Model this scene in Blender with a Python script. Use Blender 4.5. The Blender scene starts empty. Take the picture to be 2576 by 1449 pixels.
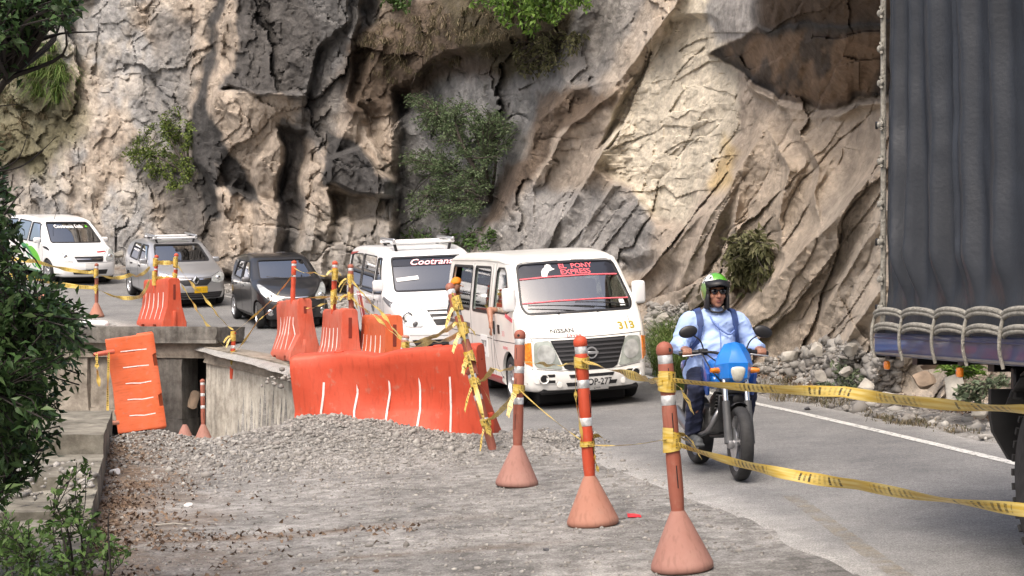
# Mountain road queue beside a cliff: everything is built from code, in metres.
import bpy, bmesh, math, random
import numpy as np
from mathutils import Vector, Matrix
from mathutils.bvhtree import BVHTree
random.seed(7); RNG = np.random.default_rng(7)
scene = bpy.context.scene
COL = scene.collection
R = math.radians

# ------------------------------------------------------------------ camera, sky, sun, exposure
cam_data = bpy.data.cameras.new('camera')
cam = bpy.data.objects.new('camera', cam_data); COL.objects.link(cam)
cam.location = (0, 0, 1.45); cam.rotation_euler = (R(90), 0, 0)
cam_data.sensor_width = 36.0; cam_data.lens = 55.15
cam_data.shift_y = 0.0239
cam_data.clip_start = 0.1; cam_data.clip_end = 2000
scene.camera = cam

world = bpy.data.worlds.new('World'); scene.world = world; world.use_nodes = True
wn = world.node_tree.nodes; wl = world.node_tree.links
SUN_EL, SUN_AZ = 57, 205           # azimuth clockwise from +Y: behind the camera, to its left
sky = wn.new('ShaderNodeTexSky'); sky.sky_type = 'NISHITA'; sky.sun_disc = False
sky.sun_elevation = R(SUN_EL); sky.sun_rotation = R(SUN_AZ)
sky.air_density = 1.0; sky.dust_density = 9.0; sky.ozone_density = 0.6
wl.new(sky.outputs[0], wn['Background'].inputs[0]); wn['Background'].inputs[1].default_value = 0.15
sun_data = bpy.data.lights.new('sun', 'SUN'); sun_data.energy = 0.95; sun_data.angle = R(34); sun_data.color = (1, 0.992, 0.98)
sun = bpy.data.objects.new('sun', sun_data); COL.objects.link(sun)
sd = Vector((math.sin(R(SUN_AZ)) * math.cos(R(SUN_EL)), math.cos(R(SUN_AZ)) * math.cos(R(SUN_EL)), math.sin(R(SUN_EL))))
sun.location = sd * 60; sun.rotation_euler = (-sd).to_track_quat('-Z', 'Y').to_euler()
scene.view_settings.view_transform = 'Standard'; scene.view_settings.look = 'None'
scene.view_settings.exposure = 0.68; scene.view_settings.gamma = 1.0; scene.view_settings.use_curve_mapping = False
scene.render.engine = 'CYCLES'
scene.cycles.max_bounces = 6; scene.cycles.transparent_max_bounces = 12

# ------------------------------------------------------------------ survey helper: bearing (x, y of a 2576 x 1449 sighting) + distance -> point
FS, CX, HY, CZ = 3946.0, 1288.0, 786.0, 1.45
def at(x, y, d): return Vector(((x - CX) / FS * d, d, CZ + (HY - y) / FS * d))

# ------------------------------------------------------------------ object helpers
def tag(o, label=None, cat=None, group=None, kind=None):
    if label: o['label'] = label
    if cat: o['category'] = cat
    if group: o['group'] = group
    if kind: o['kind'] = kind
    return o
def thing(name, label, cat, loc=(0, 0, 0), rot=(0, 0, 0), group=None):
    o = bpy.data.objects.new(name, None); COL.objects.link(o)
    o.location = loc; o.rotation_euler = rot; o.empty_display_size = 0.2
    return tag(o, label, cat, group)
def setmat(me, m):
    if m is None: return
    for q in (m if isinstance(m, (list, tuple)) else [m]): me.materials.append(q)
def obj(name, me, m=None, parent=None, smooth=None, loc=None, rot=None):
    """me: bmesh or mesh. smooth: angle in degrees under which edges shade smooth."""
    if isinstance(me, bmesh.types.BMesh):
        bm = me; me = bpy.data.meshes.new(name); bm.to_mesh(me); bm.free()
    setmat(me, m)
    o = bpy.data.objects.new(name, me); COL.objects.link(o)
    if smooth:
        me.shade_smooth()
        if smooth < 180: me.set_sharp_from_angle(angle=R(smooth))
    if parent is not None: o.parent = parent
    if loc is not None: o.location = loc
    if rot is not None: o.rotation_euler = rot
    return o
def part(name, src, parent, m=None):
    """another part that shares the mesh of src"""
    o = bpy.data.objects.new(name, src.data); COL.objects.link(o); o.parent = parent
    return o
def from_np(name, V, F, m=None, parent=None, smooth=None, uv=None):
    V = np.asarray(V, dtype=np.float32); F = np.asarray(F, dtype=np.int32)
    me = bpy.data.meshes.new(name); n = F.shape[1]
    me.vertices.add(len(V)); me.vertices.foreach_set('co', V.ravel())
    me.loops.add(F.size); me.loops.foreach_set('vertex_index', F.ravel())
    me.polygons.add(len(F)); me.polygons.foreach_set('loop_start', np.arange(0, F.size, n, dtype=np.int32))
    me.polygons.foreach_set('loop_total', np.full(len(F), n, dtype=np.int32))
    if uv is not None:
        l = me.uv_layers.new(name='UVMap'); l.data.foreach_set('uv', np.asarray(uv, dtype=np.float32)[F.ravel()].ravel())
    me.update(calc_edges=True); me.validate()
    return obj(name, me, m, parent, smooth)
def evaluated(o):
    dg = bpy.context.evaluated_depsgraph_get()
    return bpy.data.meshes.new_from_object(o.evaluated_get(dg), depsgraph=dg)
def drop(o):
    me = o.data; t = o.type
    bpy.data.objects.remove(o)
    if t == 'MESH' and me.users == 0: bpy.data.meshes.remove(me)
def box_bm(bm, c, s, bev=0.0, seg=2, M=None):
    r = bmesh.ops.create_cube(bm, size=1.0)
    vs = r['verts']
    for v in vs: v.co = Vector((v.co.x * s[0], v.co.y * s[1], v.co.z * s[2]))
    if bev > 0:
        es = list({e for v in vs for e in v.link_edges})
        g = bmesh.ops.bevel(bm, geom=es, offset=bev, segments=seg, profile=0.5, affect='EDGES')
        vs = list({v for f in g['faces'] for v in f.verts} | {v for v in vs if v.is_valid})
    for v in vs:
        if M is not None: v.co = M @ v.co
        v.co += Vector(c)
    return vs
def box(c, s, bev=0.0, seg=2, M=None):
    bm = bmesh.new(); box_bm(bm, c, s, bev, seg, M); return bm
def lathe_bm(bm, prof, n=24, axis='z', c=(0, 0, 0), close=True):
    rings = []
    for r, z in prof:
        ring = []
        for k in range(n):
            a = 2 * math.pi * k / n
            p = (r * math.cos(a), r * math.sin(a), z)
            if axis == 'x': p = (z, r * math.cos(a), r * math.sin(a))
            elif axis == 'y': p = (r * math.cos(a), z, r * math.sin(a))
            ring.append(bm.verts.new(Vector(p) + Vector(c)))
        rings.append(ring)
    for a, b in zip(rings, rings[1:]):
        for k in range(n):
            bm.faces.new((a[k], a[(k + 1) % n], b[(k + 1) % n], b[k]))
    if close:
        bm.faces.new(list(reversed(rings[0]))); bm.faces.new(rings[-1])
    bmesh.ops.recalc_face_normals(bm, faces=bm.faces)
    return bm
def lathe(prof, n=24, axis='z', c=(0, 0, 0), close=True): return lathe_bm(bmesh.new(), prof, n, axis, c, close)
def tube_bm(bm, pts, r, n=8, close=True):
    pts = [Vector(p) for p in pts]
    rr = r if isinstance(r, (list, tuple)) else [r] * len(pts)
    rings = []; up = None
    for i, p in enumerate(pts):
        t = (pts[min(i + 1, len(pts) - 1)] - pts[max(i - 1, 0)])
        if t.length < 1e-9: t = Vector((0, 0, 1))
        t.normalize()
        if up is None: up = Vector((0, 0, 1)) if abs(t.z) < 0.9 else Vector((1, 0, 0))
        a = t.cross(up)
        if a.length < 1e-4: a = t.cross(Vector((1, 0.3, 0.2)))
        a.normalize(); b = a.cross(t).normalized(); up = b
        rings.append([bm.verts.new(p + rr[i] * (math.cos(2 * math.pi * k / n) * a + math.sin(2 * math.pi * k / n) * b)) for k in range(n)])
    for a, b in zip(rings, rings[1:]):
        for k in range(n): bm.faces.new((a[k], a[(k + 1) % n], b[(k + 1) % n], b[k]))
    if close:
        bm.faces.new(list(reversed(rings[0]))); bm.faces.new(rings[-1])
    return bm
def tube(pts, r, n=8): return tube_bm(bmesh.new(), pts, r, n)
def curve_pts(pts, n=8):
    """Catmull-Rom through pts"""
    P = [Vector(p) for p in pts]; out = []
    for i in range(len(P) - 1):
        a = P[i - 1] if i else 2 * P[0] - P[1]; b = P[i]; c = P[i + 1]
        d = P[i + 2] if i + 2 < len(P) else 2 * P[-1] - P[-2]
        for k in range(n):
            t = k / n
            out.append(0.5 * ((2 * b) + (c - a) * t + (2 * a - 5 * b + 4 * c - d) * t * t + (3 * b - a - 3 * c + d) * t ** 3))
    return out + [P[-1]]
def chaikin(poly, it=2, closed=True):
    for _ in range(it):
        out = []; n = len(poly)
        for i in range(n if closed else n - 1):
            a = poly[i]; b = poly[(i + 1) % n]
            out += [tuple(0.75 * p + 0.25 * q for p, q in zip(a, b)), tuple(0.25 * p + 0.75 * q for p, q in zip(a, b))]
        if not closed: out = [poly[0]] + out + [poly[-1]]
        poly = out
    return poly

# ------------------------------------------------------------------ numpy noise
def h2(ix, iy, s):
    n = (ix.astype(np.int64) * 374761393 + iy.astype(np.int64) * 668265263 + s * 1442695041) & 0x7fffffff
    n = ((n ^ (n >> 13)) * 1274126177) & 0x7fffffff
    n = ((n ^ (n >> 15)) * 2246822519) & 0x7fffffff
    return (n ^ (n >> 14)).astype(np.float64) / 2147483647.0
def vn(x, y, s=0):
    ix = np.floor(x); iy = np.floor(y); fx = x - ix; fy = y - iy
    fx = fx * fx * fx * (fx * (fx * 6 - 15) + 10); fy = fy * fy * fy * (fy * (fy * 6 - 15) + 10)
    a = h2(ix, iy, s); b = h2(ix + 1, iy, s); c = h2(ix, iy + 1, s); d = h2(ix + 1, iy + 1, s)
    return (a * (1 - fx) + b * fx) * (1 - fy) + (c * (1 - fx) + d * fx) * fy
def fbm(x, y, s=0, o=4, g=0.5):
    t = 0; a = 1; n = 0
    for k in range(o):
        t = t + a * vn(x * 2 ** k + 17.3 * k, y * 2 ** k - 9.1 * k, s + k); n += a; a *= g
    return t / n * 2 - 1
def vor(x, y, s=0):
    ix = np.floor(x); iy = np.floor(y)
    f1 = np.full(x.shape, 9.0); f2 = np.full(x.shape, 9.0); cx = np.zeros(x.shape); cy = np.zeros(x.shape); gx = np.zeros(x.shape); gy = np.zeros(x.shape)
    for i in (-1, 0, 1):
        for j in (-1, 0, 1):
            qx = ix + i; qy = iy + j
            px = qx + h2(qx, qy, s); py = qy + h2(qx, qy, s + 11)
            d = np.hypot(px - x, py - y)
            n = d < f1
            f2 = np.where(n, f1, np.minimum(f2, d)); f1 = np.where(n, d, f1)
            cx = np.where(n, qx, cx); cy = np.where(n, qy, cy); gx = np.where(n, x - px, gx); gy = np.where(n, y - py, gy)
    return f1, f2, cx, cy, gx, gy
def facets(x, y, s=0, tilt=0.8, step=0.6):
    """angular broken rock: every cell a tilted plane of its own height; also the distance to the nearest joint"""
    f1, f2, cx, cy, gx, gy = vor(x, y, s)
    z = step * (h2(cx, cy, s + 3) - 0.5) + tilt * ((h2(cx, cy, s + 5) - 0.5) * gx + (h2(cx, cy, s + 7) - 0.5) * gy)
    return z, f2 - f1
def sst(a, b, x):
    t = np.clip((x - a) / (b - a), 0, 1); return t * t * (3 - 2 * t)
def psdf(x, y, poly):
    """signed distance to a polygon, positive inside"""
    d = np.full(x.shape, 1e9); ins = np.zeros(x.shape, dtype=bool); n = len(poly)
    for i in range(n):
        ax, ay = poly[i]; bx, by = poly[(i + 1) % n]
        ex, ey = bx - ax, by - ay
        t = np.clip(((x - ax) * ex + (y - ay) * ey) / (ex * ex + ey * ey + 1e-9), 0, 1)
        d = np.minimum(d, np.hypot(x - ax - t * ex, y - ay - t * ey))
        c = ((ay > y) != (by > y)) & (x < (bx - ax) * (y - ay) / (by - ay + 1e-12) + ax)
        ins ^= c
    return np.where(ins, d, -d)
def lsd(x, y, line):
    """distance to an open line and the side of it (positive on the right hand going along)"""
    d = np.full(x.shape, 1e9); s = np.zeros(x.shape); u = np.zeros(x.shape); n = len(line) - 1
    for i in range(n):
        ax, ay = line[i]; bx, by = line[i + 1]
        ex, ey = bx - ax, by - ay; L = math.hypot(ex, ey)
        t = np.clip(((x - ax) * ex + (y - ay) * ey) / (L * L), 0, 1)
        q = np.hypot(x - ax - t * ex, y - ay - t * ey); m = q < d
        d = np.where(m, q, d); s = np.where(m, (ex * (y - ay) - ey * (x - ax)) / L, s); u = np.where(m, (i + t) / n, u)
    return d, np.sign(s), u

# ------------------------------------------------------------------ materials
def mat(name, col, rough=0.6, metal=0.0, var=0.0, scale=6.0, bump=0.0, bscale=None, coat=0.0, spec=0.5, col2=None, emit=0.0, detail=5.0, lo=0.35, hi=0.65, dist=0.02):
    m = bpy.data.materials.new(name); m.use_nodes = True
    nt = m.node_tree; N = nt.nodes; L = nt.links; b = N['Principled BSDF']
    b.inputs['Roughness'].default_value = rough; b.inputs['Metallic'].default_value = metal
    b.inputs['Coat Weight'].default_value = coat; b.inputs['Coat Roughness'].default_value = 0.06
    b.inputs['Specular IOR Level'].default_value = spec
    c = tuple(col) + (1,)
    b.inputs['Base Color'].default_value = c
    tc = N.new('ShaderNodeTexCoord')
    if var > 0 or col2 is not None:
        n = N.new('ShaderNodeTexNoise'); n.inputs['Scale'].default_value = scale; n.inputs['Detail'].default_value = detail
        L.new(tc.outputs['Object'], n.inputs['Vector'])
        r = N.new('ShaderNodeValToRGB')
        r.color_ramp.elements[0].position = lo; r.color_ramp.elements[1].position = hi
        if col2 is None:
            r.color_ramp.elements[0].color = tuple(max(0, q * (1 - var)) for q in col) + (1,)
            r.color_ramp.elements[1].color = tuple(min(1, q * (1 + var)) for q in col) + (1,)
        else:
            r.color_ramp.elements[0].color = c; r.color_ramp.elements[1].color = tuple(col2) + (1,)
        L.new(n.outputs[0], r.inputs[0]); L.new(r.outputs[0], b.inputs['Base Color'])
    if bump > 0:
        n2 = N.new('ShaderNodeTexNoise'); n2.inputs['Scale'].default_value = bscale or scale * 4; n2.inputs['Detail'].default_value = 6
        L.new(tc.outputs['Object'], n2.inputs['Vector'])
        bp = N.new('ShaderNodeBump'); bp.inputs['Strength'].default_value = bump; bp.inputs['Distance'].default_value = dist
        L.new(n2.outputs[0], bp.inputs['Height']); L.new(bp.outputs[0], b.inputs['Normal'])
    if emit: b.inputs['Emission Color'].default_value = c; b.inputs['Emission Strength'].default_value = emit
    return m
def glass(name, tint, clear, rough=0.02, k=2.4, c=.20):
    """a window pane: mostly mirrors the sky, lets a little of the inside through"""
    m = bpy.data.materials.new(name); m.use_nodes = True
    nt = m.node_tree; N = nt.nodes; L = nt.links; N.remove(N['Principled BSDF']); out = N['Material Output']
    tr = N.new('ShaderNodeBsdfTransparent'); tr.inputs[0].default_value = tuple(t * clear for t in tint) + (1,)
    gl = N.new('ShaderNodeBsdfGlossy'); gl.inputs['Roughness'].default_value = rough; gl.inputs[0].default_value = (1, 1, 1, 1)
    fr = N.new('ShaderNodeFresnel'); fr.inputs[0].default_value = 1.52
    ma = N.new('ShaderNodeMath'); ma.operation = 'MULTIPLY_ADD'; ma.inputs[1].default_value = k; ma.inputs[2].default_value = c; ma.use_clamp = True
    mx = N.new('ShaderNodeMixShader')
    L.new(fr.outputs[0], ma.inputs[0]); L.new(ma.outputs[0], mx.inputs[0]); L.new(tr.outputs[0], mx.inputs[1]); L.new(gl.outputs[0], mx.inputs[2])
    L.new(mx.outputs[0], out.inputs[0])
    return m
M = {}
M['white'] = mat('white_paint', (0.80, 0.81, 0.82), 0.3, coat=0.6, var=0.04, scale=3)
M['white2'] = mat('cream_white_paint', (0.80, 0.80, 0.77), 0.32, coat=0.5, var=0.05, scale=2.5)
M['silver'] = mat('silver_paint', (0.47, 0.48, 0.50), 0.3, metal=0.65, coat=0.6, var=0.03, scale=3)
M['charcoal'] = mat('charcoal_paint', (0.028, 0.029, 0.033), 0.3, metal=0.3, coat=0.8, var=0.1, scale=3)
M['black'] = mat('black_plastic', (0.014, 0.014, 0.016), 0.45, var=0.2, scale=12)
M['rubber'] = mat('tyre_rubber', (0.02, 0.02, 0.021), 0.75, var=0.35, scale=14, bump=0.15, bscale=60)
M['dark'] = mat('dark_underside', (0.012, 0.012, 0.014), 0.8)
M['chrome'] = mat('chrome', (0.75, 0.75, 0.77), 0.12, metal=1.0)
M['alloy'] = mat('wheel_alloy', (0.55, 0.56, 0.58), 0.3, metal=0.8, var=0.1, scale=20)
M['steel'] = mat('grey_steel', (0.28, 0.28, 0.29), 0.4, metal=0.8, var=0.15, scale=10)
M['seat'] = mat('grey_upholstery', (0.06, 0.06, 0.065), 0.85, var=0.2, scale=20)
M['lens'] = mat('headlight_lens', (0.55, 0.58, 0.58), 0.08, metal=0.35, coat=1.0, var=0.25, scale=9)
M['lens2'] = mat('clouded_headlight_lens', (0.36, 0.40, 0.37), 0.12, metal=0.2, coat=1.0, var=0.25, scale=9)
M['amber'] = mat('amber_lens', (0.75, 0.22, 0.02), 0.2, coat=0.8, var=0.3, scale=30)
M['redpaint'] = mat('red_paint', (0.36, 0.02, 0.025), 0.4, coat=0.3)
M['pink'] = mat('faded_red_print', (0.75, 0.12, 0.15), 0.5)
M['gold'] = mat('gold_print', (0.50, 0.38, 0.05), 0.35, metal=0.3)
M['ink'] = mat('black_print', (0.01, 0.01, 0.012), 0.5)
M['greyink'] = mat('grey_print', (0.12, 0.12, 0.13), 0.5)
M['seam'] = mat('panel_gap', (0.05, 0.05, 0.055), 0.8)
M['plate_white'] = mat('white_number_plate', (0.70, 0.70, 0.68), 0.4)
M['plate_yellow'] = mat('yellow_number_plate', (0.72, 0.42, 0.01), 0.4)
M['green'] = mat('bright_green_vinyl', (0.11, 0.48, 0.02), 0.35, coat=0.4)
M['dgreen'] = mat('dark_green_vinyl', (0.02, 0.22, 0.08), 0.35, coat=0.4)
M['bandw'] = mat('white_print', (0.8, 0.8, 0.8), 0.5)
M['glassc'] = glass('clear_side_glass', (0.8, 0.9, 0.86), 0.85, k=.45, c=.0)
M['glass'] = glass('window_glass', (0.75, 0.85, 0.82), 0.75)
M['glassd'] = glass('tinted_window_glass', (0.5, 0.55, 0.55), 0.32)
M['visor'] = mat('dark_sun_strip', (0.02, 0.022, 0.03), 0.15, coat=0.6)

# ================================================================== ground
PATH = [(3.3, -14), (3.2, -6), (3.1, 1), (2.9, 6), (2.6, 9), (2.2, 12.5), (1.6, 16.9), (0.98, 20.3), (-1.0, 27.0), (-4.65, 33.8), (-7.7, 38.5), (-11.6, 43.0), (-17, 46.8), (-25, 50), (-37, 53), (-60, 57)]
PZ = [0.0, 0.04, 0.06, 0.08, 0.10, 0.14, 0.19, 0.25, 0.60, 1.10, 1.56, 2.2, 2.85, 3.6, 4.6, 6.3]
_c = curve_pts([(x, y, z) for (x, y), z in zip(PATH, PZ)], 24)
PX = np.array([p.x for p in _c]); PY = np.array([p.y for p in _c]); PH = np.array([p.z for p in _c])
_tx = np.gradient(PX); _ty = np.gradient(PY); _l = np.hypot(_tx, _ty); _tx /= _l; _ty /= _l
PS = np.concatenate([[0], np.cumsum(np.hypot(np.diff(PX), np.diff(PY)))])
def road_coords(x, y):
    """distance along the lane, offset to its right, height of the lane there"""
    x = np.atleast_1d(np.asarray(x, float)).ravel(); y = np.atleast_1d(np.asarray(y, float)).ravel()
    s = np.empty(len(x)); l = np.empty(len(x)); h = np.empty(len(x))
    for a in range(0, len(x), 20000):
        sl = slice(a, a + 20000)
        i = np.argmin((x[sl, None] - PX) ** 2 + (y[sl, None] - PY) ** 2, axis=1)
        dx = x[sl] - PX[i]; dy = y[sl] - PY[i]
        l[sl] = dx * _ty[i] - dy * _tx[i]; al = dx * _tx[i] + dy * _ty[i]
        s[sl] = PS[i] + al; h[sl] = np.interp(s[sl], PS, PH)
    return s, l, h
HOLE = [(-16, 17.2), (-4.9, 17.8), (-2.6, 18.4), (-1.75, 19.6), (-2.5, 23.9), (-3.7, 26.9), (-5.75, 30.2), (-5.5, 31.2), (-8.3, 32.3), (-16, 34.8)]
def parapet_x(y): return -2.4 - (y - 8.6) * 0.233
def ground_z(x, y, hole=True):
    shp = np.shape(x); x = np.atleast_1d(np.asarray(x, float)).ravel(); y = np.atleast_1d(np.asarray(y, float)).ravel()
    s, l, h = road_coords(x, y)
    z = h + 0.06 * np.clip(l, -4.3, 2.2) + 0.30 * sst(2.3, 4.2, l)
    # loose gravel heaped along the near lip of the washed-out lane
    g = 0.34 * np.exp(-((x + 1.85) / 0.95) ** 2 - ((y - 16.75) / 0.75) ** 2) + 0.22 * np.exp(-((x + 4.0) / 0.6) ** 2 - ((y - 16.6) / 1.0) ** 2)
    g += 0.12 * np.exp(-((x + 2.9) / 0.9) ** 2 - ((y - 16.3) / 0.8) ** 2) + 0.10 * np.exp(-((x + 0.4) / 1.1) ** 2 - ((y - 16.2) / 0.7) ** 2)
    z += g * (1 + 0.25 * fbm(x * 2.2, y * 2.2, 5, 3)) + 0.013 * fbm(x * 1.3, y * 1.3, 3, 4) * sst(-0.3, -1.2, l)
    # the slope falls away beyond the parapet and beyond the outer edge of the far road
    z -= 3.2 * sst(0.55, 2.6, parapet_x(y) - x) * (y < 18.5)
    z -= 4.0 * sst(-5.6, -8.5, l) * (y > 31)
    if hole:
        d = psdf(x, y, HOLE)
        z = np.where(d > -0.03, np.minimum(z, -1.0 + 0.06 * fbm(x * 1.1, y * 1.1, 8, 3) - 0.02 * np.maximum(0, -6.5 - x)), z)
    return z.reshape(shp) if shp else float(z[0])
def gz(x, y): return ground_z(float(x), float(y), False)

def soil_material():
    m = bpy.data.materials.new('dusty_ground'); m.use_nodes = True
    nt = m.node_tree; N = nt.nodes; L = nt.links; b = N['Principled BSDF']; b.inputs['Roughness'].default_value = 0.95; b.inputs['Specular IOR Level'].default_value = 0.15
    tc = N.new('ShaderNodeTexCoord')
    def noise(sc, det=6, rough=0.6):
        n = N.new('ShaderNodeTexNoise'); n.inputs['Scale'].default_value = sc; n.inputs['Detail'].default_value = det; n.inputs['Roughness'].default_value = rough
        L.new(tc.outputs['Object'], n.inputs['Vector']); return n
    def ramp(src, a, b_, ca, cb):
        r = N.new('ShaderNodeValToRGB'); r.color_ramp.elements[0].position = a; r.color_ramp.elements[1].position = b_
        r.color_ramp.elements[0].color = ca + (1,); r.color_ramp.elements[1].color = cb + (1,); L.new(src.outputs[0], r.inputs[0]); return r
    def mix(f, a, c, mode='MIX'):
        x = N.new('ShaderNodeMix'); x.data_type = 'RGBA'; x.blend_type = mode
        if isinstance(f, float): x.inputs[0].default_value = f
        else: L.new(f, x.inputs[0])
        L.new(a, x.inputs[6]); L.new(c, x.inputs[7]); return x
    big = ramp(noise(0.9, 6), 0.36, 0.66, (0.222, 0.221, 0.217), (0.395, 0.392, 0.384))
    med = ramp(noise(7, 8, 0.7), 0.38, 0.62, (0.55, 0.54, 0.53), (1.12, 1.11, 1.10))
    fine = ramp(noise(70, 4, 0.7), 0.36, 0.64, (0.62, 0.61, 0.60), (1.25, 1.24, 1.22))
    spots = ramp(noise(26, 3, 0.5), 0.66, 0.72, (1, 1, 1), (0.40, 0.38, 0.36))
    brown = N.new('ShaderNodeAttribute'); brown.attribute_name = 'brown'
    bc = ramp(noise(16, 6), 0.4, 0.6, (0.085, 0.055, 0.038), (0.21, 0.155, 0.11))
    a = mix(1.0, big.outputs[0], med.outputs[0], 'MULTIPLY'); a = mix(1.0, a.outputs[2], fine.outputs[0], 'MULTIPLY'); a = mix(1.0, a.outputs[2], spots.outputs[0], 'MULTIPLY')
    a = mix(brown.outputs['Fac'], a.outputs[2], bc.outputs[0])
    L.new(a.outputs[2], b.inputs['Base Color'])
    bp = N.new('ShaderNodeBump'); bp.inputs['Strength'].default_value = 0.7; bp.inputs['Distance'].default_value = 0.03
    L.new(noise(38, 8, 0.7).outputs[0], bp.inputs['Height']); L.new(bp.outputs[0], b.inputs['Normal'])
    return m
def asphalt_material():
    m = bpy.data.materials.new('worn_asphalt'); m.use_nodes = True
    nt = m.node_tree; N = nt.nodes; L = nt.links; b = N['Principled BSDF']; b.inputs['Roughness'].default_value = 0.88; b.inputs['Specular IOR Level'].default_value = 0.25
    tc = N.new('ShaderNodeTexCoord')
    def noise(sc, det=6, rough=0.6):
        n = N.new('ShaderNodeTexNoise'); n.inputs['Scale'].default_value = sc; n.inputs['Detail'].default_value = det; n.inputs['Roughness'].default_value = rough
        L.new(tc.outputs['Object'], n.inputs['Vector']); return n
    def ramp(src, a, b_, ca, cb):
        r = N.new('ShaderNodeValToRGB'); r.color_ramp.elements[0].position = a; r.color_ramp.elements[1].position = b_
        r.color_ramp.elements[0].color = ca + (1,); r.color_ramp.elements[1].color = cb + (1,); L.new(src.outputs[0], r.inputs[0]); return r
    def mix(f, a, c, mode='MIX'):
        x = N.new('ShaderNodeMix'); x.data_type = 'RGBA'; x.blend_type = mode
        if isinstance(f, float): x.inputs[0].default_value = f
        else: L.new(f, x.inputs[0])
        L.new(a, x.inputs[6]); L.new(c, x.inputs[7]); return x
    base = ramp(noise(1.1, 5), 0.35, 0.65, (0.140, 0.141, 0.145), (0.195, 0.195, 0.196))
    fine = ramp(noise(95, 4, 0.75), 0.34, 0.66, (0.45, 0.45, 0.46), (1.5, 1.5, 1.48))
    med = ramp(noise(24, 6, 0.7), 0.35, 0.65, (0.78, 0.78, 0.78), (1.15, 1.15, 1.14))
    a = mix(1.0, base.outputs[0], fine.outputs[0], 'MULTIPLY'); a = mix(1.0, a.outputs[2], med.outputs[0], 'MULTIPLY')
    dust = N.new('ShaderNodeAttribute'); dust.attribute_name = 'dust'
    dn = ramp(noise(5, 7, 0.7), 0.3, 0.7, (0.235, 0.23, 0.222), (0.37, 0.364, 0.352))
    ad = N.new('ShaderNodeMath'); ad.operation = 'ADD'; L.new(dust.outputs['Fac'], ad.inputs[0])
    nn = noise(3.5, 8, 0.7); sb = N.new('ShaderNodeMath'); sb.operation = 'MULTIPLY_ADD'; sb.inputs[1].default_value = 1.5; sb.inputs[2].default_value = -0.75; L.new(nn.outputs[0], sb.inputs[0])
    L.new(sb.outputs[0], ad.inputs[1]); ad.use_clamp = True
    f2 = mix(1.0, dn.outputs[0], fine.outputs[0], 'MULTIPLY')
    mm = N.new('ShaderNodeMath'); mm.operation = 'MULTIPLY'; L.new(ad.outputs[0], mm.inputs[0]); L.new(dust.outputs['Fac'], mm.inputs[1]); mm.use_clamp = True
    a = mix(mm.outputs[0], a.outputs[2], f2.outputs[2])
    L.new(a.outputs[2], b.inputs['Base Color'])
    bp = N.new('ShaderNodeBump'); bp.inputs['Strength'].default_value = 0.5; bp.inputs['Distance'].default_value = 0.01
    L.new(noise(120, 5, 0.7).outputs[0], bp.inputs['Height']); L.new(bp.outputs[0], b.inputs['Normal'])
    return m
M['soil'] = soil_material(); M['asphalt'] = asphalt_material()

def grid_faces(nx, ny):
    i = np.arange(nx * ny).reshape(ny, nx)
    return np.stack([i[:-1, :-1], i[:-1, 1:], i[1:, 1:], i[1:, :-1]], -1).reshape(-1, 4)
def add_attr(o, name, val):
    a = o.data.attributes.new(name, 'FLOAT', 'POINT'); a.data.foreach_set('value', np.asarray(val, np.float32).ravel())
gx_ = np.unique(np.round(np.concatenate([np.linspace(-400, -16, 20), np.arange(-16, 8.01, 0.10), np.linspace(8, 400, 24)]), 4))
gy_ = np.unique(np.round(np.concatenate([np.linspace(-400, -12, 20), np.arange(-12, 6, 0.6), np.arange(6, 33.5, 0.10), np.arange(33.5, 62, 0.35), np.linspace(62, 600, 20)]), 4))
GX, GY = np.meshgrid(gx_, gy_); GZ = ground_z(GX, GY)
s_, l_, h_ = road_coords(GX, GY); L2 = l_.reshape(GX.shape); S2 = s_.reshape(GX.shape)
ROAD_L = lambda s: np.interp(s, [0, 24, 29, 33, 37, 42, 60, 160], [-1.0, -0.9, -1.3, -2.1, -2.6, -2.9, -3.2, -3.2])   # left edge of the asphalt along the lane
under = (L2 > ROAD_L(S2) + 0.15) & (L2 < 2.35)
GZ = GZ - 0.03 * under
ground = from_np('ground', np.stack([GX, GY, GZ], -1).reshape(-1, 3), grid_faces(len(gx_), len(gy_)), M['soil'], None, 180)
px_ = parapet_x(GY)
br = np.clip(1.25 - (GX - px_) / (0.55 + 0.5 * fbm(GX * 1.2, GY * 0.8, 21, 3) + 0.35), 0, 1) * (GX > px_ - 3) * (GY < 17)
br = np.clip(br * (0.75 + 0.9 * fbm(GX * 3, GY * 3, 22, 4)), 0, 1)
band = np.exp(-((GY - 10.9 - 0.25 * (GX + 2)) / 0.12) ** 2) * sst(0.2, -1.2, GX) + 0.7 * np.exp(-((GY - 9.95 - 0.1 * GX) / 0.08) ** 2) * sst(0.9, -0.6, GX)
br = np.maximum(br, band * np.clip(0.6 + 1.4 * fbm(GX * 4, GY * 4, 23, 4), 0, 1))
br = np.maximum(br, 0.75 * sst(2.6, 3.1, L2) * (L2 < 6) * np.clip(0.35 + 1.3 * fbm(GX * 1.6, GY * 1.6, 31, 4), 0, 1))
add_attr(ground, 'brown', br)
tag(ground, kind='structure')

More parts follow.
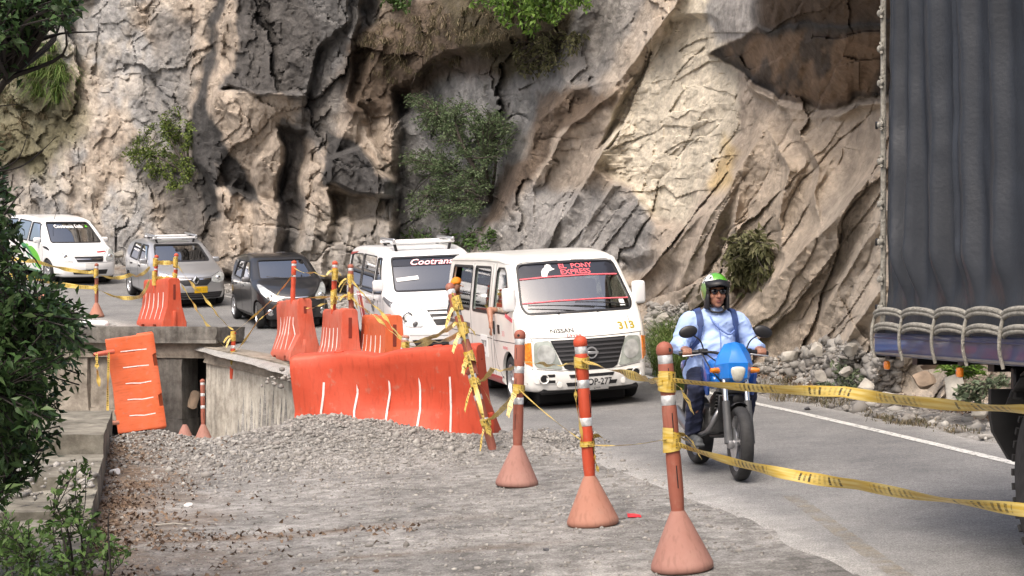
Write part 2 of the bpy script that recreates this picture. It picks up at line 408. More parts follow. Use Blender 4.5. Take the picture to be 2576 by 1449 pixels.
# asphalt sheet along the lane
ns, nl = 900, 60
ss = np.linspace(2, 95, ns); u = np.linspace(0, 1, nl)
SS, U = np.meshgrid(ss, u, indexing='ij')
lo = ROAD_L(SS) + 0.10 * fbm(SS * 1.4, SS * 0 + 3, 9, 4); hi = 2.32 + 0.10 * fbm(SS * 1.1, SS * 0 + 9, 14, 4)
LL = lo + (hi - lo) * U
cx_ = np.interp(SS, PS, PX); cy_ = np.interp(SS, PS, PY); tx_ = np.interp(SS, PS, _tx); ty_ = np.interp(SS, PS, _ty)
RX = cx_ + LL * ty_; RY = cy_ - LL * tx_
RZ = np.interp(SS, PS, PH) + 0.06 * np.clip(LL, -4.3, 2.2) + 0.30 * sst(2.3, 4.2, LL) + 0.004
RZ -= 0.055 * (U == 0) + 0.055 * (U == 1)
road = from_np('road', np.stack([RX, RY, RZ], -1).reshape(-1, 3), grid_faces(nl, ns)[:, ::-1], M['asphalt'], None, 180)
add_attr(road, 'dust', np.clip(0.12 + 0.9 * np.exp(-(LL - lo) / 0.30) + 1.0 * np.exp(-(hi - LL) / 0.16) + 0.35 * np.exp(-(LL - lo) / 1.0) + .22 * (1 - np.exp(-((np.abs(LL - .2) - .78) / .30) ** 2)) + .15 * fbm(SS * .35, LL * 1.2, 15, 4), 0, 1))
tag(road, kind='structure')

# white edge line and the worn yellow line, worn through in places
def worn_paint(name, col, thr, sc, soft=0.06):
    m = mat(name, col, 0.7, var=0.12, scale=20); nt = m.node_tree; N = nt.nodes; L = nt.links; b = N['Principled BSDF']
    n = N.new('ShaderNodeTexNoise'); n.inputs['Scale'].default_value = sc; n.inputs['Detail'].default_value = 8; n.inputs['Roughness'].default_value = 0.75
    tc = N.new('ShaderNodeTexCoord'); L.new(tc.outputs['Object'], n.inputs['Vector'])
    r = N.new('ShaderNodeValToRGB'); r.color_ramp.elements[0].position = thr; r.color_ramp.elements[1].position = thr + soft
    L.new(n.outputs[0], r.inputs[0]); L.new(r.outputs[0], b.inputs['Alpha']); return m
def line_strip(name, s0, s1, l01, w, m):
    ss = np.linspace(s0, s1, int((s1 - s0) * 5)); V = []
    for q in ss:
        l0 = np.interp(q, [s0, s1], l01)
        x = np.interp(q, PS, PX); y = np.interp(q, PS, PY); tx = np.interp(q, PS, _tx); ty = np.interp(q, PS, _ty); h = np.interp(q, PS, PH)
        for l in (l0 - w / 2, l0 + w / 2): V.append((x + l * ty, y - l * tx, h + 0.06 * min(l, 2.2) + 0.009))
    n = len(ss); F = [(2 * i, 2 * i + 1, 2 * i + 3, 2 * i + 2) for i in range(n - 1)]
    o = from_np(name, V, F, m); tag(o, kind='structure'); return o
M['lane_white'] = worn_paint('worn_white_line_paint', (0.52, 0.52, 0.50), 0.40, 22)
M['lane_yellow'] = worn_paint('faded_yellow_line_paint', (0.30, 0.25, 0.16), 0.42, 7, 0.5)
line_strip('road_edge_line', 3, 90, (1.78, 1.78), 0.105, M['lane_white'])
line_strip('road_centre_line', 21.5, 25.5, (-0.72, -0.30), 0.12, M['lane_yellow'])

# ================================================================== cliff: a relief surface, sampled on bearings from the road
def cliff():
    x = np.arange(-360, 2901, 3.0); y = np.arange(-330, 1131, 3.0)
    X, Y = np.meshgrid(x, y)
    foot_x = [-420, -200, 0, 200, 400, 550, 700, 850, 1000, 1150, 1300, 1450, 1640, 1800, 2000, 2200, 2400, 2700, 3000]
    foot_d = [54.5, 52.5, 51, 49, 47, 45, 43.5, 41.5, 39.5, 36.5, 33.5, 30.5, 27.2, 24.6, 21.6, 19.2, 17.4, 15.2, 13.5]
    Df = np.interp(X, foot_x, foot_d)
    wx = 24 * fbm(X / 95, Y / 95, 40, 4); wy = 24 * fbm(X / 95 + 9, Y / 95, 41, 4)
    XW, YW = X + wx, Y + wy                                # roughened outlines
    XS, YS = X + 0.45 * wx, Y + 0.45 * wy
    batter = np.interp(X, [0, 500, 900, 1300, 1600, 1900, 2200, 2600], [0.12, 0.08, 0.10, 0.16, 0.30, 0.34, 0.42, 0.45])
    zf = np.interp(X, foot_x, [3.9, 3.6, 3.2, 2.6, 2.2, 1.9, 1.6, 1.3, 1.0, .8, .65, .5, .45, .4, .35, .3, .3, .25, .2])
    z0 = CZ + (HY - Y) / FS * Df
    D = Df + batter * np.maximum(0, z0 - zf) - 0.5 * batter * np.clip(zf + 0.3 - z0, 0, 1.2)
    mU = np.cumsum(Df / FS * 3.0, axis=1); mV = (Y - 700) / FS * Df    # metres on the face
    disp = np.zeros(X.shape)
    right = sst(1350, 1650, X + 0.55 * (Y - 300)); left = 1 - right
    # --- broken rock
    wu = 0.9 * fbm(mU * 0.9, mV * 0.9, 50, 5); wv = 0.9 * fbm(mU * 0.9 + 5, mV * 0.9, 51, 5)
    a, ea = facets((mU + wu) * 0.42, (mV + wv) * 0.30, 60, 1.2, 0.7)
    b, eb = facets((mU + wu) * 1.1, (mV + wv) * 0.75, 61, 1.3, 0.5)
    c, ec = facets((mU + 0.4 * wu) * 3.0, (mV + 0.4 * wv) * 2.3, 62, 1.2, 0.35)
    gm = np.clip(0.5 + 1.6 * fbm(mU * 0.35, mV * 0.35, 55, 3), 0, 1)
    disp += left * (0.74 * a + 0.31 * b + 0.12 * c) - left * gm * (0.04 * (1 - sst(0, 0.10, eb)) + 0.12 * (1 - sst(0, 0.06, ea)))
    disp += left * (0.55 * np.abs(fbm(mU * 0.75, mV * 0.22, 56, 5)) - 0.15) + left * 0.22 * fbm(mU * 2.2, mV * 0.9, 57, 5)
    # leaning slabs on the right: the joints run from lower left to upper right
    ang = R(52); su = mU * math.cos(ang) - mV * math.sin(ang); sv = mU * math.sin(ang) + mV * math.cos(ang)
    wu = 0.40 * fbm(mU * 0.8, mV * 0.8, 52, 4); wv = 0.40 * fbm(mU * 0.8 + 5, mV * 0.8, 53, 4)
    ra, rea = facets((sv + wu) * 0.75, (su + wv) * 0.22, 70, 1.1, 0.7)
    rb, reb = facets((sv + wu) * 1.7, (su + wv) * 0.55, 71, 1.2, 0.5)
    rc, rec = facets((mU + 0.3 * wu) * 3.2, (mV + 0.3 * wv) * 2.9, 72, 1.2, 0.3)
    disp += right * (0.42 * ra + 0.20 * rb + 0.06 * rc) - right * (0.02 * (1 - sst(0, 0.08, reb)) + 0.05 * (1 - sst(0, 0.06, rea)))
    # slab edges: long dip slopes broken by crisp steps, the layers of uneven strength
    def strata(freq, amp, seed, warp):
        q = sv * freq + warp * fbm(su * .35, sv * .9, seed, 5); k = np.floor(q); f = q - k
        st = h2(k, np.floor(su * .16 + 3 * h2(k, k * 0, seed)), seed + 1)
        return amp * (f * (.25 + st) + .6 * (st - .5))
    sm = right * np.clip(.55 + 1.5 * fbm(mU * .3, mV * .3, 73, 3), .12, 1)
    crm = sst(-30, 40, psdf(XW, YW, [(1480, 420), (1570, 230), (1690, 60), (1800, 30), (1890, 330), (1800, 430), (1740, 570), (1640, 560)]))
    sm = sm * (1 - .75 * crm); disp += sm * (strata(1.0, .30, 74, .7) + strata(3.1, .07, 75, .8))
    fl, fle = facets((mU + .5 * wu) * 1.5, (mV + .5 * wv) * 3.2, 76, 1.0, .9)
    fl2, fle2 = facets((mU + .3 * wu) * 4.2, (mV + .3 * wv) * 7.5, 77, 1.0, .8)
    flk = sst(-30, 40, psdf(XW, YW, [(1480, 420), (1570, 230), (1690, 60), (1800, 30), (1890, 330), (1800, 430), (1740, 570), (1640, 560)])) + .25 * right
    disp += flk * (.13 * fl + .06 * fl2)
    disp += 0.16 * fbm(mU * 1.3, mV * 1.0, 80, 5) + .028 * fbm(mU * 14, mV * 12, 82, 3) + 0.05 * fbm(mU * 6, mV * 5, 81, 4)
    def blk(poly, amp, w=8, warp=1):
        nonlocal disp
        d = psdf(XW if warp else XS, YW if warp else YS, poly); disp = disp + amp * sst(-w, w, d); return d
    def ridge(line, amp, wl, wr, taper=True):
        """a crest along the line: falls over wl on its left hand, wr on its right"""
        nonlocal disp
        d, s, u = lsd(XS, YS, line); w = np.where(s > 0, wr, wl)
        k = np.exp(-(d / w)) * (np.sin(np.pi * np.clip(u, 0.02, 0.98)) ** 0.5 if taper else 1)
        disp = disp + amp * k
    # --- left buttress stands out from the far wall; its flank is the dark crack
    blk([(548, -500), (1010, -500), (900, 60), (880, 250), (1000, 480), (995, 700), (540, 700), (560, 520), (497, 420), (495, 260), (545, 120)], 1.25, 10)
    blk([(560, -500), (905, -500), (870, 60), (800, 120), (762, 236), (552, 226), (585, 120)], 0.75, 6)           # slab with the level ledge
    d = psdf(XS, YS, [(545, 226), (762, 232), (765, 330), (700, 520), (560, 470), (510, 330)])
    disp += sst(-8, 8, d) * np.clip(0.75 - (Y - 230) / 260.0 * 1.5, -0.8, 0.75)                                        # undercut tan face
    blk([(552, 500), (600, 470), (625, 700), (548, 700)], 0.35, 7); blk([(640, 420), (705, 330), (722, 700), (650, 700)], 0.75, 9)
    blk([(708, 320), (770, 340), (766, 480), (758, 700), (705, 700)], -0.75, 12)                                        # dark recess
    blk([(762, 470), (800, 380), (838, 430), (828, 700), (758, 700)], 0.5, 8)
    d = psdf(XS, YS, [(830, 400), (905, 366), (992, 468), (990, 494), (905, 488), (832, 462)])
    disp += 1.3 * sst(-6, 6, d); blk([(832, 490), (992, 495), (988, 560), (830, 540)], -0.9, 7)
    ridge([(1010, 40), (900, 250), (830, 420), (800, 470)], 0.8, 30, 22)
    ridge([(700, 500), (690, 700)], 0.4, 14, 20); ridge([(800, 480), (780, 700)], 0.4, 14, 20); ridge([(880, 500), (870, 690)], 0.5, 16, 24); ridge([(950, 500), (960, 690)], 0.5, 20, 14)
    # --- grey gully with the shrub
    blk([(1000, 225), (1090, 150), (1420, 80), (1400, 200), (1320, 330), (1285, 480), (1190, 640), (1000, 720), (990, 480)], -1.25, 18)
    blk([(880, 110), (1180, -20), (1520, -200), (1470, 70), (1330, 170), (1100, 190), (960, 290), (870, 280)], 0.5, 34)
    # --- flank of the leaning strata
    ridge([(1200, 640), (1300, 430), (1360, 300), (1440, 220), (1560, 200)], 0.8, 26, 60)
    ridge([(1345, 470), (1440, 300), (1560, 215)], 0.9, 10, 40); ridge([(1340, 640), (1440, 520), (1520, 380), (1580, 300)], 0.8, 8, 30)
    ridge([(1440, 640), (1490, 540), (1560, 440)], 0.5, 8, 26); ridge([(1520, 240), (1700, 20), (1760, -120)], 0.7, 30, 14); ridge([(1480, 460), (1560, 300)], 0.5, 8, 24)
    # --- pale fresh scar
    blk([(1560, 240), (1690, 60), (1800, 40), (1870, 190), (1880, 330), (1770, 420), (1740, 560), (1670, 570), (1590, 480), (1500, 430), (1520, 330)], -0.5, 10)
    # --- great overhang, seen from below
    lip = [(1783, 138), (1800, 126), (1826, 112), (1850, 104), (1905, 66), (1940, 78), (2010, 60), (2120, 70), (2300, 50), (2700, 40), (3010, 40)]
    back = [(1783, 140), (1812, 150), (1850, 176), (1872, 182), (1905, 214), (1945, 232), (1962, 252), (2030, 262), (2060, 278), (2130, 268), (2150, 250), (2230, 240), (2400, 230), (3010, 230)]
    XO = X + .25 * wx; jag = 9 * fbm(X / 26, Y / 60, 95, 4)
    yl = jag + np.interp(XO, [p[0] for p in lip], [p[1] for p in lip]); yb = .8 * jag + np.interp(XO, [p[0] for p in back], [p[1] for p in back])
    dep = np.interp(X, [1780, 1850, 1950, 2100, 2600], [0.3, 1.5, 2.6, 3.0, 2.6])
    t = np.clip((yb - Y) / np.maximum(yb - yl, 4), 0, 1) * (X > 1780)
    oh = sst(1778, 1790, X)
    disp += oh * dep * t - oh * .55 * disp * sst(0, .2, t) * (1 - sst(0, 40, yl - Y)) + oh * .22 * facets(mU * 1.0 + wu, mV * 2.2 + wv, 96, 1.2, .9)[0] * sst(0, .25, t)
    oh2 = sst(1880, 1930, X); disp += oh2 * 1.3 * np.clip((yl - 8 - Y) / 110, 0, 1)
    disp += .5 * np.exp(-((Y - yb - 16) / 9) ** 2) * sst(1850, 1900, X) * (.5 + fbm(mU * 1.2, mV * .4, 97, 3)) * (Y > yb)
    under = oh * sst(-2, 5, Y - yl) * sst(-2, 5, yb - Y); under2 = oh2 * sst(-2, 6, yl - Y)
    # --- folded tan buttresses
    ridge([(1590, 720), (1700, 610), (1800, 500), (1880, 400), (1930, 310)], 0.9, 16, 60)
    ridge([(1690, 760), (1740, 640), (1790, 540), (1860, 430)], 0.7, 10, 34); ridge([(1750, 760), (1770, 640), (1840, 480)], 0.6, 10, 26)
    ridge([(1862, 480), (1850, 560), (1862, 680)], 0.5, 24, 9); ridge([(1930, 330), (1985, 430), (1960, 560), (1985, 680)], 0.55, 26, 12)
    ridge([(1985, 300), (2060, 420), (2052, 520), (2070, 590)], 0.5, 40, 10)
    ridge([(1860, 790), (1960, 690), (2080, 570), (2210, 430), (2300, 330)], 1.0, 14, 110)
    ridge([(2060, 820), (2130, 690), (2210, 560), (2300, 450)], 0.6, 12, 50); ridge([(2090, 950), (2150, 820), (2230, 700)], 0.8, 12, 40)
    ridge([(2190, 990), (2230, 880), (2320, 760)], 0.9, 10, 46); ridge([(2330, 1060), (2400, 940), (2480, 860)], 0.8, 12, 60)
    blk([(1570, 655), (1640, 640), (1700, 690), (1680, 800), (1580, 800)], -0.7, 20); blk([(1840, 610), (1950, 640), (1930, 760), (1860, 770)], -0.8, 22)
    # talus at the foot
    foot_y = np.interp(X, [0, 1300, 1640, 1800, 2000, 2200, 2600], [700, 720, 800, 850, 900, 950, 1000])
    disp += 0.9 * sst(0, 180, Y - foot_y) * (0.7 + 0.5 * fbm(mU * 2.2, mV * 2.2, 90, 4))
    D = D - disp
    P = np.stack([(X - CX) / FS * D, D, CZ + (HY - Y) / FS * D], -1)
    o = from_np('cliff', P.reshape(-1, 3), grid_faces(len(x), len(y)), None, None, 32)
    # --- kinds of rock (their own colours, weathering and stains; the overhang also carries painted shade)
    n1 = fbm(mU * 0.8, mV * 0.5, 100, 5); n2 = fbm(mU * 2.5, mV * 1.4, 101, 5); n3 = fbm(mU * 7, mV * 5, 102, 4)
    TAN, GREY, DARK, CREAM, SAND, BROWN, MOSS, PALE, OCH = [np.array(q) for q in ((.41, .352, .295), (.245, .243, .242), (.085, .083, .083), (.60, .55, .455), (.49, .41, .325), (.17, .12, .085), (.11, .105, .055), (.45, .41, .36), (.50, .36, .13))]
    C = np.ones(X.shape + (3,)) * TAN
    def lay(mask, col):
        nonlocal C
        mask = np.clip(mask, 0, 1)[..., None]; C = C * (1 - mask) + col * mask
    def reg(poly, w=16, edge=0.0): return sst(-w, w, psdf(XW, YW, poly) + edge * 30 * n2)
    lay(sst(-0.15, 0.25, n1 + 0.2) * sst(520, 420, X), GREY * 1.5); lay(sst(230, 100, X) * sst(260, 420, Y) * (0.7 + 0.4 * n2), GREY); lay(sst(-.1, .3, n2) * sst(540, 480, X) * 0.6, PALE)
    lay(reg([(0, 90), (170, 90), (200, 330), (120, 430), (-400, 430), (-400, 90)], 30, 1) * 0.8, MOSS * 1.3)
    lay(reg([(400, 20), (500, 40), (480, 330), (330, 320), (370, 180)], 26, 1) * 0.75, GREY * 0.8)
    lay(reg([(380, 430), (545, 380), (555, 700), (440, 700)], 24, 1) * 0.75, DARK * 1.35)
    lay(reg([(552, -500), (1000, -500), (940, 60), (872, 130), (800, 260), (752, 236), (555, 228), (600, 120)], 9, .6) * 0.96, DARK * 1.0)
    lay(reg([(780, -500), (960, -500), (900, 130), (850, 330), (800, 400), (740, 330), (760, 240), (800, 120)], 18, 1) * 0.85, GREY * 0.62)
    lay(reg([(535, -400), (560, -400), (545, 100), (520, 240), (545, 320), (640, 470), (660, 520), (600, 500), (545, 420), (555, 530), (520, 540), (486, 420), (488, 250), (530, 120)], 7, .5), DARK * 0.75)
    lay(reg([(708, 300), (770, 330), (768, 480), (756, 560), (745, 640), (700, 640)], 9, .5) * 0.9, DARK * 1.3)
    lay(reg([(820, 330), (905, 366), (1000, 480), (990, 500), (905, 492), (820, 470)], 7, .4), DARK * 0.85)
    lay(reg([(835, 500), (990, 496), (985, 700), (760, 700), (770, 560)], 14, .8) * 0.8, PALE * 0.95)
    lay(reg([(690, 600), (1000, 560), (1000, 720), (560, 760), (560, 690)], 20, 1) * 0.5, GREY * 0.9)
    lay(reg([(985, 235), (1090, 170), (1460, 60), (1420, 200), (1330, 330), (1300, 480), (1200, 640), (1190, 760), (990, 760), (992, 480)], 18, .8) * 0.95, GREY * np.array([.70, .725, .75]))
    lay(sst(-.1, .35, n2 + 0.5 * n3) * reg([(985, 235), (1090, 170), (1460, 60), (1330, 330), (1200, 640), (990, 760), (992, 480)], 18, .8) * 0.35, GREY * 1.6)
    lay(reg([(870, 130), (1180, -80), (1540, -200), (1470, 80), (1330, 180), (1100, 200), (980, 300), (870, 290)], 22, 1) * 0.85, BROWN * 0.48)
    lay(reg([(1060, -50), (1540, -200), (1470, 90), (1380, 170), (1290, 190), (1180, 130)], 24, 1) * 0.6, MOSS * 0.55)
    lay(reg([(1330, 330), (1360, 240), (1430, 205), (1570, 200), (1560, 240), (1440, 300), (1350, 440), (1240, 600), (1190, 660), (1230, 520)], 12, .9) * 0.85, BROWN * 0.55)
    lay(reg([(1440, 80), (1560, -300), (1700, -300), (1640, 60), (1540, 210), (1400, 200)], 18, 1) * 0.8, GREY * 1.25)
    lay(reg([(1340, 480), (1560, 460), (1660, 570), (1620, 680), (1200, 760), (1220, 600)], 22, .8) * 0.85, GREY * 1.35)
    lay(reg([(1540, 500), (1620, 520), (1660, 600), (1600, 640), (1530, 600)], 22, 1) * 0.6, GREY * 0.75)
    lay(reg([(1560, 235), (1690, 50), (1800, -60), (1830, 110), (1860, 200), (1880, 330), (1770, 430), (1740, 570), (1660, 560), (1590, 480), (1510, 440), (1500, 350)], 12, .7) * 0.95, CREAM)
    lay(reg([(1500, 200), (1600, 60), (1720, -150), (1780, -150), (1690, 60), (1560, 260)], 14, .6) * 0.5, SAND)
    lay(reg([(1830, 330), (1880, 380), (1850, 460), (1790, 460)], 20, 1) * 0.55, OCH)
    lay(sst(1800, 1950, X) * sst(230, 330, Y) * 0.55, SAND); lay(sst(2000, 2150, X) * sst(420, 560, Y) * 0.5, PALE * 1.05)
    lay(reg([(1790, 40), (1860, -200), (1930, -200), (1905, 80), (1800, 130)], 10, .5) * 0.8, GREY * 1.3)
    lay(reg([(1880, -300), (3000, -300), (3000, 60), (2150, 66), (1905, 84)], 12, .6) * 0.9, GREY * 0.55)
    lay(under * 0.95, BROWN * np.array([.95, .95, .95]) * 1.45); lay(under2 * .92, BROWN * .55); lay(oh2 * np.exp(-((Y - yl) / 12) ** 2) * .95, DARK * .7); lay(under * np.clip(sst(34, 4, Y - yl) + sst(.1, .4, n2), 0, 1) * 0.75, DARK * 0.7); lay(under * sst(24, 4, yb - Y) * .5, GREY * .5); lay(under * sst(46, 8, (yb - Y) + 20 * n2) * sst(1990, 1930, X) * .9, DARK * .55)  # brown stain plus painted shade: darker lip, back-left edge and upper step
    lay(sst(0, 120, Y - foot_y) * 0.6, PALE)
    lay(np.clip(n3 * 1.2 - 0.25, 0, 1) * 0.35 * left, DARK * 1.5)
    C *= (1 + 0.22 * n2 + 0.16 * n3)[..., None]
    joint = np.clip((1 - sst(0, 0.05, ec)) * 0.25 * left, 0, 1); C *= (1 - joint)[..., None]
    C = np.clip(C, 0.01, 0.8)
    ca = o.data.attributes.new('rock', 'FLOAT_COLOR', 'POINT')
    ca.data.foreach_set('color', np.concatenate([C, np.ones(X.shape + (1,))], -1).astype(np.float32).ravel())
    m = bpy.data.materials.new('cliff_rock'); m.use_nodes = True
    nt = m.node_tree; N = nt.nodes; L = nt.links; bs = N['Principled BSDF']; bs.inputs['Roughness'].default_value = 0.92; bs.inputs['Specular IOR Level'].default_value = 0.15
    at_ = N.new('ShaderNodeAttribute'); at_.attribute_name = 'rock'; tc = N.new('ShaderNodeTexCoord')
    no = N.new('ShaderNodeTexNoise'); no.inputs['Scale'].default_value = 3.5; no.inputs['Detail'].default_value = 10; no.inputs['Roughness'].default_value = 0.72; L.new(tc.outputs['Object'], no.inputs['Vector'])
    rp = N.new('ShaderNodeValToRGB'); rp.color_ramp.elements[0].position = 0.3; rp.color_ramp.elements[1].position = 0.7
    rp.color_ramp.elements[0].color = (.62, .62, .62, 1); rp.color_ramp.elements[1].color = (1.3, 1.28, 1.25, 1); L.new(no.outputs[0], rp.inputs[0])
    mx = N.new('ShaderNodeMix'); mx.data_type = 'RGBA'; mx.blend_type = 'MULTIPLY'; mx.inputs[0].default_value = 1; L.new(at_.outputs['Color'], mx.inputs[6]); L.new(rp.outputs[0], mx.inputs[7])
    L.new(mx.outputs[2], bs.inputs['Base Color'])
    bp = N.new('ShaderNodeBump'); bp.inputs['Strength'].default_value = 0.9; bp.inputs['Distance'].default_value = 0.12
    n4 = N.new('ShaderNodeTexNoise'); n4.inputs['Scale'].default_value = 5; n4.inputs['Detail'].default_value = 12; n4.inputs['Roughness'].default_value = 0.7; L.new(tc.outputs['Object'], n4.inputs['Vector'])
    L.new(n4.outputs[0], bp.inputs['Height']); L.new(bp.outputs[0], bs.inputs['Normal'])
    o.data.materials.append(m)
    tag(o, kind='structure')
    return o, (x, y, D)
CLIFF, (CLX, CLY, CLD) = cliff()
def cliff_at(px, py, off=0.0):
    """the point of the cliff on that bearing, moved off metres towards the road"""
    i = int(round((px - CLX[0]) / 3)); j = int(round((py - CLY[0]) / 3))
    i = min(max(i, 0), len(CLX) - 1); j = min(max(j, 0), len(CLY) - 1)
    return at(px, py, CLD[j, i] - off)

# ================================================================== roadworks furniture
def plastic(name, col, fade, rough=0.5):
    """sun-bleached plastic with dust and scuffs"""
    m = bpy.data.materials.new(name); m.use_nodes = True
    nt = m.node_tree; N = nt.nodes; L = nt.links; b = N['Principled BSDF']; b.inputs['Roughness'].default_value = rough; b.inputs['Specular IOR Level'].default_value = 0.35
    tc = N.new('ShaderNodeTexCoord')
    def noise(sc, det):
        n = N.new('ShaderNodeTexNoise'); n.inputs['Scale'].default_value = sc; n.inputs['Detail'].default_value = det; n.inputs['Roughness'].default_value = 0.65; L.new(tc.outputs['Object'], n.inputs['Vector']); return n
    r = N.new('ShaderNodeValToRGB'); r.color_ramp.elements[0].position = 0.35; r.color_ramp.elements[1].position = 0.7
    r.color_ramp.elements[0].color = col + (1,); r.color_ramp.elements[1].color = fade + (1,); L.new(noise(2.2, 6).outputs[0], r.inputs[0])
    r2 = N.new('ShaderNodeValToRGB'); r2.color_ramp.elements[0].position = 0.58; r2.color_ramp.elements[1].position = 0.75
    r2.color_ramp.elements[0].color = (0, 0, 0, 1); r2.color_ramp.elements[1].color = (0.7, 0.7, 0.7, 1); L.new(noise(9, 10).outputs[0], r2.inputs[0])
    mx = N.new('ShaderNodeMix'); mx.data_type = 'RGBA'; L.new(r2.outputs[0], mx.inputs[0]); L.new(r.outputs[0], mx.inputs[6]); mx.inputs[7].default_value = (0.34, 0.20, 0.15, 1)
    mp = N.new('ShaderNodeMapping'); mp.inputs['Scale'].default_value = (34, 34, 5); L.new(tc.outputs['Object'], mp.inputs['Vector'])
    ns = N.new('ShaderNodeTexNoise'); ns.inputs['Scale'].default_value = 1.0; ns.inputs['Detail'].default_value = 6; L.new(mp.outputs[0], ns.inputs['Vector'])
    r3 = N.new('ShaderNodeValToRGB'); r3.color_ramp.elements[0].position = 0.34; r3.color_ramp.elements[1].position = 0.47
    r3.color_ramp.elements[0].color = (0.52, 0.50, 0.48, 1); r3.color_ramp.elements[1].color = (1, 1, 1, 1); L.new(ns.outputs[0], r3.inputs[0])
    m4 = N.new('ShaderNodeMix'); m4.data_type = 'RGBA'; m4.blend_type = 'MULTIPLY'; m4.inputs[0].default_value = 0.32; L.new(mx.outputs[2], m4.inputs[6]); L.new(r3.outputs[0], m4.inputs[7])
    bp = N.new('ShaderNodeBump'); bp.inputs['Strength'].default_value = 0.25; bp.inputs['Distance'].default_value = 0.01; L.new(noise(14, 6).outputs[0], bp.inputs['Height']); L.new(bp.outputs[0], b.inputs['Normal'])
    L.new(m4.outputs[2], b.inputs['Base Color']); return m
M['orange'] = plastic('orange_plastic', (0.50, 0.072, 0.032), (0.54, 0.11, 0.062))
M['orangedeep'] = plastic('deep_red_orange_plastic', (0.49, 0.060, 0.026), (0.55, 0.088, 0.045))
M['orange2'] = plastic('bright_orange_plastic', (0.60, 0.115, 0.036), (0.62, 0.145, 0.065))
M['orange3'] = plastic('faded_orange_plastic', (0.53, 0.095, 0.05), (0.55, 0.17, 0.12))
M['post'] = plastic('faded_post_plastic', (0.28, 0.082, 0.052), (0.33, 0.13, 0.095), 0.6)
M['postbright'] = plastic('bright_post_plastic', (0.50, 0.065, 0.028), (0.52, 0.09, 0.045), 0.55)
M['cone'] = plastic('faded_pink_rubber', (0.30, 0.145, 0.115), (0.37, 0.205, 0.17), 0.75)
M['cone2'] = plastic('salmon_rubber', (0.37, 0.165, 0.115), (0.41, 0.21, 0.155), 0.75)
M['reflect'] = mat('reflective_tape', (0.62, 0.64, 0.66), 0.35, metal=0.2, var=0.3, scale=25)
M['rib'] = mat('white_reflective_stripe', (0.78, 0.70, 0.68), 0.5, var=0.12, scale=14)

def post_profile(h0, H):
    """tubular marker post between h0 and H, swelling between the bands"""
    pr = [(0.035, h0), (0.036, h0 + 0.02)]
    L = H - h0
    for f, r in ((.10, .041), (.16, .043), (.34, .043), (.37, .040), (.385, .039), (.43, .039), (.445, .041), (.48, .043), (.61, .043), (.63, .041), (.645, .039), (.685, .039), (.70, .042), (.74, .044), (.86, .044), (.875, .041), (.88, .039), (.918, .039), (.922, .042), (.935, .048), (.96, .048), (.98, .040), (.993, .024), (1.0, .004)):
        pr.append((r, h0 + L * f))
    return pr
def make_post(root, h0=0.30, H=1.29, m='post', face=-1.2, bands=(.405, .665, .90)):
    L = H - h0
    p = obj('post', lathe(post_profile(h0, H), 20), M[m], root, 40)
    for f in bands:
        z = h0 + L * f; obj('reflective_band', lathe([(0.0405, z - 0.028), (0.042, z - 0.026), (0.042, z + 0.026), (0.0405, z + 0.028)], 20), M['reflect'], root, 40)
    for f in (.23, .53, .80):
        z = h0 + L * f; x, y = 0.041 * math.cos(face), 0.041 * math.sin(face)
        obj('slot', box((x, y, z), (0.006, 0.010, 0.13 if f < .6 else .10), 0.003, 1, Matrix.Rotation(face + math.pi / 2, 3, 'Z')), M['ink'], p)
    x, y = 0.044 * math.cos(face + 0.35), 0.044 * math.sin(face + 0.35)
    obj('eyelet', lathe([(0.011, -0.006), (0.011, 0.004)], 10, 'y', (x, y, h0 + L * .95)), M['ink'], p)
def make_cone(root, m='cone', s=1.0):
    pr = [(0.165, 0.0), (0.176, 0.012), (0.176, 0.035), (0.168, 0.055), (0.130, 0.14), (0.078, 0.255), (0.044, 0.325), (0.038, 0.335), (0.036, 0.30)]
    obj('base_cone', lathe([(r * s, z * s) for r, z in pr], 32), M[m], root, 50)
GP = 'tubular marker posts along the roadworks'
def marker(loc, label, m='post', cm='cone', tilt=(0, 0, 0), H=1.29, cone=True, face=-1.2, bands=(.405, .665, .90)):
    t = thing('marker_post', label, 'marker post', loc, tilt, GP)
    if cone: make_cone(t, cm)
    make_post(t, 0.30 if cone else 0.0, H, m, face, bands); return t
def ground_pt(x, y, d):
    v = at(x, y, d); return Vector((v.x, d, ground_z(v.x, d)))
def on_bearing(x, d): X = (x - CX) / FS * d; return Vector((X, d, ground_z(X, d)))
D1 = on_bearing(1717, 8.83); D2 = on_bearing(1492, 10.65); D3 = on_bearing(1300, 12.95)
marker(D1, 'faded terracotta marker post standing nearest, tape tied round its middle and neck', 'post', 'cone', (0, R(-4.7), 0), face=-1.35)
marker(D2, 'bright red orange marker post on a salmon cone in front of the black grille', 'postbright', 'cone2', (0, R(-4.0), 0), face=-0.6)
marker(D3, 'faded marker post on a pinkish cone, third along the tape by the van front wheel', 'post', 'cone', (0, R(1.2), 0), face=-2.2)
def leaning(p0, p1, label, m='post', H=1.0, face=-1.4, bands=(.405, .665, .90)):
    d = (p1 - p0); L = d.length
    t = thing('marker_post', label, 'marker post', p0, d.to_track_quat('Z', 'Y').to_euler(), GP)
    make_post(t, 0.0, L, m, face, bands); return t
LP0 = at(1246, 1152, 15.5); LP1 = at(1182, 925, 15.7)
leaning(LP0, LP1, 'loose pinkish marker post without a cone leaning against the large dented barrier')
UP0 = at(1196, 945, 15.72); UP1 = at(1129, 712, 16.0)
leaning(UP0, UP1, 'loose marker post lashed on top of the leaning one, wrapped in tape')
FD = on_bearing(243, 36.4); marker(FD, 'lone marker post on the road edge in front of the far white car', 'post', 'cone2', H=1.25)
HD = on_bearing(512, 29.6); marker(HD, 'marker post standing on the floor of the washed-out pit', 'post', 'cone', (0, R(-1), 0), H=1.19)
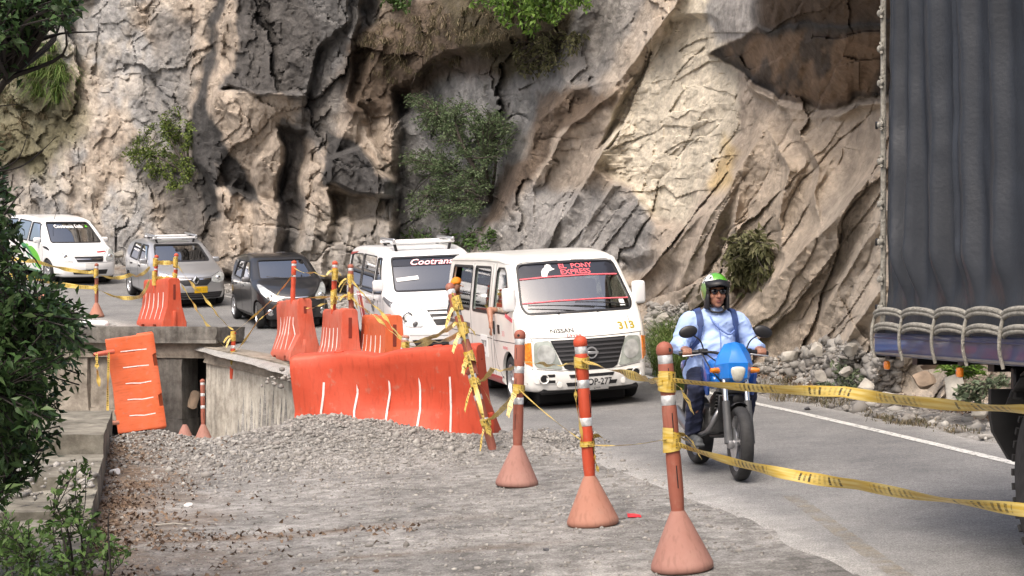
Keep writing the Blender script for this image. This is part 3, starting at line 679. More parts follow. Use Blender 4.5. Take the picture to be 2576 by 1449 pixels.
hc = on_bearing(465, 29.2); t = thing('marker_cone', 'pinkish cone base without a post on the floor of the pit', 'cone base', hc, (0, 0, 0)); make_cone(t, 'cone', 1.0)
HG0 = at(583, 953, 29.3); HG1 = at(588, 832, 29.3)
leaning(HG0, HG1, 'marker post hanging in the air from the tape above the pit wall', 'postbright')

# ------------------------------------------------------------------ water-filled barriers
def barrier_mesh(dent=0.0, seed=0, L=2.0, H=1.0):
    prof = [(0.0, 0.0), (0.235, 0.0), (0.25, 0.03), (0.25, 0.13), (0.235, 0.16), (0.165, 0.40), (0.150, 0.44), (0.135, 0.60), (0.120, 0.86), (0.118, 0.955), (0.100, 0.988), (0.06, 1.0), (0.0, 1.0)]
    pr = [(-a, b) for a, b in reversed(prof[1:-1])] ; ring = prof + pr        # right side up, left side down
    xs = [-L / 2, -L / 2 + .012, -L / 2 + .035]
    xs += list(np.linspace(-L / 2 + 0.06, L / 2 - 0.06, 58)) + [L / 2 - .035, L / 2 - .012, L / 2]
    bm = bmesh.new(); rings = []; n = len(ring)
    for i, x in enumerate(xs):
        e = 0.022 if i in (0, len(xs) - 1) else 0.006 if i in (1, len(xs) - 2) else 0
        r = []
        for w, z in ring:
            w2 = w * (1 - e * 3); z2 = 0.5 + (z - 0.5) * (1 - e)
            # forklift notches along the foot, grooves behind the white stripes
            if z < 0.10 and abs(w) > 0.2:
                for c in (-0.42, 0.42):
                    if abs(x - c) < 0.13: z2 = max(z2, 0.085)
            for c in (-0.68, -0.34, 0, 0.34, 0.68):
                if abs(x - c) < 0.022 and 0.2 < z < 0.8: w2 -= math.copysign(0.012, w)
            r.append(bm.verts.new((x, w2, z2 * H)))
        rings.append(r)
    for a, b in zip(rings, rings[1:]):
        for k in range(n): bm.faces.new((a[k], b[k], b[(k + 1) % n], a[(k + 1) % n]))
    bm.faces.new(rings[0]); bm.faces.new(list(reversed(rings[-1])))
    bmesh.ops.recalc_face_normals(bm, faces=bm.faces)
    return bm
def barrier_warp(kind):
    def f(v):
        x, y, z = v
        if kind == 'big':                        # crumpled: sagging top, buckled foot
            y += -0.14 * math.exp(-((x + 0.80 + 0.9 * (z - .55)) / 0.36) ** 2) * z + 0.022 * math.sin(2.1 * x + 3 * z) + 0.05 * math.exp(-((x - .05) / .5) ** 2 - ((z - .6) / .25) ** 2)
            z += z * (0.008 * math.sin(1.9 * x + 0.6) - 0.035 * math.exp(-((x + 0.10) / 0.14) ** 2) + 0.055 * max(0, x))
            if z < 0.35: y -= 0.10 * math.sin(4.2 * x + 1) * (0.35 - z) / 0.35; z += 0.06 * max(0, math.sin(3.1 * x + 0.4)) * (0.35 - z) / 0.35
            x += 0.10 * max(0, 0.45 - z) * (1 if x > 0 else 0.7) * (1 if abs(x) > 0.8 else 0) * (1 if x > 0 else -1)
        elif kind == 'dent':
            y += 0.02 * math.sin(3 * x + 5 * z); 
            if x < -0.6 and z < 0.45: y += 0.03 * math.sin(9 * z + 5 * y); x += 0.03 * math.sin(12 * z)
            z -= 0.025 * math.exp(-((x + 0.6) / 0.2) ** 2) * z
        else:
            y += 0.012 * math.sin(2.4 * x + 2 * z); z -= 0.02 * math.exp(-((x) / 0.4) ** 2) * z
        return Vector((x, y, z))
    return f
BG = 'orange water-filled road barriers round the pit'
def barrier(loc, rot, label, m, kind='', L=2.0, H=1.0, slots=True, sc=1.0, stripes=True):
    t = thing('plastic_barrier', label, 'barrier', loc, rot, BG); t.scale = (sc, sc, sc)
    W = barrier_warp(kind)
    bm = barrier_mesh(0, 0, L, H)
    for v in bm.verts: v.co = W(v.co)
    body = obj('body', bm, M[m], t, 38)
    if stripes:
        for sg in (-1, 1):
            for c in (-0.68, -0.34, 0, 0.34, 0.68):
                pts = [(c, sg * (0.2275 - 0.0), 0.185), (c + .012 * kink(c), sg * 0.160, 0.42), (c + .015, sg * 0.1355, 0.595), (c + .02, sg * 0.127, 0.72)]
                bm = bmesh.new(); pr = []
                for x, y, z in pts:
                    for dx, dy in ((-.010, -.012), (.010, -.012), (.010, .0015), (-.010, .0015)):
                        pr.append(bm.verts.new(W(Vector((x + dx, y + sg * dy, z)))))
                for i in range(len(pts) - 1):
                    for k in range(4): bm.faces.new((pr[4 * i + k], pr[4 * i + (k + 1) % 4], pr[4 * i + 4 + (k + 1) % 4], pr[4 * i + 4 + k]))
                bm.faces.new(pr[:4]); bm.faces.new(pr[-4:]); bmesh.ops.recalc_face_normals(bm, faces=bm.faces)
                obj('stripe', bm, M['rib'], t)
    for sg in (-1, 1):                           # upright end slot, filler bung, drain boss
        p = W(Vector((sg * 1.0, 0, 0.72))); obj('end_slot', box(p, (0.012, 0.05, 0.30), 0.005, 1), M['slotdark'], t)
        p = W(Vector((sg * 1.0, 0.0, 0.18))); obj('end_lug', box(p, (0.07, 0.08, 0.34), 0.025, 2), M[m], t, 40)
        p = W(Vector((sg * .55, 0, 0.998))); obj('filler_cap', lathe([(0.05, -0.01), (0.052, .008), (0.045, .014)], 16, 'z', p), M[m], t, 40)
    return t
def kink(c): return 1 if c > 0 else -1
M['slotdark'] = mat('shadowy_slot_plastic', (0.16, 0.018, 0.008), 0.7)
def heading(px): return R(px)
def road_barrier(px, d, hd, label, m, kind='', dz=0.0, tilt=0.0):
    p = on_bearing(px, d); p.z = ground_z(p.x, p.y, False) + dz
    return barrier(p, (0, R(tilt), R(90 + hd)), label, m, kind, sc=1.08)
B1 = road_barrier(405, 34.2, 27, 'orange barrier farthest along the road, in front of the silver car', 'orange')
B2 = road_barrier(742, 27.9, 18, 'faded orange barrier with a crumpled foot in front of the small dark car', 'orange3', 'dent', tilt=1)
B3 = road_barrier(853, 25.6, 15, 'faded orange barrier beside the white van with the roof rack', 'orange3', '')
B4 = road_barrier(958, 24.0, 15, 'bright orange barrier just behind the large dented one', 'orange2', '')
pb = Vector((-1.25, 16.9, -0.02)); BIG = barrier(pb, (R(8), R(-1.5), R(-20)), 'large dented red orange barrier lying broadside on the gravel heap', 'orangedeep', 'big', sc=1.07)
# the barrier stood on end in the pit
TB = barrier(at(402, 955, 29.9), (R(14), R(-98), R(0)), 'bright orange barrier tipped up on its end in the pit', 'orange2', '', sc=0.90)

def stake(p0, p1, r, label, m, name='plastic_pole', cat='pole'):
    t = thing(name, label, cat, p0, (Vector(p1) - Vector(p0)).to_track_quat('Z', 'Y').to_euler())
    L = (Vector(p1) - Vector(p0)).length
    obj('shaft', lathe([(r * .8, 0), (r, .01), (r, L * .5), (r * .92, L - .04), (r * .5, L - .005), (r * .1, L)], 14), m, t, 40); return t
def band_on(t, z0, z1, r, m, name='tape_wrap'): obj(name, lathe([(r, z0), (r * 1.04, z0 + .01), (r * 1.02, z1 - .01), (r, z1)], 14), m, t, 40)
t = stake(at(288, 884, 29.5), at(234, 893, 29.3), .045, 'orange tube sticking out sideways from the upper end of the tipped barrier', M['orange3'])
t = stake(at(300, 1063, 29.4), at(226, 1066, 29.2), .04, 'pinkish tube lying at the foot of the tipped barrier', M['cone2'])
t = stake(at(90, 806, 34.6), at(272, 815, 34.0), .075, 'white plastic tube lying on the road edge with yellow tape round one end', M['bandw'], 'plastic_pole')
M['tapeyellow'] = mat('yellow_tape', (0.62, 0.38, 0.02), 0.4, var=0.2, scale=9)
band_on(t, 0.0, 0.75, .078, M['tapeyellow'])
t = stake(at(60, 812, 34.2), at(118, 690 + 108, 34.3), .07, 'yellow wrapped stump behind the leaves at the road edge', M['tapeyellow'])
t = stake(at(88, 752, 35.5), at(132, 742, 35.6), .06, 'broken pinkish post lying by the roadside behind the leaves', M['cone2'])
# posts standing in the barriers
def post_on(px0, py0, px1, py1, d, label, m='post'):
    return leaning(at(px0, py0, d), at(px1, py1, d + 0.02), label, m, bands=(.30, .62, .90))
post_on(389, 742, 394, 641, 34.2, 'marker post wrapped in tape at the left end of the farthest barrier', 'postbright')
post_on(439, 745, 444, 637, 33.9, 'marker post wrapped in tape at the right end of the farthest barrier', 'postbright')
post_on(736, 765, 740, 655, 27.6, 'plain orange marker post stuck in the barrier before the small dark car', 'postbright')
post_on(838, 790, 843, 656, 25.4, 'marker post heavily wrapped in tape above the faded barrier', 'postbright')
post_on(884, 800, 882, 664, 24.9, 'marker post with tape knots against the rear of the white van', 'post')
post_on(1008, 940, 1021, 843, 19.2, 'pale pinkish marker post leaning behind the large dented barrier', 'cone2')

# ------------------------------------------------------------------ caution tape
def tape_material():
    m = bpy.data.materials.new('caution_tape'); m.use_nodes = True
    nt = m.node_tree; N = nt.nodes; L = nt.links; b = N['Principled BSDF']; b.inputs['Roughness'].default_value = 0.35
    uv = N.new('ShaderNodeUVMap'); sp = N.new('ShaderNodeSeparateXYZ'); L.new(uv.outputs[0], sp.inputs[0])
    # worn black lettering: blocky marks inside the middle band of the tape
    br = N.new('ShaderNodeTexBrick'); br.inputs['Scale'].default_value = 1.0; br.inputs['Mortar Size'].default_value = 0.012; br.inputs['Brick Width'].default_value = 0.042; br.inputs['Row Height'].default_value = 1.0
    br.inputs['Color1'].default_value = (1, 1, 1, 1); br.inputs['Color2'].default_value = (0, 0, 0, 1); br.inputs['Bias'].default_value = -0.15; br.inputs['Mortar'].default_value = (0, 0, 0, 1)
    cb = N.new('ShaderNodeCombineXYZ'); mu = N.new('ShaderNodeMath'); mu.operation = 'MULTIPLY'; mu.inputs[1].default_value = 1.0
    L.new(sp.outputs[0], mu.inputs[0]); L.new(mu.outputs[0], cb.inputs[0]); L.new(sp.outputs[1], cb.inputs[1]); L.new(cb.outputs[0], br.inputs['Vector'])
    def m2(op, a, v):
        n = N.new('ShaderNodeMath'); n.operation = op; L.new(a, n.inputs[0])
        if isinstance(v, float): n.inputs[1].default_value = v
        else: L.new(v, n.inputs[1])
        return n.outputs[0]
    d = m2('SUBTRACT', sp.outputs[1], 0.5); d = m2('ABSOLUTE', d, 0.0); inb = m2('LESS_THAN', d, 0.34)
    w = m2('FRACT', m2('MULTIPLY', sp.outputs[0], 1.55), 0.0); inw = m2('LESS_THAN', w, 0.62)
    ns = N.new('ShaderNodeTexNoise'); ns.inputs['Scale'].default_value = 20; ns.inputs['Detail'].default_value = 3; L.new(uv.outputs[0], ns.inputs['Vector']); wear = m2('GREATER_THAN', ns.outputs[0], 0.44)
    f = m2('MULTIPLY', m2('MULTIPLY', m2('MULTIPLY', br.outputs[0], inb), inw), wear)
    n = N.new('ShaderNodeTexNoise'); n.inputs['Scale'].default_value = 4; L.new(uv.outputs[0], n.inputs['Vector'])
    r = N.new('ShaderNodeValToRGB'); r.color_ramp.elements[0].position = 0.35; r.color_ramp.elements[1].position = 0.65
    r.color_ramp.elements[0].color = (0.50, 0.33, 0.04, 1); r.color_ramp.elements[1].color = (0.62, 0.50, 0.18, 1); L.new(n.outputs[0], r.inputs[0])
    mx = N.new('ShaderNodeMix'); mx.data_type = 'RGBA'; L.new(f, mx.inputs[0]); L.new(r.outputs[0], mx.inputs[6]); mx.inputs[7].default_value = (0.02, 0.017, 0.01, 1)
    L.new(mx.outputs[2], b.inputs['Base Color'])
    return m
M['tape'] = tape_material()
def tape(pts, label, w=0.072, twist=(0, 1.2), sag=0.0, n=60, fold=0.4, cord=False):
    """a run of tape through pts; width follows a slow twist so that edges and faces show in turn"""
    P = [Vector(p) for p in pts]; segs = []
    for i in range(len(P) - 1):
        k = max(10, int(n / (len(P) - 1)))
        for j in range(k + (i == len(P) - 2)):
            t = j / k; q = P[i].lerp(P[i + 1], t); q.z -= sag * 4 * t * (1 - t); segs.append(q)
    V = []; UV = []; u = 0
    for i, q in enumerate(segs):
        if i: u += (q - segs[i - 1]).length
        t = (segs[min(i + 1, len(segs) - 1)] - segs[max(i - 1, 0)]).normalized()
        side = t.cross(Vector((0, 0, 1))).normalized(); upv = side.cross(t)
        f = i / (len(segs) - 1)
        a = twist[0] + (twist[1] - twist[0]) * f + 0.45 * math.sin(9 * f + u) + .3 * math.sin(23 * f + 2 * u)
        pinch = 0.45 + 0.55 * math.sin(math.pi * min(1, max(0, f)) ) ** 0.5 if not cord else 0.25
        d = (math.cos(a) * upv + math.sin(a) * side) * w * 0.5 * pinch
        e = (math.cos(a + 1.4) * upv + math.sin(a + 1.4) * side) * w * 0.16 * fold
        V += [q - d, q + e, q + d]; UV += [(u, 0), (u, 0.5), (u, 1)]
    F = []
    for i in range(len(segs) - 1):
        F += [(3 * i, 3 * i + 1, 3 * i + 4, 3 * i + 3), (3 * i + 1, 3 * i + 2, 3 * i + 5, 3 * i + 4)]
    o = from_np('caution_tape', V, F, M['tape'], None, 60, UV)
    return tag(o, label, 'caution tape', 'runs of yellow caution tape')
def knot(o, p, axis=(0, 0, 1), r=0.048, h=0.06, seed=0, tails=2):
    """turns of tape round a post, with loose ends: part of the tape o"""
    rn = random.Random(seed); V = []; F = []; UV = []
    ax = Vector(axis).normalized(); a = ax.cross(Vector((0.3, 1, 0.1))).normalized(); b = ax.cross(a)
    n = 40
    for i in range(n + 1):
        th = 2 * math.pi * 2.3 * i / n; rr = r + 0.003 * rn.random() + 0.004 * i / n; z = h * 0.35 * math.sin(th * 0.43 + seed)
        c = Vector(p) + rr * (math.cos(th) * a + math.sin(th) * b)
        V += [c + ax * (z - h * .45), c + ax * (z + h * .45)]; UV += [(i * .03, 0), (i * .03, 1)]
    F += [(2 * i, 2 * i + 1, 2 * i + 3, 2 * i + 2) for i in range(n)]
    for t in range(tails):
        d = Vector((rn.uniform(-1, 1), rn.uniform(-1, -.1), rn.uniform(-.6, .5))).normalized(); s = len(V); q = Vector(p) + d * r
        for i in range(7):
            q = q + d * 0.022 + Vector((0, 0, -0.006 * i)); sd = d.cross(Vector((0, 0, 1))) * 0.02 * (1 + .4 * math.sin(i * 2)) + Vector((0, 0, 0.012))
            V += [q - sd, q + sd]; UV += [(i * .05, 0), (i * .05, 1)]
        F += [(s + 2 * i, s + 2 * i + 1, s + 2 * i + 3, s + 2 * i + 2) for i in range(6)]
    from_np('tape_knot', V, F, M['tape'], o, 60, UV)
up1 = lambda h: D1 + Vector((-math.sin(R(4.7)) * h, 0, h)); up2 = lambda h: D2 + Vector((-math.sin(R(4.0)) * h, 0, h)); up3 = lambda h: D3 + Vector((math.sin(R(1.2)) * h, 0, h))
fr = Vector((0, -0.05, 0))
# nearest post towards the truck
t = tape([up1(1.07) + fr + Vector((.03, 0, 0)), at(2120, 985, 7.3), at(2576, 1030, 5.9), at(3100, 1078, 5.0)], 'upper tape running from the nearest post across the truck wheel', 0.055, (0.2, .5), 0.012, 110); knot(t, up1(1.06), h=.075, seed=1, tails=1)
t = tape([up1(0.71) + fr + Vector((.03, 0, 0)), at(1900, 1175, 7.9), at(2150, 1218, 7.1), at(2576, 1283, 5.9), at(3100, 1350, 5.0)], 'lower drooping tape running from the nearest post past the motorcycle wheel', 0.058, (0.1, .6), 0.008, 120); knot(t, up1(0.73), h=.09, seed=2, tails=2)
t = tape([up2(1.12) + fr, at(1620, 951, 9.5), up1(1.06) + fr + Vector((-.03, 0, 0))], 'sagging tape between the bright red post and the nearest post', 0.06, (1.3, .2), 0.008, 60); knot(t, up2(1.10), h=.06, seed=3, tails=0)
t = tape([up3(0.93) + fr + Vector((.04, 0, .10)), up2(1.10) + fr], 'thin upper tape across the van bumper between two standing posts', 0.05, (1.2, 1.5), 0.02, 40)
t = tape([up3(0.80) + fr, up2(0.55) + fr, up1(0.74) + fr + Vector((-.04, 0, 0))], 'lower twisted cord of tape linking the three standing posts', 0.05, (1.2, 2.0), 0.02, 70, cord=True); knot(t, up3(0.80), h=.05, seed=5, tails=1); knot(t, up2(0.55), h=.03, seed=6, tails=1)
tape([up2(1.08) + Vector((-.045, -.03, 0)), up2(0.86) + Vector((-.06, -.03, 0)), up2(.55) + Vector((-.03, -.05, 0))], 'loose strand hanging down the side of the bright red post', 0.03, (1.3, 1.6), 0.0, 24)
tape([up2(.62) + Vector((.045, -.03, 0)), up2(.45) + Vector((.04, -.03, 0)), up2(.36) + Vector((.06, -.03, 0))], 'short frayed tail low on the bright red post', 0.03, (1.3, 2.2), 0.0, 24)
# leaning pair
k1 = at(1160, 800, 15.87); k2 = at(1172, 850, 15.80); lean = (UP1 - UP0)
t = tape([at(1201, 963, 15.57), at(1240, 925, 14.6), up3(1.13) + fr + Vector((-.03, 0, -.14))], 'tape rising from the leaning post to the third standing post', 0.05, (1.2, 1.5), 0.03, 30); knot(t, at(1195, 962, 15.62), lean, h=.06, seed=8)
t = tape([at(1222, 1058, 15.47), at(1262, 1030, 14.5), up3(0.82) + fr], 'short tape low between the leaning post and the third standing post', 0.05, (1.2, .6), 0.02, 24); knot(t, at(1222, 1062, 15.47), LP1 - LP0, h=.05, seed=9)
t = tape([at(1138, 735, 15.92) + fr, at(1168, 850, 15.72) + fr, at(1192, 955, 15.57) + fr, at(1226, 1090, 15.32) + fr], 'long strand running down along the two leaning posts', 0.05, (1.0, 1.6), 0.0, 50)
knot(t, at(1150, 765, 15.92), lean, h=.10, seed=10, tails=3); knot(t, at(1166, 830, 15.82), lean, h=.09, seed=11, tails=3); knot(t, at(1182, 900, 15.72), lean, h=.10, seed=12, tails=2)
L4 = at(1020, 858, 19.2)
t = tape([L4, at(1080, 850, 18.0), k1], 'upper tape from the pale leaning post to the lashed posts before the van', 0.06, (1.2, .8), 0.03, 40); knot(t, L4 - Vector((0, 0, .05)), h=.05, seed=13, tails=0)
tape([L4 - Vector((0, 0, .04)), at(1085, 856, 18.0), at(1160, 833, 15.87)], 'lower tape from the pale leaning post to the lashed posts before the van', 0.06, (1.1, .9), 0.05, 40)
# along the barriers
q1 = at(882, 700, 24.85); q2 = at(882, 745, 24.85)
t = tape([q1 + fr, at(960, 785, 22.0), L4], 'upper pale tape slanting down from the post beside the rear van window', 0.06, (.9, 1.4), 0.03, 60); knot(t, q1, h=.09, seed=14, tails=3)
t = tape([q2 + fr, at(945, 795, 22.2), L4], 'lower pale tape slanting down from the post beside the rear van window', 0.06, (.9, 1.4), 0.03, 60); knot(t, q2, h=.09, seed=15, tails=3)
w1 = at(843, 690, 25.35); w2 = at(840, 745, 25.35); pl = at(739, 690, 27.5); pl2 = at(737, 750, 27.5)
t = tape([pl2, w2, q2], 'tape level along the barrier tops past the small dark car', 0.05, (1.0, 1.4), 0.01, 40); knot(t, w2, h=.16, seed=16, tails=3)
t = tape([pl + Vector((0, 0, .12)), at(790, 684, 26.4), w1], 'thin tape high between two posts in front of the dark windscreen', 0.035, (1.2, 1.5), 0.05, 30); knot(t, w1, h=.12, seed=17, tails=3)
tape([w1, at(862, 707, 25.1), q1], 'short slack tape between the two tallest wrapped posts', 0.045, (.6, 1.3), 0.08, 24)
tape([w2 - Vector((0, 0, .05)), at(800, 768, 26.2), at(770, 775, 26.8)], 'slack tape end drooping from the wrapped post to the barrier', 0.045, (.8, 1.3), 0.02, 24)
tape([pl + Vector((0, 0, .02)), at(690, 748, 28.4), HG1 + Vector((0, 0, -.03))], 'thin upper tape crossing the small dark car down to the hanging post', 0.05, (1.0, 1.5), 0.02, 40)
tape([at(702, 760, 28.2), at(650, 805, 28.8), HG1 + Vector((0, 0, -.45))], 'thin lower tape crossing the small dark car down to the hanging post', 0.045, (1.0, 1.5), 0.02, 40)
b1a = at(392, 660, 34.1) + fr; b1b = at(443, 660, 33.85) + fr; b1c = at(390, 700, 34.1) + fr; b1d = at(441, 700, 33.85) + fr
t = tape([b1a, b1b], 'short upper tape joining the two posts on the farthest barrier', 0.10, (.1, .2), 0.01, 16, fold=.1); knot(t, b1a, h=.12, seed=18, tails=0); knot(t, b1b, h=.16, seed=19, tails=0)
t = tape([b1c, b1d], 'short lower tape joining the two posts on the farthest barrier', 0.10, (.1, .2), 0.0, 16, fold=.1); knot(t, b1c, h=.2, seed=20, tails=0); knot(t, b1d, h=.16, seed=21, tails=0)
t = tape([b1b, at(510, 740, 31.6), HG1 + Vector((-.02, 0, .02))], 'long upper tape slanting from the farthest barrier to the hanging post', 0.095, (.5, .9), 0.06, 50, fold=.2)
t = tape([at(455, 712, 33.7), at(510, 800, 31.6), HG0 + Vector((0, 0, .42))], 'long lower tape slanting from the farthest barrier to the hanging post', 0.095, (.5, .9), 0.02, 50, fold=.2); knot(t, HG0 + Vector((.02, 0, .45)), h=.12, seed=22, tails=2); knot(t, HG1 + Vector((-.01, 0, -.1)), h=.12, seed=23, tails=2)
f1 = FD + Vector((0, -.05, 1.02)); f2 = FD + Vector((0, -.05, .68))
t = tape([f1, at(330, 690, 35.3), b1c + Vector((-.1, 0, .25))], 'upper slack tape across the door of the silver car', 0.09, (.5, .8), 0.10, 40); knot(t, f1, h=.14, seed=24, tails=1)
t = tape([f2, at(345, 748, 35.2), b1c + Vector((-.1, 0, -.02))], 'lower slack tape across the rear wheel of the silver car', 0.09, (.5, .8), 0.10, 40); knot(t, f2, h=.10, seed=25, tails=1)
tape([at(-60, 630, 38.0), at(90, 657, 37.4), f1], 'upper tape passing in front of the far white car', 0.10, (.2, .5), 0.05, 60, fold=.1)
tape([at(-60, 672, 38.0), at(90, 700, 37.4), f2], 'lower tape passing under the bumper of the far white car', 0.12, (.2, .4), 0.05, 60, fold=.1)
t = tape([at(274, 884, 29.3), at(271, 980, 29.25), at(271, 1062, 29.2)], 'tape hanging straight down beside the tipped barrier', 0.055, (.3, 1.2), 0.0, 30); knot(t, at(272, 1062, 29.1), (1, 0, 0), .06, .10, 26, 3)
tape([at(243, 889, 29.2), at(244, 925, 29.2), at(250, 972, 29.15)], 'loose end of tape dangling from the tube in the pit', 0.09, (.1, 1.6), 0.0, 20)

# ------------------------------------------------------------------ concrete walls round the pit
def concrete(name, c0, c1, streak=True):
    m = bpy.data.materials.new(name); m.use_nodes = True
    nt = m.node_tree; N = nt.nodes; L = nt.links; b = N['Principled BSDF']; b.inputs['Roughness'].default_value = 0.9; b.inputs['Specular IOR Level'].default_value = 0.2
    tc = N.new('ShaderNodeTexCoord'); mp = N.new('ShaderNodeMapping'); mp.inputs['Scale'].default_value = (5, 5, 0.5) if streak else (2, 2, 2); L.new(tc.outputs['Object'], mp.inputs['Vector'])
    n = N.new('ShaderNodeTexNoise'); n.inputs['Scale'].default_value = 1.3; n.inputs['Detail'].default_value = 8; n.inputs['Roughness'].default_value = 0.68; L.new(mp.outputs[0], n.inputs['Vector'])
    r = N.new('ShaderNodeValToRGB'); r.color_ramp.elements[0].position = 0.32; r.color_ramp.elements[1].position = 0.62; r.color_ramp.elements[0].color = c0 + (1,); r.color_ramp.elements[1].color = c1 + (1,); L.new(n.outputs[0], r.inputs[0])
    n2 = N.new('ShaderNodeTexNoise'); n2.inputs['Scale'].default_value = 3; n2.inputs['Detail'].default_value = 9; n2.inputs['Roughness'].default_value = 0.75; L.new(tc.outputs['Object'], n2.inputs['Vector'])
    r2 = N.new('ShaderNodeValToRGB'); r2.color_ramp.elements[0].position = 0.33; r2.color_ramp.elements[1].position = 0.6; r2.color_ramp.elements[0].color = (.5, .48, .46, 1); r2.color_ramp.elements[1].color = (1.1, 1.1, 1.08, 1); L.new(n2.outputs[0], r2.inputs[0])
    mx = N.new('ShaderNodeMix'); mx.data_type = 'RGBA'; mx.blend_type = 'MULTIPLY'; mx.inputs[0].default_value = 1; L.new(r.outputs[0], mx.inputs[6]); L.new(r2.outputs[0], mx.inputs[7]); L.new(mx.outputs[2], b.inputs['Base Color'])
    bp = N.new('ShaderNodeBump'); bp.inputs['Strength'].default_value = 0.6; bp.inputs['Distance'].default_value = 0.03; L.new(n2.outputs[0], bp.inputs['Height']); L.new(bp.outputs[0], b.inputs['Normal'])
    return m
M['conc'] = concrete('streaked_concrete', (0.33, 0.315, 0.285), (0.52, 0.50, 0.45))
M['concd'] = concrete('dark_stained_concrete', (0.10, 0.098, 0.094), (0.20, 0.19, 0.175))
M['conct'] = concrete('brownish_concrete', (0.19, 0.17, 0.145), (0.33, 0.30, 0.26), False)
M['concm'] = concrete('mossy_concrete', (0.11, 0.105, 0.088), (0.25, 0.235, 0.20), False)
def prism_wall(line, t, z0, z1, seed=0, rough=0.02, n=10, cap=0.0):
    """a wall along a plan line (list of x, y, top z), thickness t to its right-hand side"""
    pts = curve_pts([(a, b, c) for a, b, c in line], n) if len(line) > 2 else [Vector(line[0]).lerp(Vector(line[1]), i / n) for i in range(n + 1)]
    bm = bmesh.new(); rings = []; K = 7
    for i, p in enumerate(pts):
        tg = pts[min(i + 1, len(pts) - 1)] - pts[max(i - 1, 0)]; nx = Vector((tg.y, -tg.x, 0)).normalized()
        zt = p.z + z1; ring = []
        for k in range(K + 1):
            z = z0 + (zt - z0) * k / K; o = rough * (random.Random(seed * 977 + i * 31 + k).random() - .5) * 2
            ring.append(bm.verts.new((p.x + nx.x * o, p.y + nx.y * o, z)))
        o = rough * (random.Random(seed * 71 + i).random() - .5)
        ring += [bm.verts.new((p.x + nx.x * t, p.y + nx.y * t, zt + o)), bm.verts.new((p.x + nx.x * t, p.y + nx.y * t, z0))]
        rings.append(ring)
    for a, b in zip(rings, rings[1:]):
        for k in range(len(a)): bm.faces.new((a[k], a[(k + 1) % len(a)], b[(k + 1) % len(a)], b[k]))
    bm.faces.new(rings[0]); bm.faces.new(list(reversed(rings[-1])))
    bmesh.ops.recalc_face_normals(bm, faces=bm.faces); return bm
RL = [(-1.70, 19.0), (-1.85, 20.5), (-2.52, 23.9), (-3.72, 26.9), (-5.92, 30.35)]
t = thing('retaining_wall', 'streaked pale concrete wall holding up the road along the pit', 'retaining wall', (0, 0, 0))
obj('wall_face', prism_wall([(x, y, ground_z(x + .4, y, False)) for x, y in RL], 0.30, -1.25, -0.30, 1, 0.012), M['conc'], t, 30)
obj('coping', prism_wall([(x - .035, y - .02, ground_z(x + .4, y, False)) for x, y in RL], 0.45, -0.05, 0.02, 2, 0.02), M['conct'], t, 30)
# make the coping a slab: lift its underside to follow the road
for o in t.children:
    if o.name.startswith('coping'):
        for v in o.data.vertices:
            if v.co.z < 2:
                g = ground_z(v.co.x + .3, v.co.y, False); zt = g + 0.02; f = (v.co.z + 0.05) / (zt + 0.05); v.co.z = zt - 0.30 + 0.30 * min(1.1, max(0, f))
# far end of the pit: box culvert under the road
CA = Vector((-5.85, 30.45, 0)); CB = Vector((-11.6, 32.4, 0)); cdir = (CB - CA).normalized(); cn = Vector((cdir.y, -cdir.x, 0))
if cn.y > 0: cn = -cn
ca = math.atan2(cdir.y, cdir.x)
culv = thing('culvert_wall', 'stained concrete culvert headwall with dark openings at the far end of the pit', 'culvert wall', (CA.x, CA.y, -1.0), (0, 0, ca))
zt = 1.86       # from the pit floor to the road slab (local z)
sd = -1 if (Matrix.Rotation(ca, 3, 'Z') @ Vector((0, 1, 0))).dot(cn) < 0 else 1
def cbox(name, x0, x1, z0, z1, y0, y1, m, bev=.01):
    bm = bmesh.new(); box_bm(bm, ((x0 + x1) / 2, (y0 + y1) / 2 * sd, (z0 + z1) / 2), (x1 - x0, abs(y1 - y0), z1 - z0), 0)
    bmesh.ops.subdivide_edges(bm, edges=bm.edges, cuts=5, use_grid_fill=True)
    rn = random.Random(int(x0 * 100 + z0 * 10))
    for v in bm.verts: v.co += Vector((rn.uniform(-1, 1), rn.uniform(-1, 1), rn.uniform(-1, 1))) * bev
    return obj(name, bm, M[m], culv, 30)
cbox('road_slab', -0.25, 6.2, zt, zt + .30, -.9, .22, 'concd', .018)
cbox('lintel', -0.15, 6.2, zt - .30, zt - .002, -.6, .06, 'conct', .012)
cbox('pier', .62, 1.22, .36, zt - .302, -.6, .02, 'concd', .012); cbox('pier', .60, 1.26, -.05, .358, -.6, .05, 'concd', .008)
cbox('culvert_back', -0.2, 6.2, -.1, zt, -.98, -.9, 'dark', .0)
cbox('wall_panel', 1.23, 2.75, .55, zt - .302, -.55, -.06, 'conct', .01); cbox('wall_panel', 1.23, 2.75, .30, .546, -.55, -.04, 'conct', .008)
cbox('pier', 2.76, 6.2, -.05, zt - .304, -.6, .03, 'conct', .03); cbox('pier', 2.86, 3.3, -.05, .45, .035, .08, 'concd', .006)

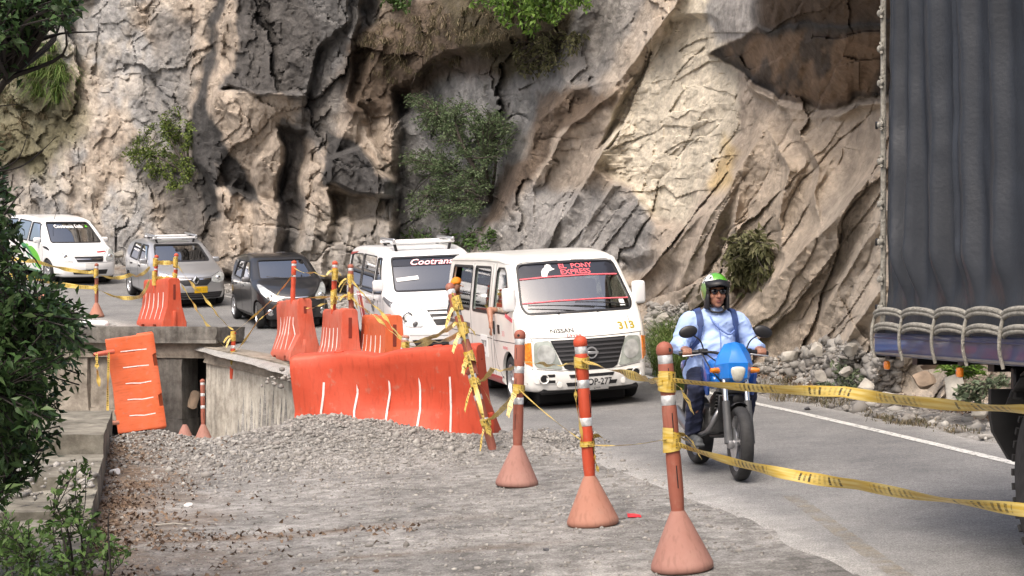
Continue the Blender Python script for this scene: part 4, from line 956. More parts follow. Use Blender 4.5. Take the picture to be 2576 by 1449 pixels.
# ================================================================== vehicles
# local frame of every vehicle: x to the picture's right, y from its nose backwards, z up; the nose is at y = 0
def off2(poly):
    n = len(poly); out = []
    for i in range(n):
        a = Vector(poly[i - 1]); b = Vector(poly[i]); c = Vector(poly[(i + 1) % n])
        t = ((b - a).normalized() + (c - b).normalized())
        if t.length < 1e-6: t = c - b
        t.normalize(); out.append(Vector((t.y, -t.x)))
    ar = sum(poly[i][0] * poly[(i + 1) % n][1] - poly[(i + 1) % n][0] * poly[i][1] for i in range(n))
    return [v * (1 if ar > 0 else -1) for v in out]          # outward
class Vehicle:
    def __init__(s, name, label, cat, pos, hd, prof, W, L, paint, belt, roof, a=.12, b=.06, fy=.5, fc=.06, ry=.5, rc=.05, bow=.10, bowy=1.4, rbow=.06, rnd=.07, group=None):
        s.W, s.L = W, L
        g0 = ground_z(pos[0], pos[1]); bx = pos[0] - math.sin(R(hd)) * 3.2; by = pos[1] + math.cos(R(hd)) * 3.2
        pitch = math.atan2(ground_z(bx, by) - g0, 3.2)
        rx = pos[0] + math.cos(R(hd)) * .8; rz = pos[1] + math.sin(R(hd)) * .8; lx = pos[0] - math.cos(R(hd)) * .8; lz = pos[1] - math.sin(R(hd)) * .8
        roll = math.atan2(ground_z(rx, rz) - ground_z(lx, lz), 1.6)
        s.root = thing(name, label, cat, (pos[0], pos[1], g0 + .012), (0, 0, 0), group)
        s.root.rotation_euler = (Matrix.Rotation(R(hd), 3, 'Z') @ Matrix.Rotation(pitch, 3, 'X') @ Matrix.Rotation(-roll, 3, 'Y')).to_euler()
        poly = prof; nrm = off2(poly)
        xs = [-1, -.995, -.98, -.955, -.92, -.87, -.8, -.66, -.45, -.22]; xs = xs + [0] + [-x for x in reversed(xs)]
        bm = bmesh.new(); rings = []
        for k in xs:
            e = max(0, (abs(k) - (1 - rnd / (W / 2))) / (rnd / (W / 2))); ins = rnd * (1 - math.sqrt(max(0, 1 - e * e)))
            rings.append([bm.verts.new((k * W / 2, p[0] - n.x * ins, p[1] - n.y * ins)) for p, n in zip(poly, nrm)])
        n = len(poly)
        for q, w in zip(rings, rings[1:]):
            for k in range(n): bm.faces.new((q[k], q[(k + 1) % n], w[(k + 1) % n], w[k]))
        bm.faces.new(rings[0]); bm.faces.new(list(reversed(rings[-1])))
        bmesh.ops.recalc_face_normals(bm, faces=bm.faces)
        for z in np.arange(.25, roof, .12):
            bmesh.ops.bisect_plane(bm, geom=bm.verts[:] + bm.edges[:] + bm.faces[:], plane_co=(0, 0, z), plane_no=(0, 0, 1))
        for y in np.arange(.15, L, .22):
            bmesh.ops.bisect_plane(bm, geom=bm.verts[:] + bm.edges[:] + bm.faces[:], plane_co=(0, y, 0), plane_no=(0, 1, 0))
        s.dp = (belt, roof, a, b, fy, fc, ry, rc, bow, bowy, rbow)
        for v in bm.verts: v.co = s.deform(v.co)
        bmesh.ops.recalc_face_normals(bm, faces=bm.faces)
        s.bvh = BVHTree.FromBMesh(bm)
        s.raw = bm; s.paint = paint; s.cut1 = bmesh.new(); s.cut2 = bmesh.new()
    def deform(s, v):
        belt, roof, a, b, fy, fc, ry, rc, bow, bowy, rbow = s.dp; x, y, z = v; k = (2 * x / s.W)
        if z > belt: sx = 1 - a * min(1.1, (z - belt) / (roof - belt)) ** 1.15
        else: sx = 1 - b * ((belt - z) / belt) ** 2
        if y < fy: sx *= 1 - fc * ((fy - y) / fy) ** 2
        if y > s.L - ry: sx *= 1 - rc * ((y - (s.L - ry)) / ry) ** 2
        y2 = y + bow * k * k * max(0, 1 - max(0, y) / bowy) - rbow * k * k * max(0, 1 - (s.L - y) / 1.0)
        return Vector((x * sx, y2, z))
    # -- projections on the bodywork
    def hit(s, d, p, q):
        """d 'f' front (x, z), 'l' picture-left flank (y, z), 'r' other flank, 't' from above (x, y), 'b' from behind (x, z)"""
        o, dr = {'f': ((p, -3, q), (0, 1, 0)), 'l': ((-4, p, q), (1, 0, 0)), 'r': ((4, p, q), (-1, 0, 0)), 't': ((p, q, 5), (0, 0, -1)), 'b': ((p, s.L + 3, q), (0, -1, 0))}[d]
        c, n, i, _ = s.bvh.ray_cast(Vector(o), Vector(dr))
        if c is None:
            c, n, i, _ = s.bvh.find_nearest(Vector({'f': (p, 0, q), 'l': (-s.W / 2, p, q), 'r': (s.W / 2, p, q), 't': (p, q, 2), 'b': (p, s.L, q)}[d]))
        if n.dot(Vector(dr)) > 0: n = -n
        return c, n
    def patch(s, name, d, poly, m, off=.004, th=.012, parent=None, cuts=2, smooth=40, label=None):
        bm = bmesh.new(); f = bm.faces.new([bm.verts.new((p[0], p[1], 0)) for p in poly])
        bmesh.ops.triangulate(bm, faces=[f])
        for _ in range(5):
            es = [e for e in bm.edges if e.calc_length() > .11]
            if not es: break
            bmesh.ops.subdivide_edges(bm, edges=es, cuts=1); bmesh.ops.triangulate(bm, faces=bm.faces)
        bd = [e for e in bm.edges if len(e.link_faces) == 1]; base = {}
        for v in list(bm.verts):
            c, n = s.hit(d, v.co.x, v.co.y); base[v] = (c, n); 
        if th:
            inner = {v: bm.verts.new(base[v][0] - base[v][1] * th) for e in bd for v in e.verts}
            for e in bd:
                a, b = e.verts; bm.faces.new((a, b, inner[b], inner[a]))
        for v, (c, n) in base.items(): v.co = c + n * off
        bmesh.ops.recalc_face_normals(bm, faces=bm.faces)
        o = obj(name, bm, m, parent or s.root, smooth)
        if label: o['label'] = label
        return o
    def line(s, name, d, pts, w, m, off=.002, parent=None, close=False):
        V = []; F = []; P = []
        pts = list(pts) + ([pts[0]] if close else [])
        for a, b in zip(pts, pts[1:]):
            L = math.hypot(b[0] - a[0], b[1] - a[1]); k = max(1, int(L / .06))
            P += [(a[0] + (b[0] - a[0]) * i / k, a[1] + (b[1] - a[1]) * i / k) for i in range(k)]
        P.append(pts[-1]); bm = bmesh.new(); vs = []
        for i, p in enumerate(P):
            a = P[max(i - 1, 0)] if not close else P[i - 1 if i else -2]; b = P[min(i + 1, len(P) - 1)] if not close else P[i + 1 if i + 1 < len(P) else 1]
            t = Vector((b[0] - a[0], b[1] - a[1])).normalized(); nn = Vector((t.y, -t.x)) * w / 2; row = []
            for sg in (-1, 1):
                c, n = s.hit(d, p[0] + sg * nn.x, p[1] + sg * nn.y); row += [bm.verts.new(c + n * off), bm.verts.new(c - n * .01)]
            vs.append(row)
        for a, b in zip(vs, vs[1:]):
            for i, j in ((0, 2), (2, 3), (3, 1), (1, 0)): bm.faces.new((a[i], a[j], b[j], b[i]))
        bmesh.ops.recalc_face_normals(bm, faces=bm.faces)
        return obj(name, bm, m, parent or s.root, 40)
    def text(s, name, d, txt, cx, cz, h, m, off=.006, sx=1.0, flip=1, shear=0.0, rot=0.0, parent=None, bold=0.0):
        cu = bpy.data.curves.new('t', 'FONT'); cu.body = txt; cu.align_x = 'CENTER'; cu.align_y = 'CENTER'; cu.size = 1.0; cu.shear = shear; cu.resolution_u = 3; cu.offset = bold
        o = bpy.data.objects.new('t', cu); COL.objects.link(o); bpy.context.view_layer.update(); me = evaluated(o); bpy.data.objects.remove(o)
        bm = bmesh.new(); bm.from_mesh(me); bpy.data.meshes.remove(me)
        bmesh.ops.triangulate(bm, faces=bm.faces)
        k = h / 0.72; c, q = math.cos(rot), math.sin(rot)
        for v in bm.verts:
            x, y = v.co.x * k * sx, v.co.y * k; x, y = x * c - y * q, x * q + y * c
            p, n = s.hit(d, cx + flip * x, cz + y); v.co = p + n * off
        return obj(name, bm, m, parent or s.root)
    # -- openings
    def window(s, d, poly, gm, name='window', rub=.022, rubm=None, parent=None, depth=2.4, glassless=False):
        bm = s.cut1 if d in 'lr' else s.cut2
        if d == 'lr' or d == 'l': rng = (-s.W, s.W); mk = lambda p, t: (t, p[0], p[1])
        elif d == 'f': rng = (-.6, depth); mk = lambda p, t: (p[0], t, p[1])
        elif d == 'b': rng = (s.L - 1.2, s.L + .6); mk = lambda p, t: (p[0], t, p[1])
        if d != 'r':
            a = [bm.verts.new(mk(p, rng[0])) for p in poly]; b = [bm.verts.new(mk(p, rng[1])) for p in poly]; n = len(poly)
            for k in range(n): bm.faces.new((a[k], a[(k + 1) % n], b[(k + 1) % n], b[k]))
            bm.faces.new(a); bm.faces.new(list(reversed(b)))
        for dd in ('l', 'r') if d == 'l' else (d,):
            g = s.patch(name, dd, poly, gm, -.014, 0, None, 2, 180)
            if rub: s.line('rubber_seal', dd, poly, rub, rubm or M['black'], .004, g, True)
            yield g
    def arch(s, y, r, z):
        s.wells = getattr(s, 'wells', []) + [(y, z, r)]
        for sg in (-1, 1):
            b = bmesh.new(); lathe_bm(b, [(r, -.19), (r, .25)], 28, 'x', (sg * (s.W / 2 - .03), y, z))
            me = bpy.data.meshes.new('c'); b.to_mesh(me); b.free(); s.cut1.from_mesh(me); bpy.data.meshes.remove(me)
    def finish(s, th=.035):
        body = obj('body', s.raw, [s.paint, M['cabin']], s.root); s.body = body
        ops = []
        sm = body.modifiers.new('shell', 'SOLIDIFY'); sm.thickness = th; sm.offset = -1; sm.material_offset = 1
        for c in (s.cut1, s.cut2):
            if not c.faces: continue
            bmesh.ops.recalc_face_normals(c, faces=c.faces); co = obj('cutter', c, None, s.root); ops.append(co)
            bo = body.modifiers.new('cut', 'BOOLEAN'); bo.operation = 'DIFFERENCE'; bo.solver = 'EXACT'; bo.object = co; bo.use_self = False
        raw = len(body.data.vertices); me = None
        for sol, us in (('EXACT', True), ('EXACT', False), ('FAST', False)):
            for bo in body.modifiers:
                if bo.type == 'BOOLEAN':
                    bo.solver = sol
                    if sol == 'EXACT': bo.use_self = us
            bpy.context.view_layer.update()
            me = evaluated(body)
            t = BVHTree.FromPolygons([q.co for q in me.vertices], [tuple(q.vertices) for q in me.polygons])
            ok = t.ray_cast(Vector((0, s.L * .5, 5)), Vector((0, 0, -1)))[0]; bon = t.ray_cast(Vector((0, -3, .7)), Vector((0, 1, 0)))[0]; fl = t.ray_cast(Vector((-4, s.L * .5, .6)), Vector((1, 0, 0)))[0]; fr = t.ray_cast(Vector((4, s.L * .5, .6)), Vector((-1, 0, 0)))[0]
            good = len(me.vertices) > raw * 1.8 and ok and ok.z > .8 * s.dp[1] and bon and bon.y < .5 and fl and fl.x < -.5 and fr and fr.x > .5
            print('BODY', s.root.name, sol, us, raw, len(me.vertices), bool(good))
            if good: break
        body.modifiers.clear(); old = body.data; body.data = me; bpy.data.meshes.remove(old)
        for o in ops: drop(o)
        me.shade_smooth(); me.set_sharp_from_angle(angle=R(28)); me.name = 'body'
        return body
    def wheel(s, x, y, r, w, style='spoke', n=5, steer=0.0, rimr=None):
        """on the side x < 0 or x > 0"""
        sg = -1 if x < 0 else 1; rr = rimr or r * .66
        e = bpy.data.objects.new('wheel', None); COL.objects.link(e); e.parent = s.root; e.location = (x, y, r); e.rotation_euler = (0, 0, steer); e.empty_display_size = .1
        h = w / 2
        obj('tyre', lathe([(rr, -h * .8), (rr + .02, -h * .92), (r * .88, -h), (r * .96, -h * .86), (r, -h * .62), (r, h * .62), (r * .96, h * .86), (r * .88, h), (rr + .02, h * .92), (rr, h * .8)], 36, 'x', close=False), M['rubber'], e, 50)
        bm = bmesh.new(); f = sg * h * .72
        lathe_bm(bm, [(rr + .004, f - sg * .14), (rr + .004, f + sg * .02), (rr - .02, f + sg * .022), (rr - .035, f - sg * .03), (rr - .03, f - sg * .12)], 32, 'x', close=False)
        lathe_bm(bm, [(.001, f + sg * .012), (.05, f + sg * .01), (.065, f - sg * .02), (.065, f - sg * .08)], 16, 'x', close=False)
        if style == 'spoke':
            for k in range(n):
                A = Matrix.Rotation(2 * math.pi * k / n, 3, 'X')
                for dx in (-.017, .017) if n <= 5 else (0,):
                    box_bm(bm, A @ Vector((f - sg * .015, dx * 2, rr * .52)), (.03, .030 if n <= 5 else .028, rr * .86), .008, 1, A)
        else:
            lathe_bm(bm, [(.06, f), (rr * .5, f + sg * .015), (rr * .8, f - sg * .005), (rr * .93, f - sg * .03)], 32, 'x', close=False)
        bmesh.ops.recalc_face_normals(bm, faces=bm.faces)
        obj('rim', bm, M['alloy'], e, 40)
        obj('brake_disc', lathe([(.05, 0), (rr * .72, 0), (rr * .72, sg * .012), (.05, sg * .012)], 24, 'x', (f - sg * .11, 0, 0)), M['steel'], e)
        return e
    def plate(s, x, z, w, h, m, txt, tm=None, d='f', sub=None):
        c, n = s.hit(d, x, z)
        p = s.patch('number_plate', d, [(x - w / 2, z - h / 2), (x + w / 2, z - h / 2), (x + w / 2, z + h / 2), (x - w / 2, z + h / 2)], m, .02, .03)
        if txt: s.text('plate_lettering', d, txt, x, z + (.015 if sub else 0), h * .52, tm or M['ink'], .0235, .92, 1, parent=p, bold=.012)
        if sub: s.text('plate_lettering', d, sub, x, z - h * .36, h * .14, tm or M['ink'], .0235, 1.3, 1, parent=p)
        return p
    def mirror(s, x, y, z, sz, m, armz=0):
        sg = -1 if x < 0 else 1
        b = obj('mirror', box((x + sg * sz[0] * .5, y, z), sz, min(sz) * .32, 3), m, s.root, 60)
        c, n = s.hit('l' if sg < 0 else 'r', y + .03, z - sz[2] * .3)
        obj('mirror_arm', tube([c - n * .03, (x + sg * .03, y + .01, z - sz[2] * .25 + armz)], .02, 8), M['black'], b, 60); return b
    def interior(s, rows, floor=.45, dash=(.75, .95), wid=None, seat_h=.42, wheel_side=1):
        wid = wid or s.W / 2 - .2
        obj('cabin_floor', box((0, s.L * .52, floor - .06), (s.W - .30, s.L * .80, .10)), M['dark'], s.root)
        y, z = dash
        obj('dashboard', box((0, y, z - .15), (s.W - .30, .34, .26), .08, 3), M['black'], s.root, 50)
        for i, ry in enumerate(rows):
            for sx in (-1, 1):
                bm = box((sx * wid * .55, ry, floor + seat_h * .55), (wid * .86, .46, .16), .05, 2); box_bm(bm, (sx * wid * .55, ry + .27, floor + seat_h + .30), (wid * .82, .13, .62), .05, 2, Matrix.Rotation(R(-10), 3, 'X')); box_bm(bm, (sx * wid * .55, ry + .34, floor + seat_h + .72), (.26, .09, .17), .04, 2)
                obj('seat', bm, M['seat'], s.root, 50)
        bm = bmesh.new(); A = Matrix.Rotation(R(62), 3, 'X'); c = Vector((wheel_side * wid * .55, y + .26, z + .03))
        tube_bm(bm, [c + A @ Vector((.18 * math.cos(2 * math.pi * k / 20), .18 * math.sin(2 * math.pi * k / 20), 0)) for k in range(21)], .014, 8, False)
        for k in (0, 2.1, 4.2): tube_bm(bm, [c, c + A @ Vector((.18 * math.cos(k), .18 * math.sin(k), 0))], .012, 6)
        obj('steering_wheel', bm, M['black'], s.root, 60)
    def underbody(s, y0, y1, z0=.2, z1=.45):
        for y, z, r in s.wells: obj('wheel_well', box((0, y, z + .02), (s.W - .52, 2 * r, r * 1.7), .03, 1), M['dark'], s.root)
        obj('underbody', box((0, (y0 + y1) / 2, (z0 + z1) / 2), (s.W - .5, y1 - y0, z1 - z0), .04, 1), M['dark'], s.root)
    def slats(s, d, x0, x1, zs, h, m, name, proud=.012, parent=None, taper=None):
        for i, z in enumerate(zs):
            k = taper[i] if taper else 0
            s.patch(name, d, [(x0 + k, z - h / 2), (x1 - k, z - h / 2), (x1 - k, z + h / 2), (x0 + k, z + h / 2)], m, proud, proud + .006, parent)
M['cabin'] = mat('grey_cabin_lining', (0.10, 0.10, 0.098), .8, var=.15, scale=4)
mir = lambda poly: [(-p[0], p[1]) for p in reversed(poly)]
def rnd_(poly, it=1, r=.055):
    if it > 1: return chaikin(poly, it)
    out = []; n = len(poly)
    for i in range(n):
        a, b, c = Vector(poly[i - 1]), Vector(poly[i]), Vector(poly[(i + 1) % n])
        k = min(r, .45 * (a - b).length, .45 * (c - b).length); p = b + (a - b).normalized() * k; q = b + (c - b).normalized() * k
        for t in (0, .33, .67, 1): out.append(tuple((1 - t) ** 2 * p + 2 * t * (1 - t) * b + t * t * q))
    return out

# ---------------------------------------------------------------- 1. white minibus at the front of the queue
prof = chaikin([(.10, .22), (.02, .26), (.0, .42), (.02, .56), (.035, .72), (.06, .90), (.13, .99), (.24, 1.09), (.33, 1.17), (.42, 1.27), (.92, 1.80), (1.02, 1.87), (1.30, 1.94), (1.9, 1.985), (2.6, 1.99), (3.6, 1.98), (4.3, 1.95), (4.55, 1.88), (4.64, 1.6), (4.69, 1.1), (4.70, .6), (4.66, .33), (4.5, .24), (3.5, .22), (2.0, .22), (1.0, .22)], 1)
v = Vehicle('passenger_van', 'white minibus with a black grille and red windscreen lettering, leading the queue', 'van', (1.04, 19.9), 15, prof, 1.72, 4.7, M['white2'], 1.15, 1.99, a=.15, b=.04, fy=.55, fc=.09, ry=.4, rc=.05, bow=.15, bowy=1.7, rbow=.05, rnd=.09, group='vehicles queuing along the cliff road')
V1 = v
v.arch(.88, .385, .33); v.arch(3.45, .385, .33)
ws = rnd_([(-.70, 1.205), (.70, 1.205), (.745, 1.30), (.66, 1.80), (.60, 1.84), (-.60, 1.84), (-.66, 1.80), (-.745, 1.30)], 1)
wsg = list(v.window('f', ws, M['glass'], 'windscreen', .03, depth=1.5))[0]
fw = rnd_([(.80, 1.27), (1.55, 1.20), (1.56, 1.78), (1.22, 1.80), (1.02, 1.66)], 2)
list(v.window('l', [(.74, 1.24), (.92, 1.20), (1.56, 1.20), (1.58, 1.26), (1.57, 1.74), (1.50, 1.79), (1.20, 1.79), (1.08, 1.72)], M['glassc'], 'door_window', .02))
list(v.window('l', rnd_([(1.86, 1.18), (2.78, 1.18), (2.80, 1.79), (1.90, 1.79)], 1), M['glassc'], 'side_window', .035))
g_ = list(v.window('l', rnd_([(2.95, 1.18), (4.28, 1.20), (4.16, 1.79), (2.95, 1.79)], 1), M['glassc'], 'side_window', .035))[0]
b_ = bmesh.new(); b_.from_mesh(g_.data)                # its sliding half is pushed open
bmesh.ops.delete(b_, geom=[f for f in b_.faces if f.calc_center_median().y > 3.70], context='FACES'); b_.to_mesh(g_.data); b_.free()
list(v.window('b', rnd_([(-.62, 1.2), (.62, 1.2), (.56, 1.78), (-.56, 1.78)], 1), M['glassd'], 'rear_window', .03))
v.finish(.04)
for sg in (-1, 1):
    for y in (.88, 3.45): v.wheel(sg * .745, y, .325, .19, 'spoke', 5, R(-3) if y < 1 else 0)
v.interior([1.35, 2.25, 3.1, 3.9], .55, (.62, 1.20)); v.underbody(.3, 4.5, .24, .5)
obj('bumper_valance', box((0, .32, .24), (1.3, .4, .10), .03, 1), M['dark'], v.root)
# face
gr = v.patch('grille', 'f', [(-.50, .875), (.50, .875), (.47, .80), (.35, .52), (.28, .485), (-.28, .485), (-.35, .52), (-.47, .80)], M['black'], .006, .02)
v.slats('f', -.48, .48, [.845, .79, .735, .68, .625, .57], .022, M['seam'], 'grille_slat', .016, gr, [.01, .03, .05, .075, .10, .12])
c, n = v.hit('f', 0, .70); em = lathe([(.058, .0), (.074, .0), (.078, .012), (.072, .022), (.060, .022), (.058, .0)], 28, 'y', c - Vector((0, .055, 0)), False); box_bm(em, c - Vector((0, .045, 0)), (.18, .016, .036), .006, 1); obj('emblem', em, M['silver'], v.root, 40)
for f in (lambda p: p, mir):
    hl = v.patch('headlight', 'f', f(rnd_([(-.705, .865), (-.53, .875), (-.49, .85), (-.375, .52), (-.40, .51), (-.67, .545), (-.715, .58)], 1)), M['lens2'], .012, .03)
    v.patch('reflector', 'f', f(rnd_([(-.66, .62), (-.52, .57), (-.44, .66), (-.48, .80), (-.60, .84), (-.68, .76)], 2)), M['lens'], .018, .02, hl)
    v.patch('indicator', 'f', f([(-.815, .85), (-.735, .86), (-.735, .56), (-.80, .60)]), M['amber'], .012, .03)
    v.patch('indicator_rim', 'f', f([(-.815, .905), (-.715, .905), (-.715, .868), (-.815, .862)]), M['lens'], .010, .03)
    v.patch('bumper_recess', 'f', f(rnd_([(-.74, .46), (-.46, .465), (-.44, .33), (-.73, .34)], 1)), M['white2'], .012, .02)
    for z in (.435, .362): v.patch('bumper_vent', 'f', f([(-.66, z - .018), (-.475, z - .018), (-.475, z + .018), (-.66, z + .018)]), M['black'], .016, .02)
    q = f([(-.615, .40)])[0]; c, n = v.hit('f', *q)
    fl = obj('fog_light', lathe([(.050, 0), (.066, 0), (.070, -.02), (.062, -.04), (.050, -.035), (.046, -.01)], 20, 'y', c, False), M['white2'], v.root, 50)
    obj('fog_lens', lathe([(.001, -.02), (.03, -.022), (.048, -.012)], 18, 'y', c, False), M['ink'], fl, 60)
v.patch('lower_intake', 'f', [(-.30, .435), (.30, .435), (.28, .395), (-.28, .395)], M['black'], .008, .02)
v.patch('lower_intake', 'f', [(-.34, .335), (.34, .335), (.32, .29), (-.32, .29)], M['black'], .008, .02)
for x in (-.42, .42):
    c, n = v.hit('f', x, .315); obj('tow_cover', lathe([(.001, -.012), (.035, -.01), (.04, .0)], 16, 'y', c), M['white2'], v.root, 60)
v.plate(.06, .315, .33, .155, M['plate_white'], 'TOP-277', sub='CHIA')
v.line('bonnet_gap', 'f', [(-.80, .915), (-.5, .905), (0, .90), (.5, .905), (.80, .915)], .008, M['seam'])
for x in (-.57, .60): v.line('bonnet_gap', 'f', [(x, .90), (x * 1.02, 1.0), (x * 1.03, 1.12)], .006, M['seam'])
v.line('bumper_gap', 'f', [(-.81, .535), (-.4, .49), (.4, .49), (.81, .535)], .007, M['seam'])
# print on the windscreen: sun strip, red line, rider silhouette, wording
v.patch('sun_strip', 'f', [(-.715, 1.66), (.715, 1.66), (.672, 1.80), (.60, 1.835), (-.60, 1.835), (-.672, 1.80)], M['visor'], -.008, 0, wsg)
v.line('sun_strip_edge', 'f', [(-.72, 1.645), (-.3, 1.665), (.3, 1.668), (.72, 1.65)], .014, M['pink'], -.005, wsg)
v.line('lower_strip', 'f', [(-.72, 1.345), (-.3, 1.36), (.3, 1.36), (.72, 1.345)], .012, M['pink'], -.006, wsg)
v.text('lettering', 'f', 'EL  PONY', .12, 1.785, .058, M['pink'], -.004, 1.35, parent=wsg, bold=.02)
v.text('lettering', 'f', 'EXPRESS', .10, 1.710, .062, M['pink'], -.004, 1.30, parent=wsg, bold=.025)
v.patch('rider_silhouette', 'f', [(-.37, 1.67), (-.30, 1.665), (-.285, 1.70), (-.25, 1.735), (-.215, 1.745), (-.17, 1.755), (-.205, 1.775), (-.215, 1.81), (-.25, 1.825), (-.285, 1.81), (-.30, 1.785), (-.33, 1.765), (-.36, 1.73)], M['bandw'], -.004, 0, wsg)
for a, b in (((-.66, 1.30), (.18, 1.225)), ((-.05, 1.315), (.66, 1.235))):
    pts = []
    for k in range(9):
        t = k / 8; c, n = v.hit('f', a[0] + (b[0] - a[0]) * t, a[1] + (b[1] - a[1]) * t + .012 * math.sin(math.pi * t)); pts.append(c + n * (.02 + .02 * t))
    obj('wiper', tube(pts, [.007] * 5 + [.010] * 4, 6), M['black'], v.root, 60)
v.patch('windscreen_sticker', 'f', [(.575, 1.25), (.645, 1.25), (.64, 1.33), (.572, 1.33)], M['bandw'], -.004, 0, wsg)
for x in (-.30, .22):
    c, n = v.hit('f', x, 1.19); obj('washer_jet', box(c + Vector((0, 0, .012)), (.03, .03, .03), .008, 1), M['black'], v.root)
v.text('lettering', 'f', 'NISSAN', -.33, .985, .050, M['ink'], .005, 1.3, bold=.02); v.text('lettering', 'f', 'Urvan', -.20, .925, .042, M['redpaint'], .005, 1.3, shear=.25, bold=.015)
v.text('lettering', 'f', '313', .55, 1.00, .088, M['gold'], .005, 1.35, bold=.03)
# flank on the picture's left (and its twin)
for d in 'lr':
    for pts in ([(.52, 1.20), (.56, .95), (.50, .80)], [(1.62, 1.85), (1.63, .33)], [(2.88, 1.84), (2.89, .40)], [(1.70, .835), (4.55, .84)], [(.45, .84), (1.62, .82)], [(1.78, 1.84), (1.78, 1.15), (1.76, .34)], [(1.25, .34), (1.50, .5), (1.62, .8)]):
        v.line('door_gap', d, pts, .009, M['seam'])
    v.line('roof_gutter', d, [(.95, 1.84), (1.5, 1.885), (2.4, 1.895), (4.4, 1.875)], .025, M['white2'], .012)
    v.patch('slide_rail', d, [(2.95, .93), (4.35, .945), (4.35, 1.0), (2.95, .99)], M['steel'], .004, .02)
    for y in (1.55, 1.72): v.patch('door_handle', d, [(y - .022, .90), (y + .022, .90), (y + .022, 1.08), (y - .022, 1.08)], M['black'], .014, .02)
    v.patch('fuel_flap', d, [(1.27, .92), (1.38, .92), (1.38, 1.04), (1.27, 1.04)], M['black'], .004, .01)
    v.patch('sill_band', d, [(1.30, .245), (3.05, .245), (3.05, .345), (1.30, .345)], M['redpaint'], .006, .02)
    st = v.patch('side_plate', d, [(1.98, .56), (2.36, .56), (2.36, .86), (1.98, .86)], M['bandw'], .004, .006)
    fl = -1 if d == 'l' else 1
    v.text('lettering', d, 'TOP 277', 2.17, .74, .085, M['greyink'], .007, .62, -fl if d == 'l' else fl, parent=st, bold=.02) if d == 'r' else v.text('lettering', d, 'TOP 277', 2.17, .74, .085, M['greyink'], .007, .62, -1, parent=st, bold=.02)
    v.text('lettering', d, 'CHIA', 2.17, .61, .04, M['greyink'], .007, 1.0, -1 if d == 'l' else 1, parent=st)
    v.patch('red_stripe', d, [(.60, 1.10), (.95, 1.16), (.95, 1.21), (.60, 1.15)], M['pink'], .005, .006)
    v.text('lettering', d, '313', 1.08, .93, .07, M['pink'], .005, .9, -1 if d == 'l' else 1)
    v.text('lettering', d, 'SERVICIO PUBLICO', 1.0, .75, .035, M['pink'], .005, .6, -1 if d == 'l' else 1, bold=.02)
for sg in (-1, 1): v.mirror(sg * .80, .62, 1.40, (.17, .12, .30), M['white'])

# ---------------------------------------------------------------- 2. white van with a roof rack behind it
prof = chaikin([(.12, .20), (.02, .26), (.0, .45), (.03, .62), (.10, .78), (.20, .92), (.45, 1.03), (.95, 1.14), (1.05, 1.19), (1.62, 1.68), (1.78, 1.78), (2.05, 1.86), (2.6, 1.92), (3.4, 1.925), (4.5, 1.89), (4.9, 1.82), (5.0, 1.6), (5.08, 1.1), (5.12, .6), (5.06, .32), (4.9, .24), (3.5, .21), (2.0, .21), (1.0, .2)], 1)
v = Vehicle('passenger_van', 'white van with a roof rack and script lettering on its windscreen, second in queue', 'van', (-1.02, 27.0), 16, prof, 1.92, 5.12, M['white'], 1.10, 1.92, a=.16, b=.05, fy=.8, fc=.14, ry=.4, rc=.06, bow=.22, bowy=2.1, rbow=.06, rnd=.12, group='vehicles queuing along the cliff road')
v.arch(.98, .40, .34); v.arch(4.1, .40, .34)
wsg = list(v.window('f', rnd_([(-.74, 1.175), (.74, 1.175), (.66, 1.74), (-.66, 1.74)], 1), M['glassd'], 'windscreen', .03, depth=1.95))[0]
list(v.window('l', rnd_([(1.25, 1.14), (1.98, 1.10), (1.98, 1.74), (1.80, 1.74)], 1), M['glassd'], 'door_window', .03))
list(v.window('l', rnd_([(2.08, 1.10), (3.35, 1.12), (3.35, 1.77), (2.08, 1.76)], 1), M['glassd'], 'side_window', .02))
list(v.window('l', rnd_([(3.42, 1.12), (4.72, 1.16), (4.60, 1.74), (3.42, 1.77)], 1), M['glassd'], 'side_window', .02))
v.finish(.04)
for sg in (-1, 1):
    for y in (.98, 4.1): v.wheel(sg * .84, y, .34, .20, 'spoke', 6)
v.interior([1.95, 3.0, 3.9], .5, (1.25, 1.16)); v.underbody(.3, 4.9, .22, .5)
for f in (lambda p: p, mir):
    hl = v.patch('headlight', 'f', f(rnd_([(-.885, 1.0), (-.80, 1.0), (-.62, .80), (-.47, .64), (-.50, .61), (-.74, .62), (-.83, .76)], 1)), M['lens'], .012, .03)
    c, n = v.hit('f', *f([(-.71, .78)])[0]); obj('lamp_ring', lathe([(.06, 0), (.085, -.012), (.095, 0)], 20, 'y', c - Vector((0, .025, 0)), False), M['chrome'], hl, 60)
    c, n = v.hit('f', *f([(-.60, .66)])[0]); obj('lamp_ring', lathe([(.001, -.01), (.04, -.006), (.05, 0)], 16, 'y', c - Vector((0, .02, 0)), False), M['steel'], hl, 60)
    v.patch('fog_recess', 'f', f([(-.62, .36), (-.40, .37), (-.40, .29), (-.58, .29)]), M['black'], .006, .02)
g = v.patch('grille', 'f', [(-.38, .89), (.38, .89), (.25, .63), (-.25, .63)], M['black'], .004, .02)
v.slats('f', -.40, .40, [.83, .745], .035, M['white'], 'grille_bar', .02, g, [.05, .10])
v.patch('lower_intake', 'f', [(-.66, .39), (.66, .39), (.58, .25), (-.58, .25)], M['black'], .006, .02)
v.slats('f', -.60, .60, [.32], .02, M['seam'], 'intake_bar', .012)
v.line('bonnet_gap', 'f', [(-.62, .87), (-.38, .915), (.38, .915), (.62, .87)], .008, M['seam']); v.line('bumper_gap', 'f', [(-.86, .47), (0, .45), (.86, .47)], .007, M['seam'])
